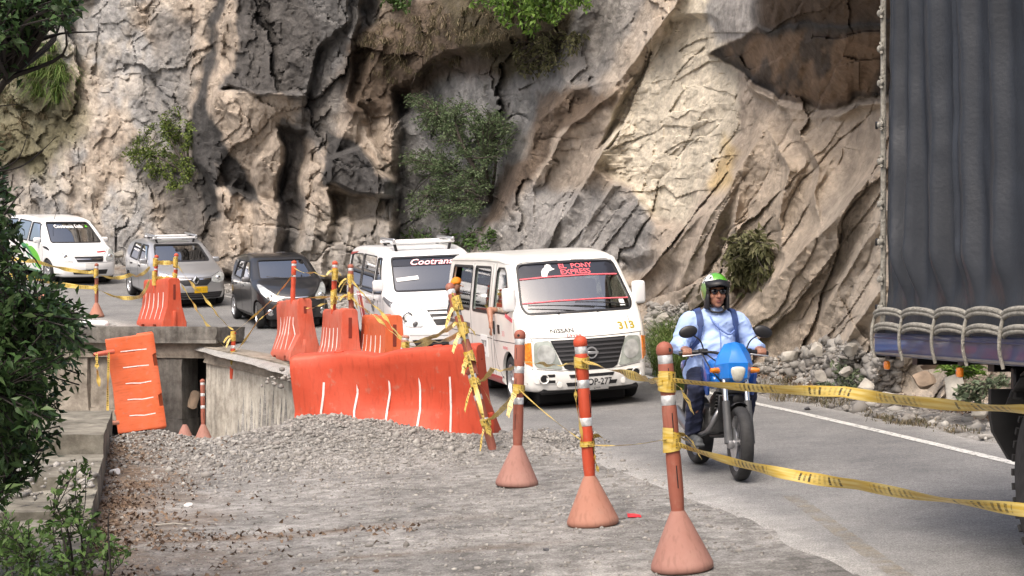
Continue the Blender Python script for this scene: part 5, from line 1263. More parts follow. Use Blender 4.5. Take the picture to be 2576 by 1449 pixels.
v.patch('sun_strip', 'f', [(-.69, 1.60), (.69, 1.60), (.65, 1.725), (-.65, 1.725)], M['visor'], -.008, 0, wsg)
v.text('lettering', 'f', 'Cootransa', .08, 1.655, .10, M['pink'], -.005, 1.5, shear=.45, parent=wsg, bold=.03); v.text('lettering', 'f', 'Cootransa', .08, 1.655, .10, M['bandw'], -.003, 1.5, shear=.45, parent=wsg, bold=.002)
st = v.patch('windscreen_sticker', 'f', [(-.66, 1.34), (-.26, 1.37), (-.265, 1.43), (-.665, 1.40)], M['bandw'], -.005, 0, wsg); v.text('lettering', 'f', 'TOTORO'[:0] + '1010101', -.46, 1.385, .042, M['redpaint'], -.003, 1.2, rot=.07, parent=wsg)
v.patch('windscreen_sticker', 'f', rnd_([(.30, 1.26), (.42, 1.26), (.42, 1.34), (.30, 1.34)], 2), M['lens'], -.004, 0, wsg)
for d in 'lr':
    for pts in ([(1.98, 1.78), (2.02, .95), (1.98, .3)], [(3.38, 1.78), (3.40, .32)], [(1.15, 1.12), (1.12, .8), (1.40, .42)], [(2.0, .95), (4.7, 1.0)]): v.line('door_gap', d, pts, .008, M['seam'])
    f = -1 if d == 'l' else 1
    v.patch('side_stripe', d, [(3.25, 1.06), (3.5, 1.06), (2.9, .28), (2.6, .28)], M['redpaint'], .004, .006); v.patch('side_stripe', d, [(3.6, 1.06), (3.68, 1.06), (3.08, .28), (3.0, .28)], M['redpaint'], .004, .006)
    v.text('lettering', d, '46', 2.1, .86, .20, M['greyink'], .005, 1.0, f, bold=.03); v.text('lettering', d, 'Cootransa', 2.55, .93, .10, M['redpaint'], .005, 1.0, f, shear=.3)
    v.text('lettering', d, 'Y', 1.62, .93, .13, M['greyink'], .005, .8, f, bold=.02); v.patch('side_plate', d, [(1.92, .48), (2.16, .48), (2.16, .66), (1.92, .66)], M['greyink'], .004, .006)
    v.text('lettering', d, 'ESPECIAL', 2.7, .70, .10, M['greyink'], .005, 1.0, f, shear=.3, rot=.5 * (1 if d == 'r' else -1) * 0 )
    v.patch('bonnet_stripe', d, [(.55, 1.0), (1.12, 1.10), (1.12, 1.05), (.62, .93)], M['greyink'], .004, .006)
    v.patch('door_handle', d, [(1.78, .98), (1.93, .98), (1.93, 1.01), (1.78, 1.01)], M['chrome'], .018, .02)
    v.patch('roof_corner', d, [(4.0, 1.80), (4.85, 1.76), (4.85, 1.70), (4.1, 1.77)], M['redpaint'], .006, .01)
for sg in (-1, 1): v.mirror(sg * .90, 1.30, 1.28, (.20, .15, .20), M['white'])
def rack(v, y0, y1, hw, z, dz=.10, bars=(0, 1)):
    rk = bpy.data.objects.new('roof_rack', None); COL.objects.link(rk); rk.parent = v.root; rk.empty_display_size = .1
    for y in (y0, y1):
        obj('rack_bar', box((0, y, z + dz), (2 * hw + .1, .10, .05), .02, 2), M['white'], rk, 50)
        for sg in (-1, 1):
            c, n = v.hit('t', sg * (hw - .06), y); bm = tube([c - Vector((0, 0, .01)), (sg * (hw - .02), y, z + dz)], .028, 8); obj('rack_foot', bm, M['black'], rk, 60)
    for sg in (-1, 1): obj('rack_rail', box((sg * hw, (y0 + y1) / 2, z + dz + .055), (.06, y1 - y0 + .3, .05), .02, 2), M['alloy'], rk, 50)
    return rk
rack(v, 2.05, 3.0, .55, 1.90, .10)

# ---------------------------------------------------------------- 3. small charcoal hatchback
prof = chaikin([(.14, .19), (.03, .24), (.0, .42), (.03, .58), (.12, .70), (.32, .84), (.62, .94), (.86, 1.0), (.95, 1.03), (1.62, 1.43), (1.80, 1.48), (2.25, 1.52), (2.8, 1.50), (3.2, 1.43), (3.38, 1.32), (3.5, 1.05), (3.56, .8), (3.58, .5), (3.5, .28), (3.35, .22), (2.4, .19), (1.2, .19)], 1)
v = Vehicle('small_car', 'small dark charcoal hatchback, third in the queue behind the orange barriers', 'car', (-4.55, 33.6), 22, prof, 1.60, 3.58, M['charcoal'], .92, 1.52, a=.22, b=.08, fy=.75, fc=.20, ry=.6, rc=.12, bow=.26, bowy=1.9, rbow=.12, rnd=.10, group='vehicles queuing along the cliff road')
v.arch(.66, .325, .28); v.arch(3.02, .325, .28)
wsg = list(v.window('f', rnd_([(-.60, 1.03), (.60, 1.03), (.51, 1.415), (-.51, 1.415)], 1), M['glassd'], 'windscreen', .03, depth=1.8))[0]
list(v.window('l', rnd_([(1.22, 1.02), (2.02, .98), (2.02, 1.38), (1.66, 1.38)], 1), M['glassd'], 'door_window', .03))
list(v.window('l', rnd_([(2.12, .98), (2.86, 1.02), (2.72, 1.36), (2.12, 1.38)], 1), M['glassd'], 'door_window', .03))
list(v.window('b', rnd_([(-.5, 1.05), (.5, 1.05), (.42, 1.34), (-.42, 1.34)], 1), M['glassd'], 'rear_window', .03))
v.finish(.035)
for sg in (-1, 1):
    for y in (.66, 3.02): v.wheel(sg * .70, y, .285, .17, 'spoke', 7, R(-8) if y < 1 else 0, .2)
v.interior([1.75, 2.55], .34, (1.22, .98), seat_h=.36); v.underbody(.3, 3.4, .2, .4)
for f in (lambda p: p, mir):
    hl = v.patch('headlight', 'f', f(rnd_([(-.74, .93), (-.66, .92), (-.42, .70), (-.40, .60), (-.55, .60), (-.70, .74)], 1)), M['lens'], .014, .03)
    c, n = v.hit('f', *f([(-.56, .68)])[0]); obj('lamp_ring', lathe([(.03, -.02), (.06, -.015), (.07, 0)], 18, 'y', c - Vector((0, .02, 0)), False), M['chrome'], hl, 60)
    c, n = v.hit('f', *f([(-.56, .36)])[0]); fl = obj('fog_light', lathe([(.03, -.03), (.055, -.03), (.075, -.015), (.078, .02)], 18, 'y', c, False), M['chrome'], v.root, 60); obj('fog_lens', lathe([(.001, -.02), (.05, -.015)], 16, 'y', c, False), M['lens'], fl, 60)
v.patch('upper_grille', 'f', [(-.34, .66), (.34, .66), (.30, .60), (-.30, .60)], M['black'], .006, .02); v.line('grille_trim', 'f', [(-.36, .675), (0, .665), (.36, .675)], .016, M['chrome'], .012)
lg = v.patch('lower_grille', 'f', [(-.42, .47), (.42, .47), (.36, .25), (-.36, .25)], M['black'], .006, .02); v.slats('f', -.38, .38, [.42, .37, .32], .016, M['seam'], 'grille_slat', .014, lg)
v.line('bonnet_gap', 'f', [(-.62, .94), (-.40, .74), (-.2, .69), (.2, .69), (.40, .74), (.62, .94)], .008, M['seam'])
v.plate(.0, .47, .33, .15, M['plate_yellow'], 'RJS 846')
for d in 'lr':
    for pts in ([(2.06, 1.42), (2.10, .9), (2.05, .28)], [(1.05, 1.0), (1.02, .7), (1.12, .3), (1.3, .26)], [(2.95, 1.02), (2.82, .7), (2.72, .5)], [(1.1, .27), (2.6, .27)]): v.line('door_gap', d, pts, .008, M['dark'])
    for y in (1.90, 2.66): v.patch('door_handle', d, [(y - .09, .83), (y + .07, .83), (y + .07, .86), (y - .09, .86)], M['steel'], .016, .02)
    v.patch('sill', d, [(1.1, .20), (2.65, .20), (2.65, .27), (1.1, .27)], M['black'], .006, .02)
for sg in (-1, 1): v.mirror(sg * .76, 1.34, 1.01, (.17, .10, .11), M['steel'])
pts = []
for k in range(7): c, n = v.hit('f', -.45 + .62 * k / 6, 1.06 - .01 * k); pts.append(c + n * .02)
obj('wiper', tube(pts, .008, 6), M['black'], v.root)

# ---------------------------------------------------------------- 4. silver hatchback with a roof rack
prof = chaikin([(.13, .20), (.02, .24), (.0, .42), (.03, .62), (.12, .76), (.32, .86), (.75, .95), (1.05, 1.0), (1.15, 1.04), (1.80, 1.42), (1.98, 1.48), (2.45, 1.53), (3.1, 1.51), (3.6, 1.43), (3.85, 1.28), (4.0, 1.0), (4.08, .8), (4.1, .5), (4.02, .28), (3.85, .24), (2.6, .20), (1.2, .20)], 1)
v = Vehicle('silver_car', 'silver hatchback with a roof rack and a yellow number plate, fourth in the queue', 'car', (-7.72, 38.4), 27, prof, 1.75, 4.1, M['silver'], .96, 1.53, a=.20, b=.07, fy=.75, fc=.12, ry=.6, rc=.10, bow=.22, bowy=2.0, rbow=.1, rnd=.10, group='vehicles queuing along the cliff road')
v.arch(.80, .355, .31); v.arch(3.38, .355, .31)
wsg = list(v.window('f', rnd_([(-.68, 1.05), (.68, 1.05), (.57, 1.425), (-.57, 1.425)], 1), M['glassd'], 'windscreen', .03, depth=2.0))[0]
list(v.window('l', rnd_([(1.40, 1.04), (2.28, 1.0), (2.28, 1.41), (1.85, 1.41)], 1), M['glassd'], 'door_window', .03))
list(v.window('l', rnd_([(2.38, 1.0), (3.22, 1.03), (3.08, 1.40), (2.38, 1.41)], 1), M['glassd'], 'door_window', .03))
list(v.window('b', rnd_([(-.55, 1.07), (.55, 1.07), (.48, 1.36), (-.48, 1.36)], 1), M['glassd'], 'rear_window', .03))
v.finish(.035)
for sg in (-1, 1):
    for y in (.80, 3.38): v.wheel(sg * .77, y, .315, .18, 'spoke', 6, 0, .21)
v.interior([1.95, 2.85], .36, (1.40, 1.0), seat_h=.36); v.underbody(.3, 3.9, .21, .4)
for f in (lambda p: p, mir):
    hl = v.patch('headlight', 'f', f(rnd_([(-.80, .80), (-.70, .83), (-.44, .72), (-.42, .62), (-.62, .58), (-.78, .66)], 1)), M['lens'], .012, .03)
    c, n = v.hit('f', *f([(-.60, .70)])[0]); obj('lamp_ring', lathe([(.001, -.02), (.05, -.015), (.065, 0)], 18, 'y', c - Vector((0, .02, 0)), False), M['chrome'], hl, 60)
gr = v.patch('grille', 'f', [(-.42, .72), (.42, .72), (.40, .64), (.28, .545), (-.28, .545), (-.40, .64)], M['black'], .008, .02)
v.slats('f', -.40, -.10, [.69], .024, M['chrome'], 'grille_trim', .018, gr); v.slats('f', .10, .40, [.69], .024, M['chrome'], 'grille_trim', .018, gr)
c, n = v.hit('f', 0, .665); bm = bmesh.new()
o_ = [(0, .13), (.085, 0), (0, -.13), (-.085, 0)]; i_ = [(0, .075), (.045, 0), (0, -.075), (-.045, 0)]
A = [bm.verts.new((c.x + p[0], c.y - .03, c.z + p[1])) for p in o_]; B = [bm.verts.new((c.x + p[0], c.y - .045, c.z + p[1])) for p in i_]; Cc = [bm.verts.new((c.x + p[0], c.y + .02, c.z + p[1])) for p in o_]
for k in range(4): bm.faces.new((A[k], A[(k + 1) % 4], B[(k + 1) % 4], B[k])); bm.faces.new((A[k], A[(k + 1) % 4], Cc[(k + 1) % 4], Cc[k]))
bm.faces.new(B); bmesh.ops.recalc_face_normals(bm, faces=bm.faces); obj('emblem', bm, M['chrome'], v.root)
lg = v.patch('lower_grille', 'f', [(-.70, .38), (.70, .38), (.64, .235), (-.64, .235)], M['black'], .008, .02); v.slats('f', -.62, .62, [.335, .29], .014, M['seam'], 'grille_slat', .014, lg)
v.patch('bumper_lip', 'f', [(-.72, .23), (.72, .23), (.70, .20), (-.70, .20)], M['silver'], .014, .03)
v.line('bonnet_gap', 'f', [(-.70, .845), (-.42, .745), (-.2, .735), (.2, .735), (.42, .745), (.70, .845)], .008, M['seam'])
v.plate(.12, .445, .33, .15, M['plate_yellow'], 'KBR 219', M['gold'])
for d in 'lr':
    for pts in ([(2.33, 1.44), (2.36, .9), (2.30, .28)], [(1.28, 1.02), (1.22, .7), (1.30, .3)], [(3.28, 1.03), (3.12, .7), (2.98, .5)], [(1.3, .28), (2.95, .28)]): v.line('door_gap', d, pts, .008, M['seam'])
    for y in (2.16, 3.02): v.patch('door_handle', d, [(y - .09, .86), (y + .07, .86), (y + .07, .90), (y - .09, .90)], M['black'], .016, .02)
    v.patch('fuel_flap', d, [(3.46, .84), (3.60, .84), (3.60, .98), (3.46, .98)], M['silver'], .006, .01)
    v.patch('sill', d, [(1.25, .21), (2.95, .21), (2.95, .27), (1.25, .27)], M['black'], .006, .02)
for sg in (-1, 1): v.mirror(sg * .82, 1.52, 1.05, (.20, .12, .13), M['silver'])
rack(v, 1.95, 2.75, .52, 1.50, .08)

# ---------------------------------------------------------------- 5. white people carrier with green graphics
prof = chaikin([(.13, .20), (.02, .26), (.0, .46), (.04, .64), (.15, .78), (.4, .90), (.9, 1.02), (1.02, 1.08), (1.78, 1.58), (1.98, 1.66), (2.6, 1.72), (3.6, 1.72), (4.3, 1.66), (4.55, 1.5), (4.72, 1.1), (4.78, .7), (4.74, .4), (4.6, .26), (3.0, .2), (1.2, .2)], 1)
v = Vehicle('people_carrier', 'white people carrier with bright green swirls on its flank, last in view behind the leaves', 'car', (-11.5, 42.9), 37, prof, 1.83, 4.78, M['white'], 1.04, 1.72, a=.20, b=.06, fy=.8, fc=.14, ry=.6, rc=.08, bow=.24, bowy=2.2, rbow=.1, rnd=.11, group='vehicles queuing along the cliff road')
v.arch(.92, .37, .32); v.arch(3.82, .37, .32)
wsg = list(v.window('f', rnd_([(-.72, 1.09), (.72, 1.09), (.60, 1.60), (-.60, 1.60)], 1), M['glassd'], 'windscreen', .03, depth=2.0))[0]
list(v.window('l', rnd_([(1.38, 1.10), (2.35, 1.06), (2.35, 1.58), (1.85, 1.58)], 1), M['glassd'], 'door_window', .03))
list(v.window('l', rnd_([(2.45, 1.06), (3.42, 1.08), (3.40, 1.60), (2.45, 1.59)], 1), M['glassd'], 'door_window', .03))
list(v.window('l', rnd_([(3.52, 1.08), (4.42, 1.14), (4.26, 1.56), (3.52, 1.60)], 1), M['glassd'], 'side_window', .03))
v.finish(.035)
for sg in (-1, 1):
    for y in (.92, 3.82): v.wheel(sg * .81, y, .325, .19, 'spoke', 6, 0, .21)
v.interior([2.1, 3.1], .4, (1.5, 1.06), seat_h=.38); v.underbody(.3, 4.5, .22, .42)
for f in (lambda p: p, mir):
    hl = v.patch('headlight', 'f', f(rnd_([(-.83, .94), (-.72, .92), (-.46, .72), (-.48, .64), (-.72, .66), (-.82, .76)], 1)), M['lens'], .012, .03)
    c, n = v.hit('f', *f([(-.64, .76)])[0]); obj('lamp_ring', lathe([(.001, -.02), (.05, -.015), (.065, 0)], 18, 'y', c - Vector((0, .02, 0)), False), M['chrome'], hl, 60)
gr = v.patch('grille', 'f', [(-.42, .77), (.42, .77), (.36, .63), (-.36, .63)], M['black'], .008, .02); v.slats('f', -.38, .38, [.70], .018, M['chrome'], 'grille_slat', .016, gr)
v.patch('lower_grille', 'f', [(-.50, .42), (.50, .42), (.46, .30), (-.46, .30)], M['black'], .008, .02)
v.plate(0, .52, .33, .14, M['plate_white'], '')
v.line('bonnet_gap', 'f', [(-.74, .95), (-.45, .80), (.45, .80), (.74, .95)], .008, M['seam']); v.line('bumper_gap', 'f', [(-.82, .62), (0, .60), (.82, .62)], .007, M['seam'])
v.text('lettering', 'f', 'Cootransa Ltda', -.02, 1.50, .075, M['bandw'], -.004, 1.25, parent=wsg, bold=.04); v.patch('green_sticker', 'f', [(.47, 1.47), (.55, 1.49), (.49, 1.54)], M['green'], -.004, 0, wsg)
v.patch('bonnet_sticker', 'f', [(.30, .855), (.58, .87), (.58, .90), (.30, .885)], M['redpaint'], .004, .006)
for d in 'lr':
    for pts in ([(2.40, 1.62), (2.42, .95), (2.38, .3)], [(1.30, 1.08), (1.25, .75), (1.36, .34)], [(3.46, 1.62), (3.44, .8), (3.34, .5)]): v.line('door_gap', d, pts, .008, M['seam'])
    v.patch('green_swirl', d, chaikin([(2.65, .98), (2.2, .95), (1.75, .85), (1.42, .62), (1.34, .36), (1.6, .32), (2.0, .50), (2.4, .78)], 2), M['green'], .004, .006)
    v.patch('dark_swirl', d, chaikin([(3.2, 1.02), (2.7, 1.0), (2.25, .84), (1.85, .58), (1.72, .36), (1.95, .34), (2.35, .62), (2.8, .86)], 2), M['dgreen'], .006, .006)
    v.patch('pale_swirl', d, chaikin([(2.55, .86), (2.1, .66), (1.80, .40), (1.86, .38), (2.2, .62), (2.6, .82)], 2), M['bandw'], .008, .006)
    v.patch('black_swoosh', d, chaikin([(1.30, .98), (1.0, 1.0), (.72, .88), (.98, .92)], 2), M['ink'], .006, .006)
    v.patch('sill', d, [(1.4, .22), (3.3, .22), (3.3, .29), (1.4, .29)], M['dgreen'], .006, .02)
    for y in (2.24, 3.26): v.patch('door_handle', d, [(y - .09, .92), (y + .07, .92), (y + .07, .95), (y - .09, .95)], M['white'], .018, .02)
for sg in (-1, 1): v.mirror(sg * .87, 1.50, 1.13, (.20, .13, .15), M['white'])
obj('roof_aerial', tube([(-.3, 2.0, 1.68), (-.32, 1.6, 2.15)], .006, 5), M['black'], v.root)

# ================================================================== people and the motorcycle
M['skin'] = mat('warm_brown_skin', (0.33, 0.155, 0.10), 0.5, var=0.12, scale=14)
M['shirt'] = mat('light_blue_shirt', (0.36, 0.49, 0.80), 0.8, var=0.06, scale=5, bump=0.25, bscale=14)
M['shirtdark'] = mat('blue_seam_cloth', (0.13, 0.20, 0.46), 0.8)
M['jeans'] = mat('navy_trousers', (0.012, 0.017, 0.045), 0.85, var=0.35, scale=9, bump=0.2, bscale=30)
M['navy'] = mat('navy_webbing', (0.025, 0.05, 0.16), 0.75, var=0.3, scale=12)
M['shoe'] = mat('grey_black_shoe', (0.05, 0.055, 0.06), 0.7, var=0.4, scale=16)
M['shade'] = mat('sunglass_lens', (0.006, 0.006, 0.008), 0.08, coat=1.0)
M['lip'] = mat('lips', (0.26, 0.075, 0.06), 0.5)
M['cap'] = mat('orange_cap_cloth', (0.72, 0.23, 0.015), 0.8, var=0.12, scale=10)
M['hair'] = mat('black_hair', (0.01, 0.009, 0.008), 0.6)
M['moto_blue'] = mat('bright_blue_plastic', (0.015, 0.18, 0.62), 0.28, coat=0.7, var=0.1, scale=4)
M['moto_dblue'] = mat('deep_blue_plastic', (0.012, 0.07, 0.33), 0.3, coat=0.7)
M['engine'] = mat('cast_engine', (0.10, 0.10, 0.10), 0.5, metal=0.6, var=0.4, scale=14)
M['gaiter'] = mat('fork_sleeve', (0.06, 0.062, 0.066), 0.5, var=0.15, scale=10)
M['milk'] = mat('clouded_lamp_glass', (0.52, 0.51, 0.44), 0.1, coat=1.0, var=0.15, scale=20)
def cap_bm(bm, p0, p1, r0, r1, n=14, m=5, flat=None):
    """tapered capsule; flat = (axis vector, factor) squeezes it across"""
    p0 = Vector(p0); p1 = Vector(p1); d = p1 - p0; L = max(d.length, 1e-5); t = d / L
    a = t.cross(Vector((0, 0, 1)) if abs(t.z) < .9 else Vector((0, 1, 0))).normalized(); b = t.cross(a)
    prof = [(-r0 * math.cos(k / m * math.pi / 2), r0 * math.sin(k / m * math.pi / 2)) for k in range(m)] + [(0, r0), (L, r1)] + [(L + r1 * math.sin(k / m * math.pi / 2), r1 * math.cos(k / m * math.pi / 2)) for k in range(1, m + 1)]
    rings = []
    for s, r in prof:
        r = max(r, 1e-4); ring = []
        for k in range(n):
            th = 2 * math.pi * k / n; q = r * (math.cos(th) * a + math.sin(th) * b)
            if flat: f = Vector(flat[0]).normalized(); q -= f * q.dot(f) * (1 - flat[1])
            ring.append(bm.verts.new(p0 + t * s + q))
        rings.append(ring)
    for x, y in zip(rings, rings[1:]):
        for k in range(n): bm.faces.new((x[k], x[(k + 1) % n], y[(k + 1) % n], y[k]))
    bm.faces.new(list(reversed(rings[0]))); bm.faces.new(rings[-1])
def ell_bm(bm, c, r, rot=None, seg=20, rings=12):
    g = bmesh.ops.create_uvsphere(bm, u_segments=seg, v_segments=rings, radius=1.0)
    for v in g['verts']:
        q = Vector((v.co.x * r[0], v.co.y * r[1], v.co.z * r[2]))
        if rot is not None: q = rot @ q
        v.co = q + Vector(c)
def grown(name, bm, voxel, m, parent, smooth=2, wrinkle=0.0, seed=0, ws=9.0):
    """fuse overlapping volumes into one continuous skin"""
    bmesh.ops.recalc_face_normals(bm, faces=bm.faces)
    o = obj(name, bm); rm = o.modifiers.new('fuse', 'REMESH'); rm.mode = 'VOXEL'; rm.voxel_size = voxel
    sm = o.modifiers.new('smooth', 'SMOOTH'); sm.iterations = smooth; sm.factor = 0.5
    bpy.context.view_layer.update(); me = evaluated(o); drop(o)
    if wrinkle:
        n = len(me.vertices); co = np.empty(n * 3); me.vertices.foreach_get('co', co); co = co.reshape(-1, 3); no = np.empty(n * 3); me.vertices.foreach_get('normal', no); no = no.reshape(-1, 3)
        w = fbm(co[:, 0] * ws + co[:, 1] * ws * .6, co[:, 2] * ws * 1.9 - co[:, 0] * ws * .8, seed, 3); w = -np.abs(w) * 2 + .45 * fbm(co[:, 0] * ws * .6, co[:, 2] * ws * .5 + co[:, 1] * 4, seed + 9, 2)
        co += no * (w * wrinkle)[:, None]; me.vertices.foreach_set('co', co.ravel()); me.update()
    return obj(name, me, m, parent, 180)
def hand_bm(bm, wrist, grip, sg, curl=True):
    """palm behind and over a bar that runs along x at grip; four fingers over its front, thumb underneath"""
    w = Vector(wrist); g = Vector(grip); k = g + Vector((0, .015, .034))
    cap_bm(bm, w, k + Vector((sg * .0, .02, 0)), .030, .036, flat=((0, -.4, 1), .55)); ell_bm(bm, k + Vector((0, .02, -.004)), (.042, .040, .020))
    for i, (dx, r, l) in enumerate(((-.033, .0095, .92), (-.011, .0100, 1.05), (.011, .0098, 1.0), (.031, .0085, .82))):
        x = k.x + sg * dx
        p = [Vector((x, k.y, k.z)), Vector((x, g.y - .026 * l, g.z + .030)), Vector((x, g.y - .036 * l, g.z + .000)), Vector((x, g.y - .018, g.z - .027 * l))]
        for a, b in zip(p, p[1:]): cap_bm(bm, a, b, r, r * .95, 8, 3)
    x = k.x - sg * .045
    for a, b in zip([k + Vector((-sg * .03, .03, -.01)), Vector((x, g.y + .012, g.z - .012)), Vector((x, g.y - .012, g.z - .030))], [Vector((x, g.y + .012, g.z - .012)), Vector((x, g.y - .012, g.z - .030)), Vector((x + sg * .004, g.y - .030, g.z - .022))]): cap_bm(bm, a, b, .0115, .0105, 8, 3)

MH = 8
mp = Vector(((1862 - CX) / FS * 12.4, 12.4, 0)); mp.z = ground_z(mp.x, mp.y) + .008
_rx = Matrix.Rotation(R(MH), 3, 'Z') @ Matrix.Rotation(math.atan2(ground_z(mp.x - .17, mp.y + 1.25) - ground_z(mp.x, mp.y), 1.25), 3, 'X')
moto = thing('motorcycle', 'blue motorcycle with a black front tyre and round mirrors, ridden towards the camera', 'motorcycle', mp, _rx.to_euler())
def mo(name, bm, m, smooth=40, parent=None, label=None):
    bmesh.ops.recalc_face_normals(bm, faces=bm.faces)
    o = obj(name, bm, M[m] if isinstance(m, str) else m, parent or moto, smooth)
    if label: o['label'] = label
    return o
def mwheel(y, r, w, steer=0.0):
    e = bpy.data.objects.new('wheel', None); COL.objects.link(e); e.parent = moto; e.location = (0, y, r); e.rotation_euler = (0, 0, steer); h = w / 2
    obj('tyre', lathe([(r - .075, -h * .62), (r - .055, -h * .88), (r - .03, -h), (r - .012, -h * .78), (r - .002, -h * .40), (r, 0), (r - .002, h * .40), (r - .012, h * .78), (r - .03, h), (r - .055, h * .88), (r - .075, h * .62)], 48, 'x', close=False), M['rubber'], e, 60)
    bm = bmesh.new(); lathe_bm(bm, [(r - .07, -.035), (r - .085, -.03), (r - .10, -.008), (r - .10, .008), (r - .085, .03), (r - .07, .035)], 40, 'x', close=False)
    lathe_bm(bm, [(.001, -.06), (.035, -.06), (.04, -.03), (.04, .03), (.035, .06), (.001, .06)], 18, 'x', close=False)
    for k in range(6):
        A = Matrix.Rotation(2 * math.pi * k / 6, 3, 'X'); box_bm(bm, A @ Vector((0, 0, (r - .06) / 2)), (.022, .034, r - .10), .006, 1, A)
    obj('rim', bm, M['steel'], e, 40); obj('brake_disc', lathe([(.05, -.055), (.13, -.055), (.13, -.051), (.05, -.051)], 28, 'x'), M['alloy'], e, 40)
    return e
mwheel(0, .292, .105, R(-4)); mwheel(1.27, .298, .125)
for sg in (-1, 1):
    mo('fork_leg', tube([(sg * .088, .01, .29), (sg * .088, .105, .62)], [.036, .031], 14), 'gaiter'); mo('fork_tube', tube([(sg * .088, .10, .60), (sg * .088, .205, .97)], .022, 14), 'chrome')
    mo('axle_lug', box((sg * .082, .0, .285), (.045, .07, .07), .015, 2), 'steel')
fb = bmesh.new()
for i in range(13):
    a = R(92 + i * 5); 
    for x, dz in ((-.062, -.022), (-.04, 0), (0, .008), (.04, 0), (.062, -.022)): fb.verts.new((x, -math.cos(a) * (.315 + dz) * -1 * -1 + .0, .292 + math.sin(a) * (.318 + dz)))
fb.verts.ensure_lookup_table()
for i in range(12):
    for j in range(4): fb.faces.new([fb.verts[5 * i + j], fb.verts[5 * i + j + 1], fb.verts[5 * i + j + 6], fb.verts[5 * i + j + 5]])
f = mo('front_mudguard', fb, 'black', 60); sm = f.modifiers.new('thick', 'SOLIDIFY'); sm.thickness = .006
# nose fairing: a faceted blue shield round the lamp
sh = [[(-.075, .20, 1.065), (0, .17, 1.085), (.075, .20, 1.065)], [(-.125, .19, .985), (-.045, .105, 1.0), (.045, .105, 1.0), (.125, .19, .985)], [(-.155, .20, .90), (-.075, .070, .925), (.075, .070, .925), (.155, .20, .90)], [(-.120, .18, .80), (-.070, .075, .81), (.070, .075, .81), (.120, .18, .80)], [(-.05, .17, .745), (0, .10, .738), (.05, .17, .745)]]
fb = bmesh.new()
def res_(r, n=18):
    q = []
    for k in range(n + 1):
        t = k / n * (len(r) - 1); i = min(int(t), len(r) - 2); q.append(Vector(r[i]).lerp(Vector(r[i + 1]), t - i))
    return q
rows = [[fb.verts.new(p) for p in res_(r)] for r in sh]
for a, b in zip(rows, rows[1:]):
    for k in range(18):
        q = []
        for v in (a[k], a[k + 1], b[k + 1], b[k]):
            if v not in q: q.append(v)
        if len(q) > 2: 
            try: fb.faces.new(q)
            except ValueError: pass
fair = mo('nose_fairing', fb, 'moto_blue', 24); sm = fair.modifiers.new('thick', 'SOLIDIFY'); sm.thickness = .02; sm.offset = 0
lens = bmesh.new(); pl = chaikin([(-.062, .905), (.062, .905), (.072, .86), (.035, .775), (-.035, .775), (-.072, .86)], 2)
vs = [lens.verts.new((x, .068 + .5 * x * x, z)) for x, z in pl]; c0 = [lens.verts.new((x * .6, .048 + .3 * x * x, .845 + (z - .845) * .6)) for x, z in pl]; n = len(pl)
for k in range(n): lens.faces.new((vs[k], vs[(k + 1) % n], c0[(k + 1) % n], c0[k]))
lens.faces.new(c0); bk = [lens.verts.new((x * 1.05, .11, .845 + (z - .845) * 1.05)) for x, z in pl]
for k in range(n): lens.faces.new((vs[k], bk[k], bk[(k + 1) % n], vs[(k + 1) % n]))
mo('headlight', lens, 'milk', 50)
dec = bmesh.new(); dv = [dec.verts.new(p) for p in ((-.03, .094, .985), (.012, .091, .99), (.012, .076, .925), (-.03, .078, .92))]; dec.faces.new(dv); mo('fairing_sticker', dec, 'lens', None)
for i, (x0, x1, z) in enumerate(((.025, .07, .975), (.03, .085, .958))):
    dec = bmesh.new(); dv = [dec.verts.new(p) for p in ((x0, .094, z + .005), (x1, .105, z + .003), (x1, .102, z - .003), (x0, .090, z - .003))]; dec.faces.new(dv); mo('fairing_sticker', dec, 'bandw', None)
for sg in (-1, 1):
    mo('indicator', tube([(sg * .10, .17, .86), (sg * .14, .165, .862), (sg * .20, .16, .862)], [.014, .026, .018], 10), 'amber', 60)
    mo('side_shroud', box((sg * .17, .42, .80), (.035, .34, .20), .015, 2, Matrix.Rotation(R(8) * sg, 3, 'Z') @ Matrix.Rotation(R(20), 3, 'X')), 'moto_dblue' if sg < 0 else 'moto_dblue')
    mo('grip', tube([(sg * .22, .46, 1.0), (sg * .375, .50, .985)], .020, 12), 'black', 60)
    mo('lever', tube([(sg * .19, .43, .985), (sg * .26, .41, .975), (sg * .36, .43, .965)], .007, 8), 'alloy', 60)
    mo('switch_block', box((sg * .185, .45, 1.0), (.075, .06, .055), .012, 2), 'black')
    mo('mirror_stem', tube(curve_pts([(sg * .18, .45, 1.02), (sg * .21, .44, 1.09), (sg * .275, .43, 1.14)], 5), .0065, 8), 'black', 60)
    bm = bmesh.new(); ell_bm(bm, (sg * .315, .43, 1.165), (.080, .022, .050), Matrix.Rotation(R(-14) * sg * -1, 3, 'Y')); mi = mo('mirror', bm, 'black', 60)
    bm = bmesh.new(); ell_bm(bm, (sg * .315, .448, 1.165), (.070, .008, .042), Matrix.Rotation(R(14) * sg, 3, 'Y')); mo('mirror_glass', bm, 'chrome', 60, mi)
    mo('footrest', tube([(sg * .10, .72, .29), (sg * .23, .70, .28)], .014, 8), 'black')
    mo('rear_shock', tube([(sg * .12, 1.20, .36), (sg * .13, 1.05, .72)], [.03, .026], 10), 'steel')
mo('handlebar', tube(curve_pts([(-.23, .46, 1.0), (-.12, .36, 1.0), (-.06, .30, .985), (.06, .30, .985), (.12, .36, 1.0), (.23, .46, 1.0)], 5), .012, 10), 'black', 60)
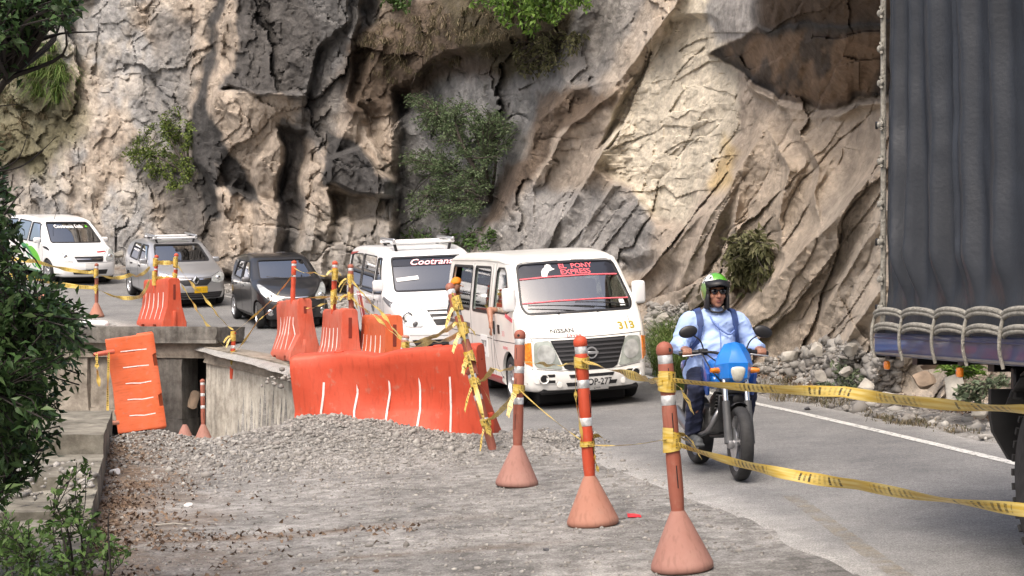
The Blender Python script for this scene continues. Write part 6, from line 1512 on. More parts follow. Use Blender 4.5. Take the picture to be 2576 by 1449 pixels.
for k, pts in enumerate(([(-.17, .44, .99), (-.12, .27, .93), (-.05, .20, .90)], [(.17, .44, .99), (.14, .26, .92), (.07, .20, .88)], [(-.20, .42, .985), (-.17, .24, .86), (-.09, .16, .72), (-.075, .03, .40)])): mo('cable', tube(curve_pts(pts, 6), .006, 6), 'black', 60)
mo('lower_yoke', box((0, .16, .70), (.24, .07, .04), .012, 2), 'black'); mo('horn', lathe([(.02, -.02), (.045, -.01), (.045, .01)], 16, 'y', (.03, .17, .63)), 'black')
bm = bmesh.new(); ell_bm(bm, (0, .62, .82), (.15, .26, .13)); box_bm(bm, (0, .62, .76), (.26, .42, .10), .04, 2); mo('fuel_tank', bm, 'moto_blue', 60)
mo('saddle', box((0, 1.06, .80), (.26, .70, .09), .035, 3), 'black', 60); mo('tail', box((0, 1.48, .84), (.18, .24, .10), .035, 3), 'moto_dblue', 60)
bm = box((0, .66, .44), (.26, .30, .24), .05, 2); box_bm(bm, (0, .52, .56), (.17, .20, .20), .03, 2, Matrix.Rotation(R(-25), 3, 'X'))
for k in range(6): box_bm(bm, (0, .48 - .012 * k, .50 + .028 * k), (.21, .22, .008), 0, 1, Matrix.Rotation(R(-25), 3, 'X'))
lathe_bm(bm, [(.001, -.17), (.085, -.17), (.095, -.15), (.095, .15), (.085, .17), (.001, .17)], 20, 'x', (0, .72, .40)); mo('engine', bm, 'engine')
bm = tube([(0, .26, .86), (0, .38, .55), (0, .42, .32), (0, .85, .28)], .022, 8); tube_bm(bm, [(0, .28, .84), (0, .9, .72), (0, 1.45, .80)], .022, 8); tube_bm(bm, [(.10, .85, .33), (.10, 1.27, .30)], .022, 8); tube_bm(bm, [(-.10, .85, .33), (-.10, 1.27, .30)], .022, 8); mo('frame', bm, 'black', 60)
mo('exhaust', tube(curve_pts([(-.03, .40, .58), (-.10, .33, .50), (-.15, .42, .36), (-.16, .75, .30), (-.17, 1.05, .36), (-.175, 1.40, .46)], 6), [.020] * 18 + [.03] + [.045] * 12, 12), 'steel', 60)
mo('radiator_guard', box((0, .30, .56), (.20, .03, .20), .01, 1), 'black')
mo('rear_mudguard', box((0, 1.50, .58), (.16, .04, .40), .02, 2, Matrix.Rotation(R(20), 3, 'X')), 'black')

# ---- rider
rider = thing('person', 'motorcyclist in pale blue shirt and green helmet riding the blue motorcycle', 'person', mp, _rx.to_euler())
HC = Vector((0, .74, 1.475))
def limbs(bm, infl=0.0, arms=True, legs=True, torso=True, head=True, hands=True):
    if torso:
        cap_bm(bm, (0, .93, .86), (0, .86, 1.02), .155 + infl, .165 + infl, 18, 5, ((0, 1, 0), .78)); cap_bm(bm, (0, .86, 1.02), (0, .80, 1.19), .170 + infl, .165 + infl, 18, 5, ((0, 1, 0), .74))
        cap_bm(bm, (-.12, .79, 1.225), (.12, .79, 1.225), .095 + infl, .095 + infl, 14, 5); ell_bm(bm, (0, .72, 1.02), (.16 + infl, .11 + infl, .17))
    if arms:
        for sg in (-1, 1):
            S, E, Wr = Vector((sg * .205, .79, 1.235)), Vector((sg * .305, .76, 1.045)), Vector((sg * .325, .565, 1.025))
            cap_bm(bm, S, E, .068 + infl * 1.3, .050 + infl * 1.5); cap_bm(bm, E, Wr, .047 + infl * 1.5, .031 + infl * 1.0)
    if hands:
        for sg in (-1, 1): hand_bm(bm, (sg * .325, .565, 1.025), (sg * .315, .488, .991), sg)
    if legs:
        for sg in (-1, 1):
            Hh, K, A = Vector((sg * .095, .93, .83)), Vector((sg * .225, .50, .70)), Vector((sg * .205, .70, .315))
            cap_bm(bm, Hh, K, .090 + infl, .062 + infl); cap_bm(bm, K, A, .060 + infl, .042 + infl * 1.6)
            cap_bm(bm, A + Vector((0, .03, -.04)), (sg * .205, .54, .27), .034, .028)
        cap_bm(bm, (-.08, .95, .85), (.08, .95, .85), .12 + infl, .12 + infl)
    if head:
        cap_bm(bm, (0, .79, 1.24), (0, .76, 1.40), .058, .055); ell_bm(bm, HC + Vector((0, .005, .02)), (.078, .098, .112)); ell_bm(bm, HC + Vector((0, -.045, -.045)), (.060, .055, .065)); ell_bm(bm, HC + Vector((0, -.075, -.092)), (.030, .022, .022))
        cap_bm(bm, HC + Vector((0, -.090, .022)), HC + Vector((0, -.118, -.022)), .009, .015, 10); ell_bm(bm, HC + Vector((-.013, -.108, -.024)), (.009, .012, .008)); ell_bm(bm, HC + Vector((.013, -.108, -.024)), (.009, .012, .008))
        for sg in (-1, 1): ell_bm(bm, HC + Vector((sg * .042, -.068, -.02)), (.026, .026, .026)); ell_bm(bm, HC + Vector((sg * .08, .01, .0)), (.012, .025, .032)); ell_bm(bm, HC + Vector((sg * .033, -.082, .028)), (.018, .015, .011))
        ell_bm(bm, HC + Vector((0, -.098, -.055)), (.024, .010, .006)); ell_bm(bm, HC + Vector((0, -.095, -.068)), (.020, .010, .007))
bm = bmesh.new(); limbs(bm); grown('body', bm, .0065, M['skin'], rider, 2)
bm = bmesh.new(); ell_bm(bm, HC + Vector((0, -.1015, -.0555)), (.024, .008, .0045)); ell_bm(bm, HC + Vector((0, -.0985, -.067)), (.019, .008, .006)); o = obj('lips', bm, M['lip'], rider, 180)
bm = bmesh.new(); limbs(bm, .024, True, False, True, False, False); cap_bm(bm, (-.10, .86, .84), (.10, .86, .84), .135, .135, 16); cap_bm(bm, (-.11, .90, .80), (.11, .90, .80), .13, .13, 16); ell_bm(bm, (0, .74, .93), (.17, .13, .13))
for sg in (-1, 1): cap_bm(bm, (sg * .265, .80, 1.10), (sg * .312, .765, 1.05), .064, .068); cap_bm(bm, (sg * .335, .60, 1.03), (sg * .328, .585, 1.028), .05, .048)
cap_bm(bm, (0, .79, 1.27), (0, .775, 1.325), .085, .075)
grown('shirt', bm, .011, M['shirt'], rider, 3, .010, 3, 8)
bm = bmesh.new(); limbs(bm, .022, False, True, False, False, False)
bmesh.ops.delete(bm, geom=[v for v in bm.verts if v.co.z < .285], context='VERTS'); bmesh.ops.holes_fill(bm, edges=[e for e in bm.edges if e.is_boundary])
grown('trousers', bm, .011, M['jeans'], rider, 2, .012, 7, 7)
for sg in (-1, 1):
    bm = bmesh.new(); cap_bm(bm, (sg * .205, .74, .275), (sg * .207, .50, .262), .043, .040, 14, 5); box_bm(bm, (sg * .206, .61, .235), (.085, .32, .03), .012, 2); grown('shoe', bm, .008, M['shoe'], rider, 2)
# collar, placket, straps
for sg in (-1, 1):
    bm = bmesh.new(); q = [(sg * .085, .80, 1.335), (sg * .075, .715, 1.315), (sg * .012, .665, 1.235), (sg * .055, .670, 1.225), (sg * .105, .72, 1.285)]
    vs = [bm.verts.new(p) for p in q]; bm.faces.new(vs); o = mo('collar', bm, 'shirt', None, rider); sm = o.modifiers.new('thick', 'SOLIDIFY'); sm.thickness = .008
    path = curve_pts([(sg * .145, .88, 1.30), (sg * .150, .79, 1.345), (sg * .150, .70, 1.295), (sg * .152, .655, 1.20), (sg * .165, .665, 1.10), (sg * .20, .75, 1.02)], 6)
    bm = bmesh.new(); vs = []
    for i, p in enumerate(path):
        t = (path[min(i + 1, len(path) - 1)] - path[max(0, i - 1)]).normalized(); out = (p - Vector((sg * .08, .80, 1.12))).normalized(); s = t.cross(out).normalized() * (.027 if i < 18 else .016)
        vs.append([bm.verts.new(p - s + out * .008), bm.verts.new(p + s + out * .008), bm.verts.new(p + s - out * .006), bm.verts.new(p - s - out * .006)])
    for a, b in zip(vs, vs[1:]):
        for k in range(4): bm.faces.new((a[k], a[(k + 1) % 4], b[(k + 1) % 4], b[k]))
    mo('backpack_strap', bm, 'navy', 40, rider)
path = curve_pts([(-.075, .735, 1.325), (-.035, .645, 1.23), (.03, .615, 1.165), (.085, .610, 1.14), (.13, .63, 1.17)], 6); mo('neck_cord', tube(path, .008, 8), 'shirtdark', 60, rider)
mo('placket', tube([(0.0, .668, 1.235), (.004, .612, 1.15), (.004, .588, 1.05), (.0, .592, .95)], .004, 6), 'shirtdark', 60, rider)
mo('backpack', box((0, 1.0, 1.12), (.32, .18, .42), .06, 3), 'navy', 60, rider)
# helmet: shell with a face opening, peak, chin strap, lining
def helmet():
    bm = bmesh.new(); g = bmesh.ops.create_uvsphere(bm, u_segments=40, v_segments=26, radius=1)
    for v in g['verts']:
        n = v.co.copy(); v.co = Vector((n.x * .122, n.y * .145, n.z * .150))
        if v.co.z < 0: v.co.x *= .97
        v.co += HC + Vector((0, .012, .028))
    def inside(c):
        d = c - HC
        return (d.y < -.02 and -.16 < d.z < .075 - .0 * d.x and abs(d.x) < .083 - max(0, -d.z - .02) * .08) or d.z < -.115
    bmesh.ops.delete(bm, geom=[f for f in bm.faces if inside(f.calc_center_median())], context='FACES')
    return bm
hm = bpy.data.materials.new('green_white_black_helmet'); hm.use_nodes = True
N_ = hm.node_tree.nodes; L_ = hm.node_tree.links; b_ = N_['Principled BSDF']; b_.inputs['Roughness'].default_value = .2; b_.inputs['Coat Weight'].default_value = .8
tc_ = N_.new('ShaderNodeTexCoord'); sp_ = N_.new('ShaderNodeSeparateXYZ'); L_.new(tc_.outputs['Object'], sp_.inputs[0])
def cmp_(sock, op, v):
    n = N_.new('ShaderNodeMath'); n.operation = op; L_.new(sock, n.inputs[0]); n.inputs[1].default_value = v; return n.outputs[0]
def mixc(f, a, col):
    n = N_.new('ShaderNodeMix'); n.data_type = 'RGBA'; L_.new(f, n.inputs[0])
    if isinstance(a, tuple): n.inputs[6].default_value = a
    else: L_.new(a, n.inputs[6])
    n.inputs[7].default_value = col; return n.outputs[2]
vo_ = N_.new('ShaderNodeTexVoronoi'); vo_.inputs['Scale'].default_value = 26; L_.new(tc_.outputs['Object'], vo_.inputs['Vector']); spots = cmp_(vo_.outputs[0], 'LESS_THAN', .34)
c_ = mixc(cmp_(sp_.outputs[0], 'LESS_THAN', -.045), (.09, .33, .025, 1), (.80, .82, .80, 1))
sidem = N_.new('ShaderNodeMath'); sidem.operation = 'MULTIPLY'; L_.new(spots, sidem.inputs[0]); L_.new(cmp_(sp_.outputs[0], 'LESS_THAN', -.035), sidem.inputs[1]); c_ = mixc(sidem.outputs[0], c_, (.015, .03, .02, 1))
low = cmp_(sp_.outputs[2], 'LESS_THAN', HC.z + .088); c2 = mixc(cmp_(sp_.outputs[0], 'LESS_THAN', -.100), (.012, .013, .012, 1), (.16, .27, .08, 1))
mm_ = N_.new('ShaderNodeMix'); mm_.data_type = 'RGBA'; L_.new(low, mm_.inputs[0]); L_.new(c_, mm_.inputs[6]); L_.new(c2, mm_.inputs[7]); L_.new(mm_.outputs[2], b_.inputs['Base Color'])
hel = bpy.data.objects.new('helmet', None); COL.objects.link(hel); hel.parent = rider
o = obj('shell', helmet(), hm, hel, 60); sm = o.modifiers.new('thick', 'SOLIDIFY'); sm.thickness = .022; sm.offset = -1
bm = bmesh.new(); ell_bm(bm, HC + Vector((0, .02, .02)), (.100, .118, .128)); bmesh.ops.delete(bm, geom=[f for f in bm.faces if (f.calc_center_median() - HC).y < -.012 and (f.calc_center_median() - HC).z < .062 or (f.calc_center_median() - HC).z < -.10], context='FACES'); obj('lining', bm, M['ink'], hel, 60)
bm = bmesh.new(); vs = []
for k in range(13):
    a = R(-62 + k * 124 / 12); vs.append([bm.verts.new(HC + Vector((.118 * math.sin(a), -.112 * math.cos(a) + .002, .118 - .018 * abs(math.sin(a))))), bm.verts.new(HC + Vector((.112 * math.sin(a), -.165 * math.cos(a), .072 - .025 * abs(math.sin(a)))))])
for a, b in zip(vs, vs[1:]): bm.faces.new((a[0], b[0], b[1], a[1]))
o = obj('visor', bm, M['ink'], hel, 60); sm = o.modifiers.new('thick', 'SOLIDIFY'); sm.thickness = .006
for sg in (-1, 1):
    obj('cheek_pad', box(HC + Vector((sg * .084, -.035, -.065)), (.03, .10, .13), .014, 2), M['ink'], hel, 60)
obj('chin_strap', tube(curve_pts([HC + Vector((-.085, -.02, -.10)), HC + Vector((-.05, -.06, -.145)), HC + Vector((0, -.07, -.155)), HC + Vector((.05, -.06, -.145)), HC + Vector((.085, -.02, -.10))], 5), .010, 8), M['ink'], hel, 60)
bm = bmesh.new()
for sg in (-1, 1): ell_bm(bm, HC + Vector((sg * .034, -.098, .020)), (.031, .010, .021))
box_bm(bm, HC + Vector((0, -.104, .028)), (.03, .008, .008), .003, 1)
for sg in (-1, 1): tube_bm(bm, [HC + Vector((sg * .062, -.094, .026)), HC + Vector((sg * .082, -.03, .022))], .005, 6)
obj('sunglasses', bm, M['shade'], rider, 60)

# ---- passengers of the leading van (built in the van's frame)
def in_van(name, label, y, x, z): return thing(name, label, 'person', V1.root.matrix_basis @ Vector((x, y, z)), V1.root.rotation_euler)
bpy.context.view_layer.update()
p = in_van('person', 'passenger in an orange cap leaning at the rear side window of the white minibus', 4.16, -.66, .86)
bm = bmesh.new(); cap_bm(bm, (0, 0, 0), (0, .02, .36), .16, .17, 16, 5, ((0, 1, 0), .7)); cap_bm(bm, (-.14, .02, .38), (.14, .02, .38), .075, .075); cap_bm(bm, (0, .0, .40), (-.06, -.02, .53), .055, .052)
hc2 = Vector((-.10, -.03, .62)); ell_bm(bm, hc2, (.085, .10, .115)); ell_bm(bm, hc2 + Vector((-.05, -.04, -.055)), (.055, .055, .055)); cap_bm(bm, hc2 + Vector((-.085, -.06, 0)), hc2 + Vector((-.105, -.075, -.03)), .010, .015); ell_bm(bm, hc2 + Vector((.0, .06, -.01)), (.03, .02, .032))
cap_bm(bm, (-.16, .0, .36), (-.24, -.10, .20), .05, .042); cap_bm(bm, (-.24, -.10, .20), (-.22, -.22, .38), .040, .03); hb = Vector((-.22, -.23, .41))
ell_bm(bm, hb, (.022, .038, .045))
for k in range(4): cap_bm(bm, hb + Vector((0, -.028 + .018 * k, .035)), hb + Vector((-.01, -.030 + .019 * k, .095 - .006 * abs(k - 1.4))), .0095, .008, 8, 3)
cap_bm(bm, hb + Vector((0, -.035, -.01)), hb + Vector((-.01, -.065, .035)), .011, .009, 8, 3)
for k in (-.1, .1): cap_bm(bm, (k, .05, .0), (k, -.38, -.02), .085, .065); cap_bm(bm, (k, -.38, -.02), (k, -.36, -.34), .06, .045)
grown('body', bm, .009, M['skin'], p, 2)
bm = bmesh.new(); cap_bm(bm, (0, 0, 0), (0, .02, .36), .175, .185, 16, 5, ((0, 1, 0), .72)); cap_bm(bm, (-.14, .02, .38), (.14, .02, .38), .088, .088); cap_bm(bm, (-.16, .0, .36), (-.22, -.07, .25), .065, .06); cap_bm(bm, (.16, .0, .36), (.2, -.05, .15), .065, .06); grown('shirt', bm, .012, M['black'], p, 2)
bm = bmesh.new(); ell_bm(bm, hc2 + Vector((.005, .005, .035)), (.095, .110, .10)); bmesh.ops.delete(bm, geom=[f for f in bm.faces if f.calc_center_median().z < hc2.z + .03], context='FACES')
vs = [(-.09, -.03), (-.165, -.06), (-.165, -.115), (-.10, -.115), (-.03, -.09)]; w = [bm.verts.new(hc2 + Vector((a, b, .035 - .1 * max(0, -.1 - a)))) for a, b in vs]; bm.faces.new(w)
o = obj('cap', bm, M['cap'], p, 60); sm = o.modifiers.new('thick', 'SOLIDIFY'); sm.thickness = .008
bm = bmesh.new(); ell_bm(bm, hc2 + Vector((.02, .03, .0)), (.086, .09, .10)); obj('hair', bm, M['hair'], p, 60)
p = in_van('person', 'front passenger of the white minibus resting a bare arm out of the door window', 1.55, -.44, .80)
bm = bmesh.new(); cap_bm(bm, (0, .04, 0), (0, .06, .36), .16, .17, 16, 5, ((0, 1, 0), .7)); cap_bm(bm, (-.14, .06, .38), (.14, .06, .38), .075, .075); cap_bm(bm, (0, .05, .40), (0, .03, .53), .055, .052); h3 = Vector((0, .02, .62)); ell_bm(bm, h3, (.085, .10, .115)); ell_bm(bm, h3 + Vector((0, -.05, -.055)), (.055, .05, .055)); cap_bm(bm, h3 + Vector((0, -.095, 0)), h3 + Vector((0, -.115, -.03)), .010, .015)
E = Vector((-.475, -.02, .43)); Wr = Vector((-.500, -.14, .265)); cap_bm(bm, (-.17, .05, .37), E, .055, .046); cap_bm(bm, E, Wr, .045, .028); hb = Wr + Vector((-.004, -.012, -.055)); ell_bm(bm, hb, (.018, .040, .048)); cap_bm(bm, Wr, hb, .027, .03)
for k in range(4):
    a = hb + Vector((0, -.030 + .021 * k, -.040)); m_ = a + Vector((-.006, (-.010 + .010 * k), -.040)); e_ = m_ + Vector((.006, (-.004 + .008 * k), -.036 + .004 * abs(k - 1.3))); cap_bm(bm, a, m_, .0105, .0095, 8, 3); cap_bm(bm, m_, e_, .0095, .008, 8, 3)
a = hb + Vector((0, -.036, -.0)); m_ = a + Vector((-.008, -.034, -.028)); cap_bm(bm, a, m_, .012, .010, 8, 3); cap_bm(bm, m_, m_ + Vector((0, -.010, -.03)), .010, .0085, 8, 3)
cap_bm(bm, (.17, .05, .37), (.22, -.05, .12), .05, .042)
for k in (-.1, .1): cap_bm(bm, (k, .05, .0), (k, -.38, -.02), .085, .065); cap_bm(bm, (k, -.38, -.02), (k, -.36, -.34), .06, .045)
grown('body', bm, .008, M['skin'], p, 2)
bm = bmesh.new(); cap_bm(bm, (0, .04, 0), (0, .06, .36), .175, .185, 16, 5, ((0, 1, 0), .72)); cap_bm(bm, (-.14, .06, .38), (.14, .06, .38), .088, .088); cap_bm(bm, (-.17, .05, .37), (-.36, .01, .405), .068, .062); cap_bm(bm, (.17, .05, .37), (.2, 0, .2), .068, .06); grown('shirt', bm, .012, M['bandw'], p, 2, .006, 4, 9)
bm = bmesh.new(); ell_bm(bm, h3 + Vector((0, .02, .025)), (.090, .10, .10)); obj('hair', bm, M['hair'], p, 60)

# ================================================================== covered truck at the right
TO = Vector((2.27, 9.5, 0)); tf = Vector((.108, -1, 0)).normalized()
truck = thing('truck', 'tarpaulin-covered truck at the right, its blue side rail laced with rope', 'truck', (TO.x, TO.y, 0), (0, 0, math.atan2(tf.y, tf.x)))
tz0 = ground_z(TO.x + 1, TO.y)                     # local: x forward along the truck, y to the far side is +, z up
M['tarp'] = mat('grey_blue_tarpaulin', (0.032, 0.037, 0.047), 0.42, var=0.14, scale=1.6, bump=0.12, bscale=40, spec=0.3)
M['rail'] = mat('dark_blue_rail_paint', (0.030, 0.040, 0.115), 0.4, var=0.2, scale=5, coat=0.3)
M['rope'] = mat('pale_rope', (0.27, 0.26, 0.23), 0.85, var=0.25, scale=40, bump=0.6, bscale=90)
M['flap'] = mat('black_mudflap_rubber', (0.012, 0.012, 0.013), 0.6, var=0.3, scale=6)
TL, TW = 7.2, 2.35
def tr(name, bm, m, smooth=40, parent=None):
    bmesh.ops.recalc_face_normals(bm, faces=bm.faces); return obj(name, bm, M[m], parent or truck, smooth)
FOLDS = [(.10, .012, .05), (.34, .045, .09), (.62, .05, .10), (.93, .055, .12), (1.22, .02, .05), (1.34, .05, .10), (1.72, .05, .12), (2.15, .05, .12), (2.6, .05, .12), (3.1, .05, .14), (3.7, .05, .14), (4.3, .05, .14), (4.9, .05, .14), (5.6, .05, .14), (6.4, .05, .14)]
xs = np.concatenate([np.linspace(0, 2.6, 210), np.linspace(2.64, TL, 80)]); zs = np.linspace(1.30, 3.9, 70)
X_, Z_ = np.meshgrid(xs, zs); Y_ = np.zeros(X_.shape)
for fx, am, w in FOLDS:
    sh_ = fx + .10 * np.clip(2.3 - Z_, -.6, 1) * (.5 + .5 * math.sin(fx * 7)) * (fx > .2) + .04 * fbm(Z_ * 1.1 + fx, Z_ * 0 + fx * 3, 6, 4)
    k = (X_ - sh_) / (w * (1 + .25 * np.sin(Z_ * 1.7 + fx * 3)))
    Y_ -= 3.0 * am * sst(1.42, 1.8, Z_) * np.exp(-np.where(k > 0, k * 3.2, k * .8) ** 2) * (.75 + .25 * np.sin(Z_ * 1.3 + fx))
Y_ -= .030 * fbm(X_ * 1.9, Z_ * .5, 3, 3) + .009 * fbm(X_ * 5 + Z_ * 3, Z_ * 4, 4, 4)
Y_ -= .03 * sst(1.62, 1.36, Z_)
side = np.stack([X_, Y_, Z_], -1).reshape(-1, 3)
tp = from_np('tarpaulin', side, grid_faces(len(xs), len(zs))[:, ::-1], M['tarp'], truck, 180)
tr('tarpaulin_top', box((TL / 2, TW / 2, 3.92), (TL, TW + .02, .06), .02, 2), 'tarp'); tr('tarpaulin_side', box((TL / 2, TW, 2.6), (TL, .03, 2.6), 0), 'tarp'); tr('tarpaulin_rear', box((.02, TW / 2 + .02, 2.6), (.03, TW - .02, 2.6), 0), 'tarp'); tr('headboard', box((TL, TW / 2, 2.55), (.05, TW, 2.6), 0), 'black')
tr('deck', box((TL / 2, TW / 2 + .02, 1.235), (TL, TW - .08, .07), 0), 'black')
# rear lacing: a round corner post with tied eyelets
tr('corner_post', tube([(-.028, -.012, 1.22), (-.028, -.012, 3.9)], .017, 12), 'rope', 60)
for i, py in enumerate((30, 120, 207, 312, 405, 512, 608, 702, 775)):
    z = CZ + (HY - py) / FS * 9.5
    for dx in (-.022, .018):
        bm = bmesh.new(); ell_bm(bm, (-.028 + dx, -.03, z), (.020, .014, .022), Matrix.Rotation(R(25) * (1 if dx > 0 else -1), 3, 'Y'), 10, 7); tr('lace_knot', bm, 'rope', 60)
    bm = tube([(-.03, -.02, z + .03), (-.01, -.035, z + .03)], .010, 8); tube_bm(bm, [(-.03, -.02, z - .03), (.0, -.035, z - .028)], .010, 8); tr('lace_turn', bm, 'rope', 60)
    if i in (3, 6, 8): tr('lace_hook', tube([(-.03, -.02, z), (-.07, -.04, z + .015), (-.10, -.03, z - .015)], .009, 8), 'black', 60)
zr = 1.255                                          # side rail
tr('side_rail', box((TL / 2, -.05, zr + .005), (TL + .02, .05, .135), .008, 2), 'rail'); tr('rail_edge', box((TL / 2, -.08, zr - .048), (TL, .012, .014), .003, 1), 'steel'); tr('rail_edge', box((TL / 2, -.08, zr + .045), (TL, .010, .008), .002, 1), 'rail')
tr('rail_end_cap', box((-.012, -.03, zr + .02), (.03, .07, .20), .02, 2), 'black')
ropes_x = [.03, .50, 1.0, 1.43, 1.88, 2.35, 2.85, 3.4, 4.0, 4.6, 5.2]
for rx in ropes_x:
    tr('hanging_rope', tube(curve_pts([(rx, -.075, 1.46), (rx + .008, -.105, 1.36), (rx, -.105, 1.26), (rx, -.085, 1.175)], 4), .010, 8), 'rope' if rx < 0 else 'rope', 60)
for a, b in zip(ropes_x, ropes_x[1:]):
    for k, (z, r) in enumerate(((1.462, .014), (1.441, .012), (1.376, .014), (1.354, .012))):
        pts = [(a + (b - a) * t, -.085 - .02 * math.sin(math.pi * t), z - .02 + .026 * math.sin(math.pi * min(1, t * 1.0)) ** .6) for t in [i / 10 for i in range(11)]]
        tr('rope_loop', tube(pts, r, 8), 'rope', 60)
for lx in (.14, 1.25):
    tr('marker_lamp', box((lx, -.05, 1.135), (.055, .03, .055), .012, 2), 'amber'); tr('lamp_bracket', box((lx + .01, -.03, 1.19), (.08, .04, .04), .005, 1), 'black')
tr('chassis_rail', box((TL / 2 + .1, .75, 1.06), (TL - .4, .10, .22), .01, 1), 'black'); tr('chassis_rail', box((TL / 2 + .1, 1.6, 1.06), (TL - .4, .10, .22), .01, 1), 'black')
for cx in (.2, 1.3, 3.6, 5.5): tr('cross_member', box((cx, TW / 2, 1.17), (.08, TW - .2, .06), 0), 'black')
# mudflap and double rear wheels
bm = bmesh.new(); pr = [(0, 1.06), (0, .92), (.015, .84), (.10, .70), (.24, .655), (.62, .655), (.62, 1.06)]
A = [bm.verts.new((1.50, y, z)) for y, z in pr]; B = [bm.verts.new((1.535, y, z)) for y, z in pr]; n = len(pr)
bm.faces.new(A); bm.faces.new(list(reversed(B)))
for k in range(n): bm.faces.new((A[k], A[(k + 1) % n], B[(k + 1) % n], B[k]))
tr('mudflap', bm, 'flap')
bm = bmesh.new()
for a0, a1 in [(i * 12 + 35, i * 12 + 47) for i in range(9)]:
    r = .57; q = []
    for a in (a0, a1): q.append([bm.verts.new((2.13 - r * math.cos(R(a)), y, .5 + tz0 + r * math.sin(R(a)))) for y in (.02, .62)])
    bm.faces.new((q[0][0], q[1][0], q[1][1], q[0][1]))
o = tr('mudguard', bm, 'flap'); sm = o.modifiers.new('thick', 'SOLIDIFY'); sm.thickness = .01
tr('mudguard_stay', box((1.72, .10, 1.10), (.05, .14, .16), .01, 1), 'black')
def twheel(x, ys, r=.50, w=.27):
    e = bpy.data.objects.new('wheel', None); COL.objects.link(e); e.parent = truck; e.location = (x, 0, r + tz0)
    for y in ys:
        h = w / 2; bm = bmesh.new(); lathe_bm(bm, [(.29, -h * .8), (.34, -h), (r * .92, -h), (r * .985, -h * .8), (r, -h * .6), (r, -.02), (r - .012, -.018), (r - .012, .018), (r, .02), (r, h * .6), (r * .985, h * .8), (r * .92, h), (.34, h), (.29, h * .8)], 48, 'y', (0, y, 0), False)
        for k in range(44):
            A_ = Matrix.Rotation(2 * math.pi * k / 44, 3, 'Y')
            for s in (-1, 1): box_bm(bm, A_ @ Vector((0, 0, r + .002)) + Vector((0, y + s * h * .72, 0)), (.035, h * .5, .016), 0, 1, A_)
        obj('tyre', bm, M['rubber'], e, 40)
    bm = bmesh.new(); lathe_bm(bm, [(.001, .06), (.10, .06), (.12, -.02), (.20, .04), (.29, .0), (.29, .5)], 30, 'y', (0, ys[0] - .06, 0), False)
    obj('rim', bm, M['steel'], e, 40)
twheel(2.13, (.20, .50)); twheel(2.13, (1.85, 2.15)); twheel(6.3, (.20,)); twheel(6.3, (2.15,))
tr('axle', tube([(2.13, .2, .5 + tz0), (2.13, 2.15, .5 + tz0)], .08, 10), 'black', 60); tr('axle', tube([(6.3, .2, .5 + tz0), (6.3, 2.15, .5 + tz0)], .06, 10), 'black', 60)
cabp = chaikin([(7.35, .55), (9.1, .55), (9.15, 1.3), (9.05, 1.75), (8.75, 2.65), (8.4, 2.85), (7.4, 2.85)], 1); bm = bmesh.new(); A = [bm.verts.new((x, .05, z)) for x, z in cabp]; B = [bm.verts.new((x, TW - .05, z)) for x, z in cabp]; n = len(cabp); bm.faces.new(A); bm.faces.new(list(reversed(B)))
for k in range(n): bm.faces.new((A[k], A[(k + 1) % n], B[(k + 1) % n], B[k]))
tr('cab', bm, 'rail', 30)

# ================================================================== parapet, stones, litter
def rough_block(name, c, s, rz, m, seed, parent=None, amp=.018, cuts=9, label=None, cat=None, group=None):
    bm = bmesh.new(); box_bm(bm, (0, 0, 0), s); bmesh.ops.subdivide_edges(bm, edges=bm.edges, cuts=cuts, use_grid_fill=True); bm.normal_update()
    co = np.array([v.co[:] for v in bm.verts]); d = fbm(co[:, 0] * 3 + co[:, 2] * 2, co[:, 1] * 3 + seed, seed, 4); e = fbm(co[:, 1] * 9 - co[:, 2] * 5, co[:, 0] * 9, seed + 5, 3)
    for v, a, b in zip(bm.verts, d, e): v.co += v.normal * (amp * a + amp * .5 * b) - Vector((v.co.x, v.co.y, v.co.z)) * .03 * abs(a)
    o = obj(name, bm, M[m], parent, 40, c, (0, 0, rz))
    if label: tag(o, label, cat, group)
    return o
par = thing('parapet', 'low weathered concrete parapet in stepped blocks along the left edge of the gravel', 'parapet wall', (0, 0, 0))
pa = math.atan(.233)
for i, (y0, y1, w, h, dz, m) in enumerate(((14.3, 17.75, .62, .75, .28, 'concm'), (12.3, 14.28, .62, .70, .22, 'concm'), (10.9, 12.27, .62, .62, .14, 'concm'), (4.0, 10.86, .66, .62, .12, 'concm'))):
    y = (y0 + y1) / 2; x = parapet_x(y) - w / 2
    rough_block('block', (x, y, dz - h / 2 + gz(parapet_x(y), y) * .6), (w, (y1 - y0) / math.cos(pa), h), pa, m, 40 + i, par, .02, 11)
M['stone'] = mat('grey_limestone', (0.30, 0.285, 0.255), 0.92, var=0.35, scale=3, bump=0.6, bscale=9, dist=.04)
M['stoneb'] = mat('brown_sandstone', (0.25, 0.19, 0.14), 0.92, var=0.35, scale=3, bump=0.6, bscale=9, dist=.04)
M['stonew'] = mat('pale_broken_stone', (0.37, 0.35, 0.31), 0.92, var=0.25, scale=4, bump=0.6, bscale=9, dist=.04)
def rock_bm(seed, s, sub=3, cuts=18):
    rn = random.Random(seed); bm = bmesh.new(); bmesh.ops.create_icosphere(bm, subdivisions=sub, radius=1.0)
    pl = [(Vector((rn.gauss(0, 1), rn.gauss(0, 1), rn.gauss(0, 1))).normalized(), rn.uniform(.40, .82)) for _ in range(cuts)]
    for v in bm.verts:
        for n, d in pl:
            k = v.co.dot(n) - d
            if k > 0: v.co -= n * k * .93
    co = np.array([v.co[:] for v in bm.verts]); d = fbm(co[:, 0] * 2.5 + co[:, 2] * 1.7, co[:, 1] * 2.5 - co[:, 2], seed, 4)
    for v, a in zip(bm.verts, d): v.co *= 1 + .07 * a; v.co = Vector((v.co.x * s[0], v.co.y * s[1], v.co.z * s[2]))
    return bm
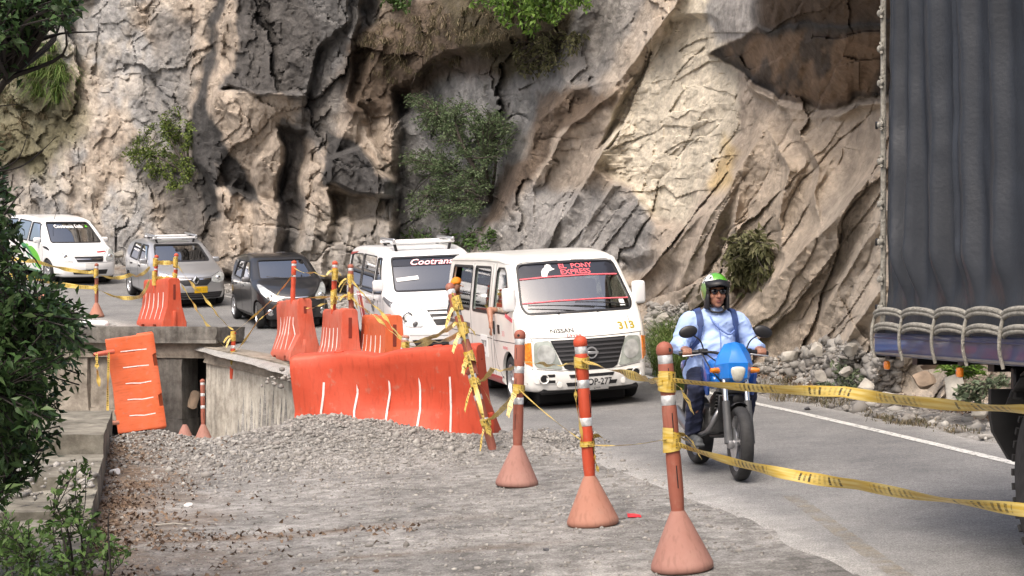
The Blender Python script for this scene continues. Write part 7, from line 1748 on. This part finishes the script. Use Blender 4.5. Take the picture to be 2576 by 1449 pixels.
BGp = 'boulders fallen at the cliff foot'
def boulder(px, py, d, s, label, m='stone', seed=0, rz=0.0):
    p = at(px, py, d)
    o = obj('boulder', rock_bm(seed, [q * .70 for q in s]), M[m], None, 22, p, (random.Random(seed).uniform(-.3, .3), random.Random(seed + 1).uniform(-.3, .3), rz)); tag(o, label, 'boulder', BGp)
for i, a in enumerate([
    (2178, 975, 16.9, (.22, .2, .16), 'rounded pale boulder beside the small grey-green plant on the verge', 'stonew'),
    (2232, 1000, 16.4, (.20, .2, .15), 'pale boulder with a flat top just right of the verge plant', 'stonew'),
    (2296, 1012, 16.0, (.18, .16, .10), 'low pale boulder on the verge below the truck rope lamps', 'stonew'),
    (2325, 955, 16.4, (.26, .22, .20), 'brown boulder in the dark hollow under the truck bed', 'stoneb'),
    (2404, 985, 15.7, (.30, .2, .34), 'tall pale leaning slab under the truck rail between two plants', 'stonew'),
    (2470, 1040, 14.9, (.17, .15, .13), 'grey boulder half hidden by the black mudflap', 'stone'),
    (2350, 905, 17.0, (.30, .26, .20), 'large brown overhanging boulder directly below the truck rail', 'stoneb'),
    (2060, 945, 18.6, (.17, .15, .12), 'grey rubble boulder at the left foot of the scree', 'stone'),
    (2128, 935, 18.2, (.16, .14, .13), 'grey rubble boulder above the verge plant', 'stone'),
    (1990, 895, 19.8, (.22, .2, .18), 'lumpy pale boulder right beside the motorcyclist hand', 'stonew'),
    (2055, 880, 19.2, (.18, .16, .14), 'knobbly pale boulder high on the scree', 'stonew'),
    (2140, 880, 18.6, (.17, .16, .15), 'knobbly grey boulder near the truck corner', 'stone'),
    (1668, 800, 26.5, (.24, .22, .18), 'pale rubble block above the van mirror', 'stonew'),
    (1700, 830, 25.6, (.20, .2, .16), 'small pale rubble block behind the tall grass', 'stonew'),
    (1655, 850, 25.2, (.22, .2, .18), 'grey rubble block against the van flank', 'stone'),
    (572, 655, 44.0, (.34, .3, .30), 'brown boulder at the cliff foot between the silver and dark cars', 'stoneb'),
    (300, 640, 46.2, (.30, .3, .24), 'grey block at the cliff foot behind the silver car', 'stone')]): boulder(*a[:4], a[4], a[5], 300 + i, i * 1.3)
o = obj('boulder', rock_bm(77, (.22, .18, .24)), M['stoneb'], None, 30, at(486, 1010, 30.9), (0, .2, .3)); tag(o, 'brown angular boulder stuck in the dark culvert opening', 'boulder')

# loose stones as real geometry, merged
def stones(name, P, S, m, label, seed=0):
    bm = bmesh.new(); bmesh.ops.create_icosphere(bm, subdivisions=1, radius=1); bv = np.array([v.co[:] for v in bm.verts]); bf = np.array([[v.index for v in f.verts] for f in bm.faces]); bm.free()
    rg = np.random.default_rng(seed); n = len(P)
    V = bv[None] * (1 + rg.uniform(-.38, .30, (n, len(bv), 1))) * (S[:, None, None] * rg.uniform(.6, 1.3, (n, 1, 3)))
    a = rg.uniform(0, 6.28, n); c, s = np.cos(a), np.sin(a); x = V[..., 0] * c[:, None] - V[..., 1] * s[:, None]; y = V[..., 0] * s[:, None] + V[..., 1] * c[:, None]
    V = np.stack([x, y, V[..., 2] * .75], -1) + P[:, None, :]
    F = bf[None] + (np.arange(n) * len(bv))[:, None, None]
    o = from_np(name, V.reshape(-1, 3), F.reshape(-1, 3), m); return tag(o, label, None, None, 'stuff')
def island_mat(name, cols, rough=.9, trans=0.0):
    m = bpy.data.materials.new(name); m.use_nodes = True; nt = m.node_tree; N = nt.nodes; L = nt.links; b = N['Principled BSDF']; b.inputs['Roughness'].default_value = rough; b.inputs['Specular IOR Level'].default_value = .25
    g = N.new('ShaderNodeNewGeometry'); r = N.new('ShaderNodeValToRGB'); r.color_ramp.elements[0].color = cols[0] + (1,); r.color_ramp.elements[-1].color = cols[-1] + (1,)
    for i, c in enumerate(cols[1:-1]): e = r.color_ramp.elements.new((i + 1) / (len(cols) - 1)); e.color = c + (1,)
    L.new(g.outputs['Random Per Island'], r.inputs[0]); L.new(r.outputs[0], b.inputs['Base Color'])
    if trans:
        t = N.new('ShaderNodeBsdfTranslucent'); L.new(r.outputs[0], t.inputs[0]); mx = N.new('ShaderNodeMixShader'); mx.inputs[0].default_value = trans
        L.new(b.outputs[0], mx.inputs[1]); L.new(t.outputs[0], mx.inputs[2]); L.new(mx.outputs[0], N['Material Output'].inputs[0])
    return m
M['pebbles'] = island_mat('mixed_gravel', [(.14, .13, .12), (.25, .24, .225), (.19, .18, .165), (.33, .32, .30), (.23, .215, .20), (.40, .39, .365)])
M['deadleaf'] = island_mat('dead_leaves', [(.075, .048, .034), (.14, .09, .06), (.20, .14, .095), (.10, .07, .055), (.26, .20, .15)], .85)
rg = np.random.default_rng(11)
# heap
n = 19000; x = rg.normal(-2.0, 1.5, n); y = rg.normal(16.4, .75, n); k = (y < 17.75) & (x > -4.7) & (x < .9) & (y > 14.2); x, y = x[k], y[k]
s = np.clip(rg.lognormal(-4.6, .5, len(x)), .005, .05); P = np.stack([x, y, ground_z(x, y, False) + s * .2], -1)
stones('gravel', P, s, M['pebbles'], 'loose grey gravel heaped at the lip of the pit', 1)
n = 26000; y = 6.8 + 10.3 * rg.random(n) ** 1.0; x = -3.6 + rg.random(n) * 6.0; s_, l_, _ = road_coords(x, y); dens = np.clip(.35 + .8 * fbm(x * .8, y * .8, 77, 4) + .5 * sst(12, 15.5, y), 0.04, 1); k = (l_ < -.75 - .25 * rg.random(n)) & (x > parapet_x(y) + .03) & (rg.random(n) < dens); x, y = x[k], y[k]
s = np.clip(rg.lognormal(-5.0, .5, len(x)), .003, .028); P = np.stack([x, y, ground_z(x, y, False) + s * .15], -1)
stones('gravel', P, s, M['pebbles'], 'scattered pebbles over the dusty shoulder', 2)
n = 2600; t = rg.random(n) * 34 + 6; l = 2.35 + rg.exponential(.55, n); ix = np.interp(t, PS - PS[0] - 20, PX); 
cx2 = np.interp(t + 20, PS, PX); cy2 = np.interp(t + 20, PS, PY); x = cx2 + l * np.interp(t + 20, PS, _ty); y = cy2 - l * np.interp(t + 20, PS, _tx)
s = np.clip(rg.lognormal(-3.9, .7, n), .008, .12); P = np.stack([x, y, ground_z(x, y) + s * .2], -1); stones('rubble', P, s, M['pebbles'], 'stones fallen along the verge under the cliff', 3)
# scree against the rock
pts = []; sz = []
for _ in range(3200):
    px = rg.uniform(1900, 2260) if rg.random() < .62 else rg.uniform(1630, 1730); py = (rg.uniform(850, 985) if px > 1800 else rg.uniform(765, 880))
    if px > 1800 and py < 850 + abs(px - 2090) * .35: continue
    v = cliff_at(px, py, .02); pts.append(v[:]); sz.append(min(.11, rg.lognormal(-3.5, .6)))
stones('rubble', np.array(pts), np.array(sz), M['pebbles'], 'grey scree of broken rock piled against the cliff foot', 4)
# crumbled concrete on the coping and the broken corner of the parapet
pts = []; sz = []
for _ in range(260):
    x, y = -3.0 + rg.normal(0, .35), 25.2 + rg.normal(0, .7); pts.append((x, y, ground_z(x + .6, y, False) + .05)); sz.append(min(.09, rg.lognormal(-3.3, .4)))
for _ in range(90):
    y = 11.0 + rg.random() * 2.6; x = parapet_x(y) - rg.random() * .55; pts.append((x, y, .13 + rg.random() * .04)); sz.append(min(.05, rg.lognormal(-3.8, .5)))
stones('rubble', np.array(pts), np.array(sz), M['pebbles'], 'crumbs of broken concrete on the wall tops', 5)
def leaves_np(P, Dr, Ln, Wd, rng, fold=.25, curl=.2):
    n = len(P); Dr = Dr / np.linalg.norm(Dr, axis=1, keepdims=True); up = rng.normal(0, 1, (n, 3)); up[:, 2] += 1.2
    sd = np.cross(Dr, up); sd /= np.linalg.norm(sd, axis=1, keepdims=True) + 1e-9; nr = np.cross(sd, Dr)
    b = P; t = P + Dr * Ln[:, None] - nr * (Ln * curl)[:, None]; m = P + Dr * (Ln * .48)[:, None] + nr * (Ln * .06)[:, None]
    l = m + sd * Wd[:, None] + nr * (Wd * fold)[:, None]; r = m - sd * Wd[:, None] + nr * (Wd * fold)[:, None]
    V = np.stack([b, l, t, r, m], 1).reshape(-1, 3); o = (np.arange(n) * 5)[:, None]
    F = np.concatenate([o + np.array([[0, 4, 1]]), o + np.array([[0, 3, 4]]), o + np.array([[1, 4, 2]]), o + np.array([[4, 3, 2]])], 0); return V, F
n = 2600; y = 7.2 + 9.6 * rg.random(n); x = parapet_x(y) + np.abs(rg.exponential(.38, n)) + .02; b = rg.random(n) < .06; y = np.where(b, 10.95 + rg.normal(0, .10, n), y); x = np.where(b, -2.6 + rg.random(n) * 2.0, x); k = (x < parapet_x(y) + 2.6) & (fbm(x * 2, y * 1.3, 88, 3) > -.35); x, y = x[k], y[k]; n = len(x)
P = np.stack([x, y, ground_z(x, y, False) + .006 + .014 * rg.random(n)], -1); Dr = rg.normal(0, 1, (n, 3)); Dr[:, 2] *= .2; Ln = rg.uniform(.02, .055, n)
V, F = leaves_np(P, Dr, Ln, Ln * .3, rg, .5, .5); o = from_np('fallen_leaves', V, F, M['deadleaf']); tag(o, 'brown dead leaves drifted along the parapet', None, None, 'stuff')
n = 1600; t = rg.random(n) * 13; l = 2.9 + rg.exponential(.35, n); x = np.interp(t + 24, PS, PX) + l * np.interp(t + 24, PS, _ty); y = np.interp(t + 24, PS, PY) - l * np.interp(t + 24, PS, _tx)
P = np.stack([x, y, ground_z(x, y) + .01 + .03 * rg.random(n)], -1); Dr = rg.normal(0, 1, (n, 3)); Dr[:, 2] *= .4; Ln = rg.uniform(.03, .10, n); V, F = leaves_np(P, Dr, Ln, Ln * .22, rg, .5, .5); o = from_np('fallen_leaves', V, F, M['deadleaf']); tag(o, 'dry litter of leaves on the verge under the cliff', None, None, 'stuff')
# litter
def gp(px, py):
    """where the sight line on that bearing first meets the ground"""
    d = np.arange(6.0, 60.0, .05); x = (px - CX) / FS * d; z = CZ + (HY - py) / FS * d
    g = ground_z(x, d); i = np.argmax(z < g)
    return Vector((x[i], d[i], g[i])) if (z < g).any() else at(px, py, 20)
q = gp(279, 1197); o = obj('paper_cup', lathe([(.022, 0), (.028, .09), (.030, .092)], 16), M['bandw'], None, 40, q + Vector((0, 0, .03)), (R(80), R(20), R(55))); tag(o, 'crushed white paper cup by the foot of the parapet', 'litter')
q = gp(1593, 1305); bm = bmesh.new(); pr = [(-.045, 0, .035), (-.038, .01, .02), (0, 0, .022), (.05, .0, .012), (.055, -.02, .0), (-.04, -.02, .0)]; vs = [bm.verts.new(p) for p in pr]; bm.faces.new(vs); o = obj('plastic_shard', bm, mat('red_shard', (.55, .02, .03), .3), None, None, q + Vector((0, 0, .004))); sm = o.modifiers.new('thick', 'SOLIDIFY'); sm.thickness = .006; tag(o, 'broken shard of red plastic on the gravel between two cone bases', 'litter')
q = gp(475, 1275); o = obj('crumpled_bag', rock_bm(9, (.05, .04, .03), 2), M['bandw'], None, 30, q + Vector((0, 0, .02))); tag(o, 'crumpled white plastic scrap among the dead leaves', 'litter')
q = gp(430, 1327); o = obj('stick', tube([q + Vector((-.12, 0, .012)), q + Vector((.02, .02, .02)), q + Vector((.16, -.01, .01))], .006, 6), M['stonew'], None, 60); tag(o, 'thin pale stick lying on the dust left of the leaf line', 'stick')
for i, (px, py, s, lb) in enumerate(((1374, 1388, .022, 'small dark round stone on the dust left of the nearest cone'), (1290, 1125, .03, 'dark stone on the gravel behind the leaning post'), (1340, 1218, .02, 'grey stone beside the third cone base'), (2030, 1033, .05, 'flat dark stone on the verge right of the motorcycle'))):
    q = gp(px, py); o = obj('loose_stone', rock_bm(60 + i, (s * 1.2, s, s * .8), 2), M['greyink'] if i in (0, 3) else M['stone'], None, 40, q + Vector((0, 0, s * .4))); tag(o, lb, 'stone')

# ================================================================== vegetation
M['leafdark'] = island_mat('dark_glossy_leaves', [(.020, .042, .014), (.036, .076, .022), (.055, .105, .032), (.026, .055, .022), (.095, .15, .055)], .45, .18)
M['leafmid'] = island_mat('mid_green_leaves', [(.03, .065, .018), (.06, .12, .028), (.09, .15, .04), (.045, .085, .025)], .6, .22)
M['leafbright'] = island_mat('bright_green_leaves', [(.06, .13, .02), (.11, .20, .03), (.15, .24, .05), (.05, .10, .02)], .6, .25)
M['leafyel'] = island_mat('yellow_green_leaves', [(.12, .17, .03), (.17, .22, .05), (.08, .12, .03), (.05, .08, .025)], .6, .25)
M['leafgrey'] = island_mat('grey_green_leaves', [(.07, .10, .06), (.12, .16, .10), (.16, .19, .12), (.09, .11, .06)], .7, .2)
M['leafacacia'] = island_mat('soft_green_leaflets', [(.07, .11, .05), (.11, .16, .075), (.15, .195, .105), (.085, .125, .06)], .7, .25)
M['leafolive'] = island_mat('olive_leaves', [(.10, .105, .045), (.16, .16, .08), (.07, .075, .03), (.22, .21, .12)], .7, .2)
M['drygrass'] = island_mat('dry_grass', [(.15, .12, .075), (.23, .19, .125), (.11, .09, .055), (.09, .095, .045)], .8, .2)
M['grass'] = island_mat('green_grass', [(.05, .10, .02), (.09, .15, .035), (.13, .19, .05), (.16, .17, .07)], .7, .25)
M['bark'] = mat('grey_brown_bark', (.055, .045, .038), .9, var=.35, scale=14)
M['barkd'] = mat('dark_twig_bark', (.022, .018, .016), .9, var=.3, scale=14)
def inpoly(poly, n, rg):
    xs = [p[0] for p in poly]; ys = [p[1] for p in poly]; out = []
    while len(out) < n:
        q = (rg.uniform(min(xs), max(xs)), rg.uniform(min(ys), max(ys)))
        if psdf(np.array([q[0]]), np.array([q[1]]), poly)[0] > 0: out.append(q)
    return out
def plant(name, label, cat, base, tips, m, leaf=(.06, .09), wd=.2, per=12, twig=.35, seed=0, bark='bark', r0=.03, group=None, droop=.2, hubs=6, spread=.6, feather=False, rad=.004):
    """trunk and limbs from base to every tip, leaves in sprays round the last stretch of each twig"""
    rg = np.random.default_rng(seed); rn = random.Random(seed); base = Vector(base)
    t = thing(name, label, cat, base, (0, 0, 0), group)
    T = [Vector(q) for q in tips]; order = sorted(range(len(T)), key=lambda i: (T[i] - base).length)
    hub = [T[i] for i in rn.sample(range(len(T)), min(hubs, len(T)))]; bm = bmesh.new(); LP = []; LD = []
    hubpts = []
    for h in hub:
        mid = base.lerp(h, .55) + Vector((rn.gauss(0, .06), rn.gauss(0, .06), .10)) * (h - base).length * .6; c = curve_pts([base, mid, base.lerp(h, .86)], 4); hubpts += c[2:]
        tube_bm(bm, [p - base for p in c], [r0 * (1 - .75 * i / (len(c) - 1)) for i in range(len(c))], 6)
    for q in T:
        h = min(hubpts, key=lambda p: (p - q).length); d = q - h; mid = h.lerp(q, .5) + Vector((rn.gauss(0, 1), rn.gauss(0, 1), rn.gauss(0, .6) + .4)) * d.length * .12
        c = curve_pts([h, mid, q], 4); tube_bm(bm, [p - base for p in c], [max(rad, r0 * .22 * (1 - i / len(c))) for i in range(len(c))], 4)
        dr = (q - mid).normalized() if d.length > 1e-4 else Vector((0, 0, 1))
        for k in range(per):
            f = rn.random() ** .8; p = q - dr * twig * (1 - f) * 1.0 + Vector((rn.gauss(0, 1), rn.gauss(0, 1), rn.gauss(0, 1))) * twig * .10
            if feather:
                s = Vector((rn.gauss(0, 1), rn.gauss(0, 1), rn.gauss(0, .35))); e = dr * .5 + s * spread
            else: e = dr * .7 + Vector((rn.gauss(0, 1), rn.gauss(0, 1), rn.gauss(0, .8) - droop)) * spread
            LP.append(p - base); LD.append(e)
    obj('branches', bm, M[bark], t, 60)
    n = len(LP); Ln = rg.uniform(leaf[0], leaf[1], n); V, F = leaves_np(np.array([p[:] for p in LP]), np.array([p[:] for p in LD]) + 1e-6, Ln, Ln * wd, rg)
    from_np('foliage', V, F, M[m], t); return t
def tips_poly(poly, n, d0, d1, seed): 
    rg = np.random.default_rng(seed); return [at(x, y, rg.uniform(d0, d1)) for x, y in inpoly(poly, n, rg)]
def tips_cliff(poly, n, o0, o1, seed):
    rg = np.random.default_rng(seed); return [cliff_at(x, y, rg.uniform(o0, o1)) for x, y in inpoly(poly, n, rg)]
# left foreground
bush = [(-40, 560), (30, 570), (50, 610), (62, 670), (120, 712), (225, 775), (238, 850), (205, 900), (215, 960), (160, 1000), (140, 1050), (165, 1085), (140, 1130), (95, 1160), (60, 1220), (20, 1260), (-60, 1290)]
tp = tips_poly(bush, 330, 7.3, 8.8, 21) + tips_poly([(-60, 680), (60, 720), (150, 830), (120, 1000), (60, 1160), (-60, 1230)], 220, 7.6, 9.2, 22)
tp += tips_poly([(-430, 760), (-250, 600), (-60, 640), (-60, 1290), (-430, 1290)], 260, 7.3, 9.2, 28)
plant('bush', 'dense dark leafy bush filling the left edge in front of the road', 'bush', at(-170, 1400, 8.3), tp, 'leafdark', (.045, .085), .19, 13, .20, 3, 'barkd', .03, None, .25, 24, .7)
tp = tips_poly([(-60, 300), (20, 420), (40, 560), (50, 600), (40, 650), (-60, 640)], 60, 7.4, 8.6, 23); plant('bush', 'sparse twiggy bush top rising at the left edge above the far white car', 'bush', at(-140, 900, 8.2), tp, 'leafdark', (.04, .075), .2, 11, .18, 4, 'barkd', .02, None, .2, 8, .7)
tp = tips_poly([(-50, -60), (215, -60), (205, 50), (165, 55), (140, 20), (90, 30), (70, 60), (40, 110), (-50, 150)], 130, 6.6, 7.6, 24); tp += tips_poly([(-520, -160), (-50, -160), (-50, 90), (-520, 160)], 150, 6.8, 8.4, 29)
plant('tree', 'dark tree whose leafy branch hangs in at the top left corner', 'tree', at(-560, 1500, 8.2), tp, 'leafdark', (.04, .075), .22, 10, .16, 5, 'barkd', .06, None, .3, 14, .7)
def bare(name, label, lines, r, m='barkd'):
    t = thing(name, label, 'twig', at(*lines[0][0]))
    for ln in lines: obj('twig', tube([p - t.location for p in curve_pts([at(*q) for q in ln], 5)], [max(.002, r * (1 - .7 * i / (5 * (len(ln) - 1)))) for i in range(5 * (len(ln) - 1) + 1)], 6), M[m], t, 60)
    return t
bare('bare_branch', 'dark bare branch reaching in over the top left below the leafy branch', [[(-60, 170, 7), (40, 130, 7), (110, 100, 7.1), (185, 75, 7.1)], [(-60, 160, 7.1), (60, 110, 7.1), (150, 85, 7.2), (245, 80, 7.2)], [(30, 133, 7), (90, 60, 7), (120, 20, 7)], [(-60, 220, 7), (20, 150, 7), (60, 125, 7)], [(60, 112, 7.1), (130, 45, 7.1), (215, 25, 7.1)], [(-40, 60, 7), (60, 72, 7), (140, 70, 7)]], .010)
bare('bare_branch', 'thin bare twigs crossing the left edge half way up the cliff', [[(-40, 435, 7.4), (50, 420, 7.4), (110, 375, 7.5), (140, 345, 7.5)], [(-40, 440, 7.4), (40, 405, 7.4), (70, 340, 7.4)], [(10, 540, 7.4), (40, 500, 7.4), (62, 475, 7.4)], [(-30, 270, 7.4), (45, 262, 7.4)]], .005)
bare('dead_stalk', 'bare dark stalk standing up at the bottom left in front of the leaf litter', [[(282, 1500, 6.9), (276, 1400, 6.9), (272, 1330, 6.9), (275, 1280, 6.9)], [(274, 1350, 6.9), (263, 1365, 6.9)]], .006)
tp = tips_poly([(90, 1440), (110, 1270), (170, 1180), (215, 1140), (235, 1160), (215, 1250), (250, 1300), (260, 1400), (240, 1460)], 85, 7.2, 8.2, 25); plant('weed', 'thin weeds with small green leaves growing by the near parapet', 'weeds', at(190, 1530, 7.6), tp, 'leafmid', (.025, .055), .28, 6, .10, 6, 'barkd', .008, None, .2, 9, .8, rad=.0022)
tp = tips_poly([(-40, 1440), (-20, 1290), (60, 1300), (110, 1340), (150, 1400), (200, 1460)], 90, 6.6, 7.4, 26); plant('weed', 'low feathery green weeds in the bottom left corner', 'weeds', at(40, 1560, 7.0), tp, 'leafmid', (.03, .06), .16, 9, .12, 7, 'barkd', .008, None, .1, 9, .8, rad=.002)
tp = tips_poly([(160, 1420), (240, 1330), (330, 1380), (300, 1460)], 40, 6.9, 7.5, 27); plant('weed', 'tangled low weed stems at the bottom edge beside the dead stalk', 'weeds', at(240, 1540, 7.2), tp, 'leafmid', (.02, .045), .25, 6, .10, 8, 'barkd', .006, None, .2, 6, .8, rad=.002)
# on the cliff
plant('shrub', 'yellow-green shrub growing in the crack of the left cliff', 'shrub', cliff_at(478, 440, .1), tips_cliff([(300, 400), (340, 340), (400, 295), (455, 255), (488, 300), (486, 400), (480, 470), (420, 480), (350, 430)], 150, .15, 1.2, 31), 'leafyel', (.06, .14), .22, 26, .5, 9, 'bark', .05, None, .2, 10, .8, rad=.01)
plant('shrub', 'wide feathery green shrub spreading over the grey gully wall', 'shrub', cliff_at(1235, 505, .1), tips_cliff([(1010, 230), (1090, 240), (1180, 255), (1300, 300), (1305, 330), (1270, 400), (1225, 420), (1235, 480), (1180, 510), (1215, 535), (1120, 560), (1010, 545), (1020, 490), (1080, 470), (1000, 420), (1005, 380), (1080, 360), (1040, 310)], 420, .4, 2.2, 32), 'leafacacia', (.05, .11), .2, 34, .5, 10, 'bark', .05, None, .05, 18, .8, True, .008)
plant('shrub', 'low green scrub hanging at the foot of the grey gully behind the vans', 'shrub', cliff_at(1150, 640, .1), tips_cliff([(1000, 560), (1110, 570), (1230, 560), (1260, 620), (1180, 640), (1010, 610)], 80, .2, 1.0, 33), 'leafmid', (.08, .15), .2, 10, .4, 11, 'bark', .03, None, .2, 8, .8, True, .008)
plant('tree', 'bright green tree hanging over the top edge above the gully', 'tree', cliff_at(1330, -60, .2), tips_cliff([(1170, -90), (1500, -120), (1490, 20), (1450, 50), (1380, 60), (1330, 90), (1270, 60), (1230, 40), (1180, 15)], 210, .5, 2.4, 34), 'leafbright', (.07, .15), .28, 26, .5, 12, 'bark', .07, None, .2, 12, .8, False, .01)
plant('shrub', 'dull green scrub on the ledge under the bright overhanging tree', 'shrub', cliff_at(1370, 150, .1), tips_cliff([(1290, 120), (1350, 90), (1440, 70), (1470, 90), (1420, 170), (1350, 200), (1300, 190)], 90, .15, .8, 35), 'leafolive', (.08, .16), .2, 11, .4, 13, 'bark', .03, None, .2, 8, .8, False, .008)
plant('shrub', 'small bright bush at the very top centre above the dark slab', 'shrub', cliff_at(1000, -20, .1), tips_cliff([(960, -40), (1030, -40), (1040, 20), (1000, 30), (960, 10)], 40, .2, .8, 36), 'leafmid', (.09, .17), .25, 11, .4, 14, 'bark', .03, None, .2, 5, .8, False, .008)
plant('shrub', 'grey-green leafy bush rooted in the tan rock right above the motorcyclist', 'shrub', cliff_at(1900, 690, .1), tips_cliff([(1815, 640), (1850, 590), (1900, 575), (1950, 620), (1950, 690), (1900, 725), (1845, 715)], 120, .15, .75, 37), 'leafolive', (.10, .19), .17, 11, .3, 15, 'bark', .025, None, .7, 8, .8, False, .006)
def tuft(name, label, cat, pts, m, L, w, per, seed, group=None, lean=(0, 0, 0), bend=.5):
    """a tuft of arching blades at each root point"""
    rg = np.random.default_rng(seed); P0 = np.repeat(np.array([p[:] for p in pts]), per, 0); n = len(P0); P0 = P0 + rg.normal(0, .05, (n, 3)) * np.array([1, 1, .3])
    a = rg.uniform(0, 6.283, n); out = np.stack([np.cos(a), np.sin(a), np.zeros(n)], 1) * rg.uniform(.15, .75, n)[:, None] + np.array(lean); ln = rg.uniform(L * .5, L, n); up = np.array([0, 0, 1.0]); V = []
    sd = np.stack([-np.sin(a), np.cos(a), np.zeros(n)], 1) * w
    for f, ww in ((0, 1), (.35, .9), (.7, .6), (1, .05)):
        c = P0 + up * (ln * f * (1 - bend * f * .55))[:, None] + out * (ln * f * (.4 + bend * f))[:, None] - up * (ln * bend * .25 * f ** 3)[:, None]
        V += [c - sd * ww, c + sd * ww]
    V = np.stack(V, 1).reshape(-1, 3); o = (np.arange(n) * 8)[:, None]; F = np.concatenate([o + np.array([[2 * k, 2 * k + 1, 2 * k + 3, 2 * k + 2]]) for k in range(3)], 0)
    ob = from_np(name, V, F, M[m]); tag(ob, label, cat, group); return ob
tuft('grass_clump', 'tall green grass clump beside the road behind the motorcyclist', 'grass clump', [gp(x, y) for x, y in inpoly([(1640, 950), (1660, 900), (1720, 860), (1790, 880), (1800, 960), (1700, 985)], 60, np.random.default_rng(5))], 'grass', 1.55, .008, 48, 41, bend=.8)
tuft('grass_clump', 'green grass hanging down the rock at the far left', 'grass clump', [cliff_at(x, y, .1) for x, y in inpoly([(60, 120), (130, 110), (165, 200), (150, 260), (90, 260)], 34, np.random.default_rng(6))], 'grass', 1.3, .016, 26, 42, bend=1.6)
tuft('grass_clump', 'brownish grass on the sloping ledge at the far left', 'grass clump', [cliff_at(x, y, .1) for x, y in inpoly([(-40, 130), (80, 110), (120, 300), (-40, 400)], 50, np.random.default_rng(7))], 'drygrass', .9, .012, 20, 43, bend=1.2)
tuft('grass_clump', 'dry brown grass on the slope above the gully', 'grass clump', [cliff_at(x, y, .05) for x, y in inpoly([(900, 100), (1080, 20), (1290, 30), (1320, 120), (1200, 170), (1050, 190), (960, 230)], 110, np.random.default_rng(8))], 'drygrass', .7, .010, 16, 44, bend=1.3)
tuft('grass_clump', 'dry grass tufts along the verge right of the motorcycle', 'grass clump', [gp(x, y) for x, y in inpoly([(1900, 985), (1960, 950), (2060, 990), (2140, 1010), (2100, 1030), (1930, 1010)], 46, np.random.default_rng(9))], 'drygrass', .28, .004, 16, 45, bend=1.0)
tuft('grass_clump', 'dry grass along the verge below the truck bed', 'grass clump', [gp(x, y) for x, y in inpoly([(2180, 1040), (2300, 1060), (2480, 1090), (2470, 1100), (2200, 1060)], 40, np.random.default_rng(10))], 'drygrass', .14, .004, 14, 46, bend=1.2)
plant('verge_plant', 'small grey-green plant among the boulders on the verge', 'plant', gp(2120, 1000), [gp(x, 1000) + Vector((0, -.1, (1000 - y) / 230)) for x, y in inpoly([(2040, 985), (2060, 930), (2110, 890), (2160, 930), (2205, 985)], 60, np.random.default_rng(12))], 'leafgrey', (.05, .10), .2, 9, .14, 16, 'bark', .008, None, .2, 7, .8, rad=.003)
plant('verge_plant', 'green fern-like plant hanging under the truck rail', 'plant', at(2420, 950, 16.0), tips_poly([(2360, 925), (2400, 905), (2450, 905), (2475, 930), (2440, 945), (2400, 940)], 40, 15.6, 16.0, 48), 'leafbright', (.06, .11), .2, 10, .16, 17, 'bark', .008, None, .3, 6, .7, True, .003)
plant('verge_plant', 'bluish green plant low beside the mudflap', 'plant', at(2440, 1010, 15.6), tips_poly([(2400, 1000), (2420, 960), (2470, 965), (2530, 930), (2540, 960), (2480, 990), (2440, 1015)], 45, 15.2, 15.6, 49), 'leafgrey', (.05, .10), .2, 9, .14, 18, 'bark', .008, None, .3, 6, .7, True, .003)
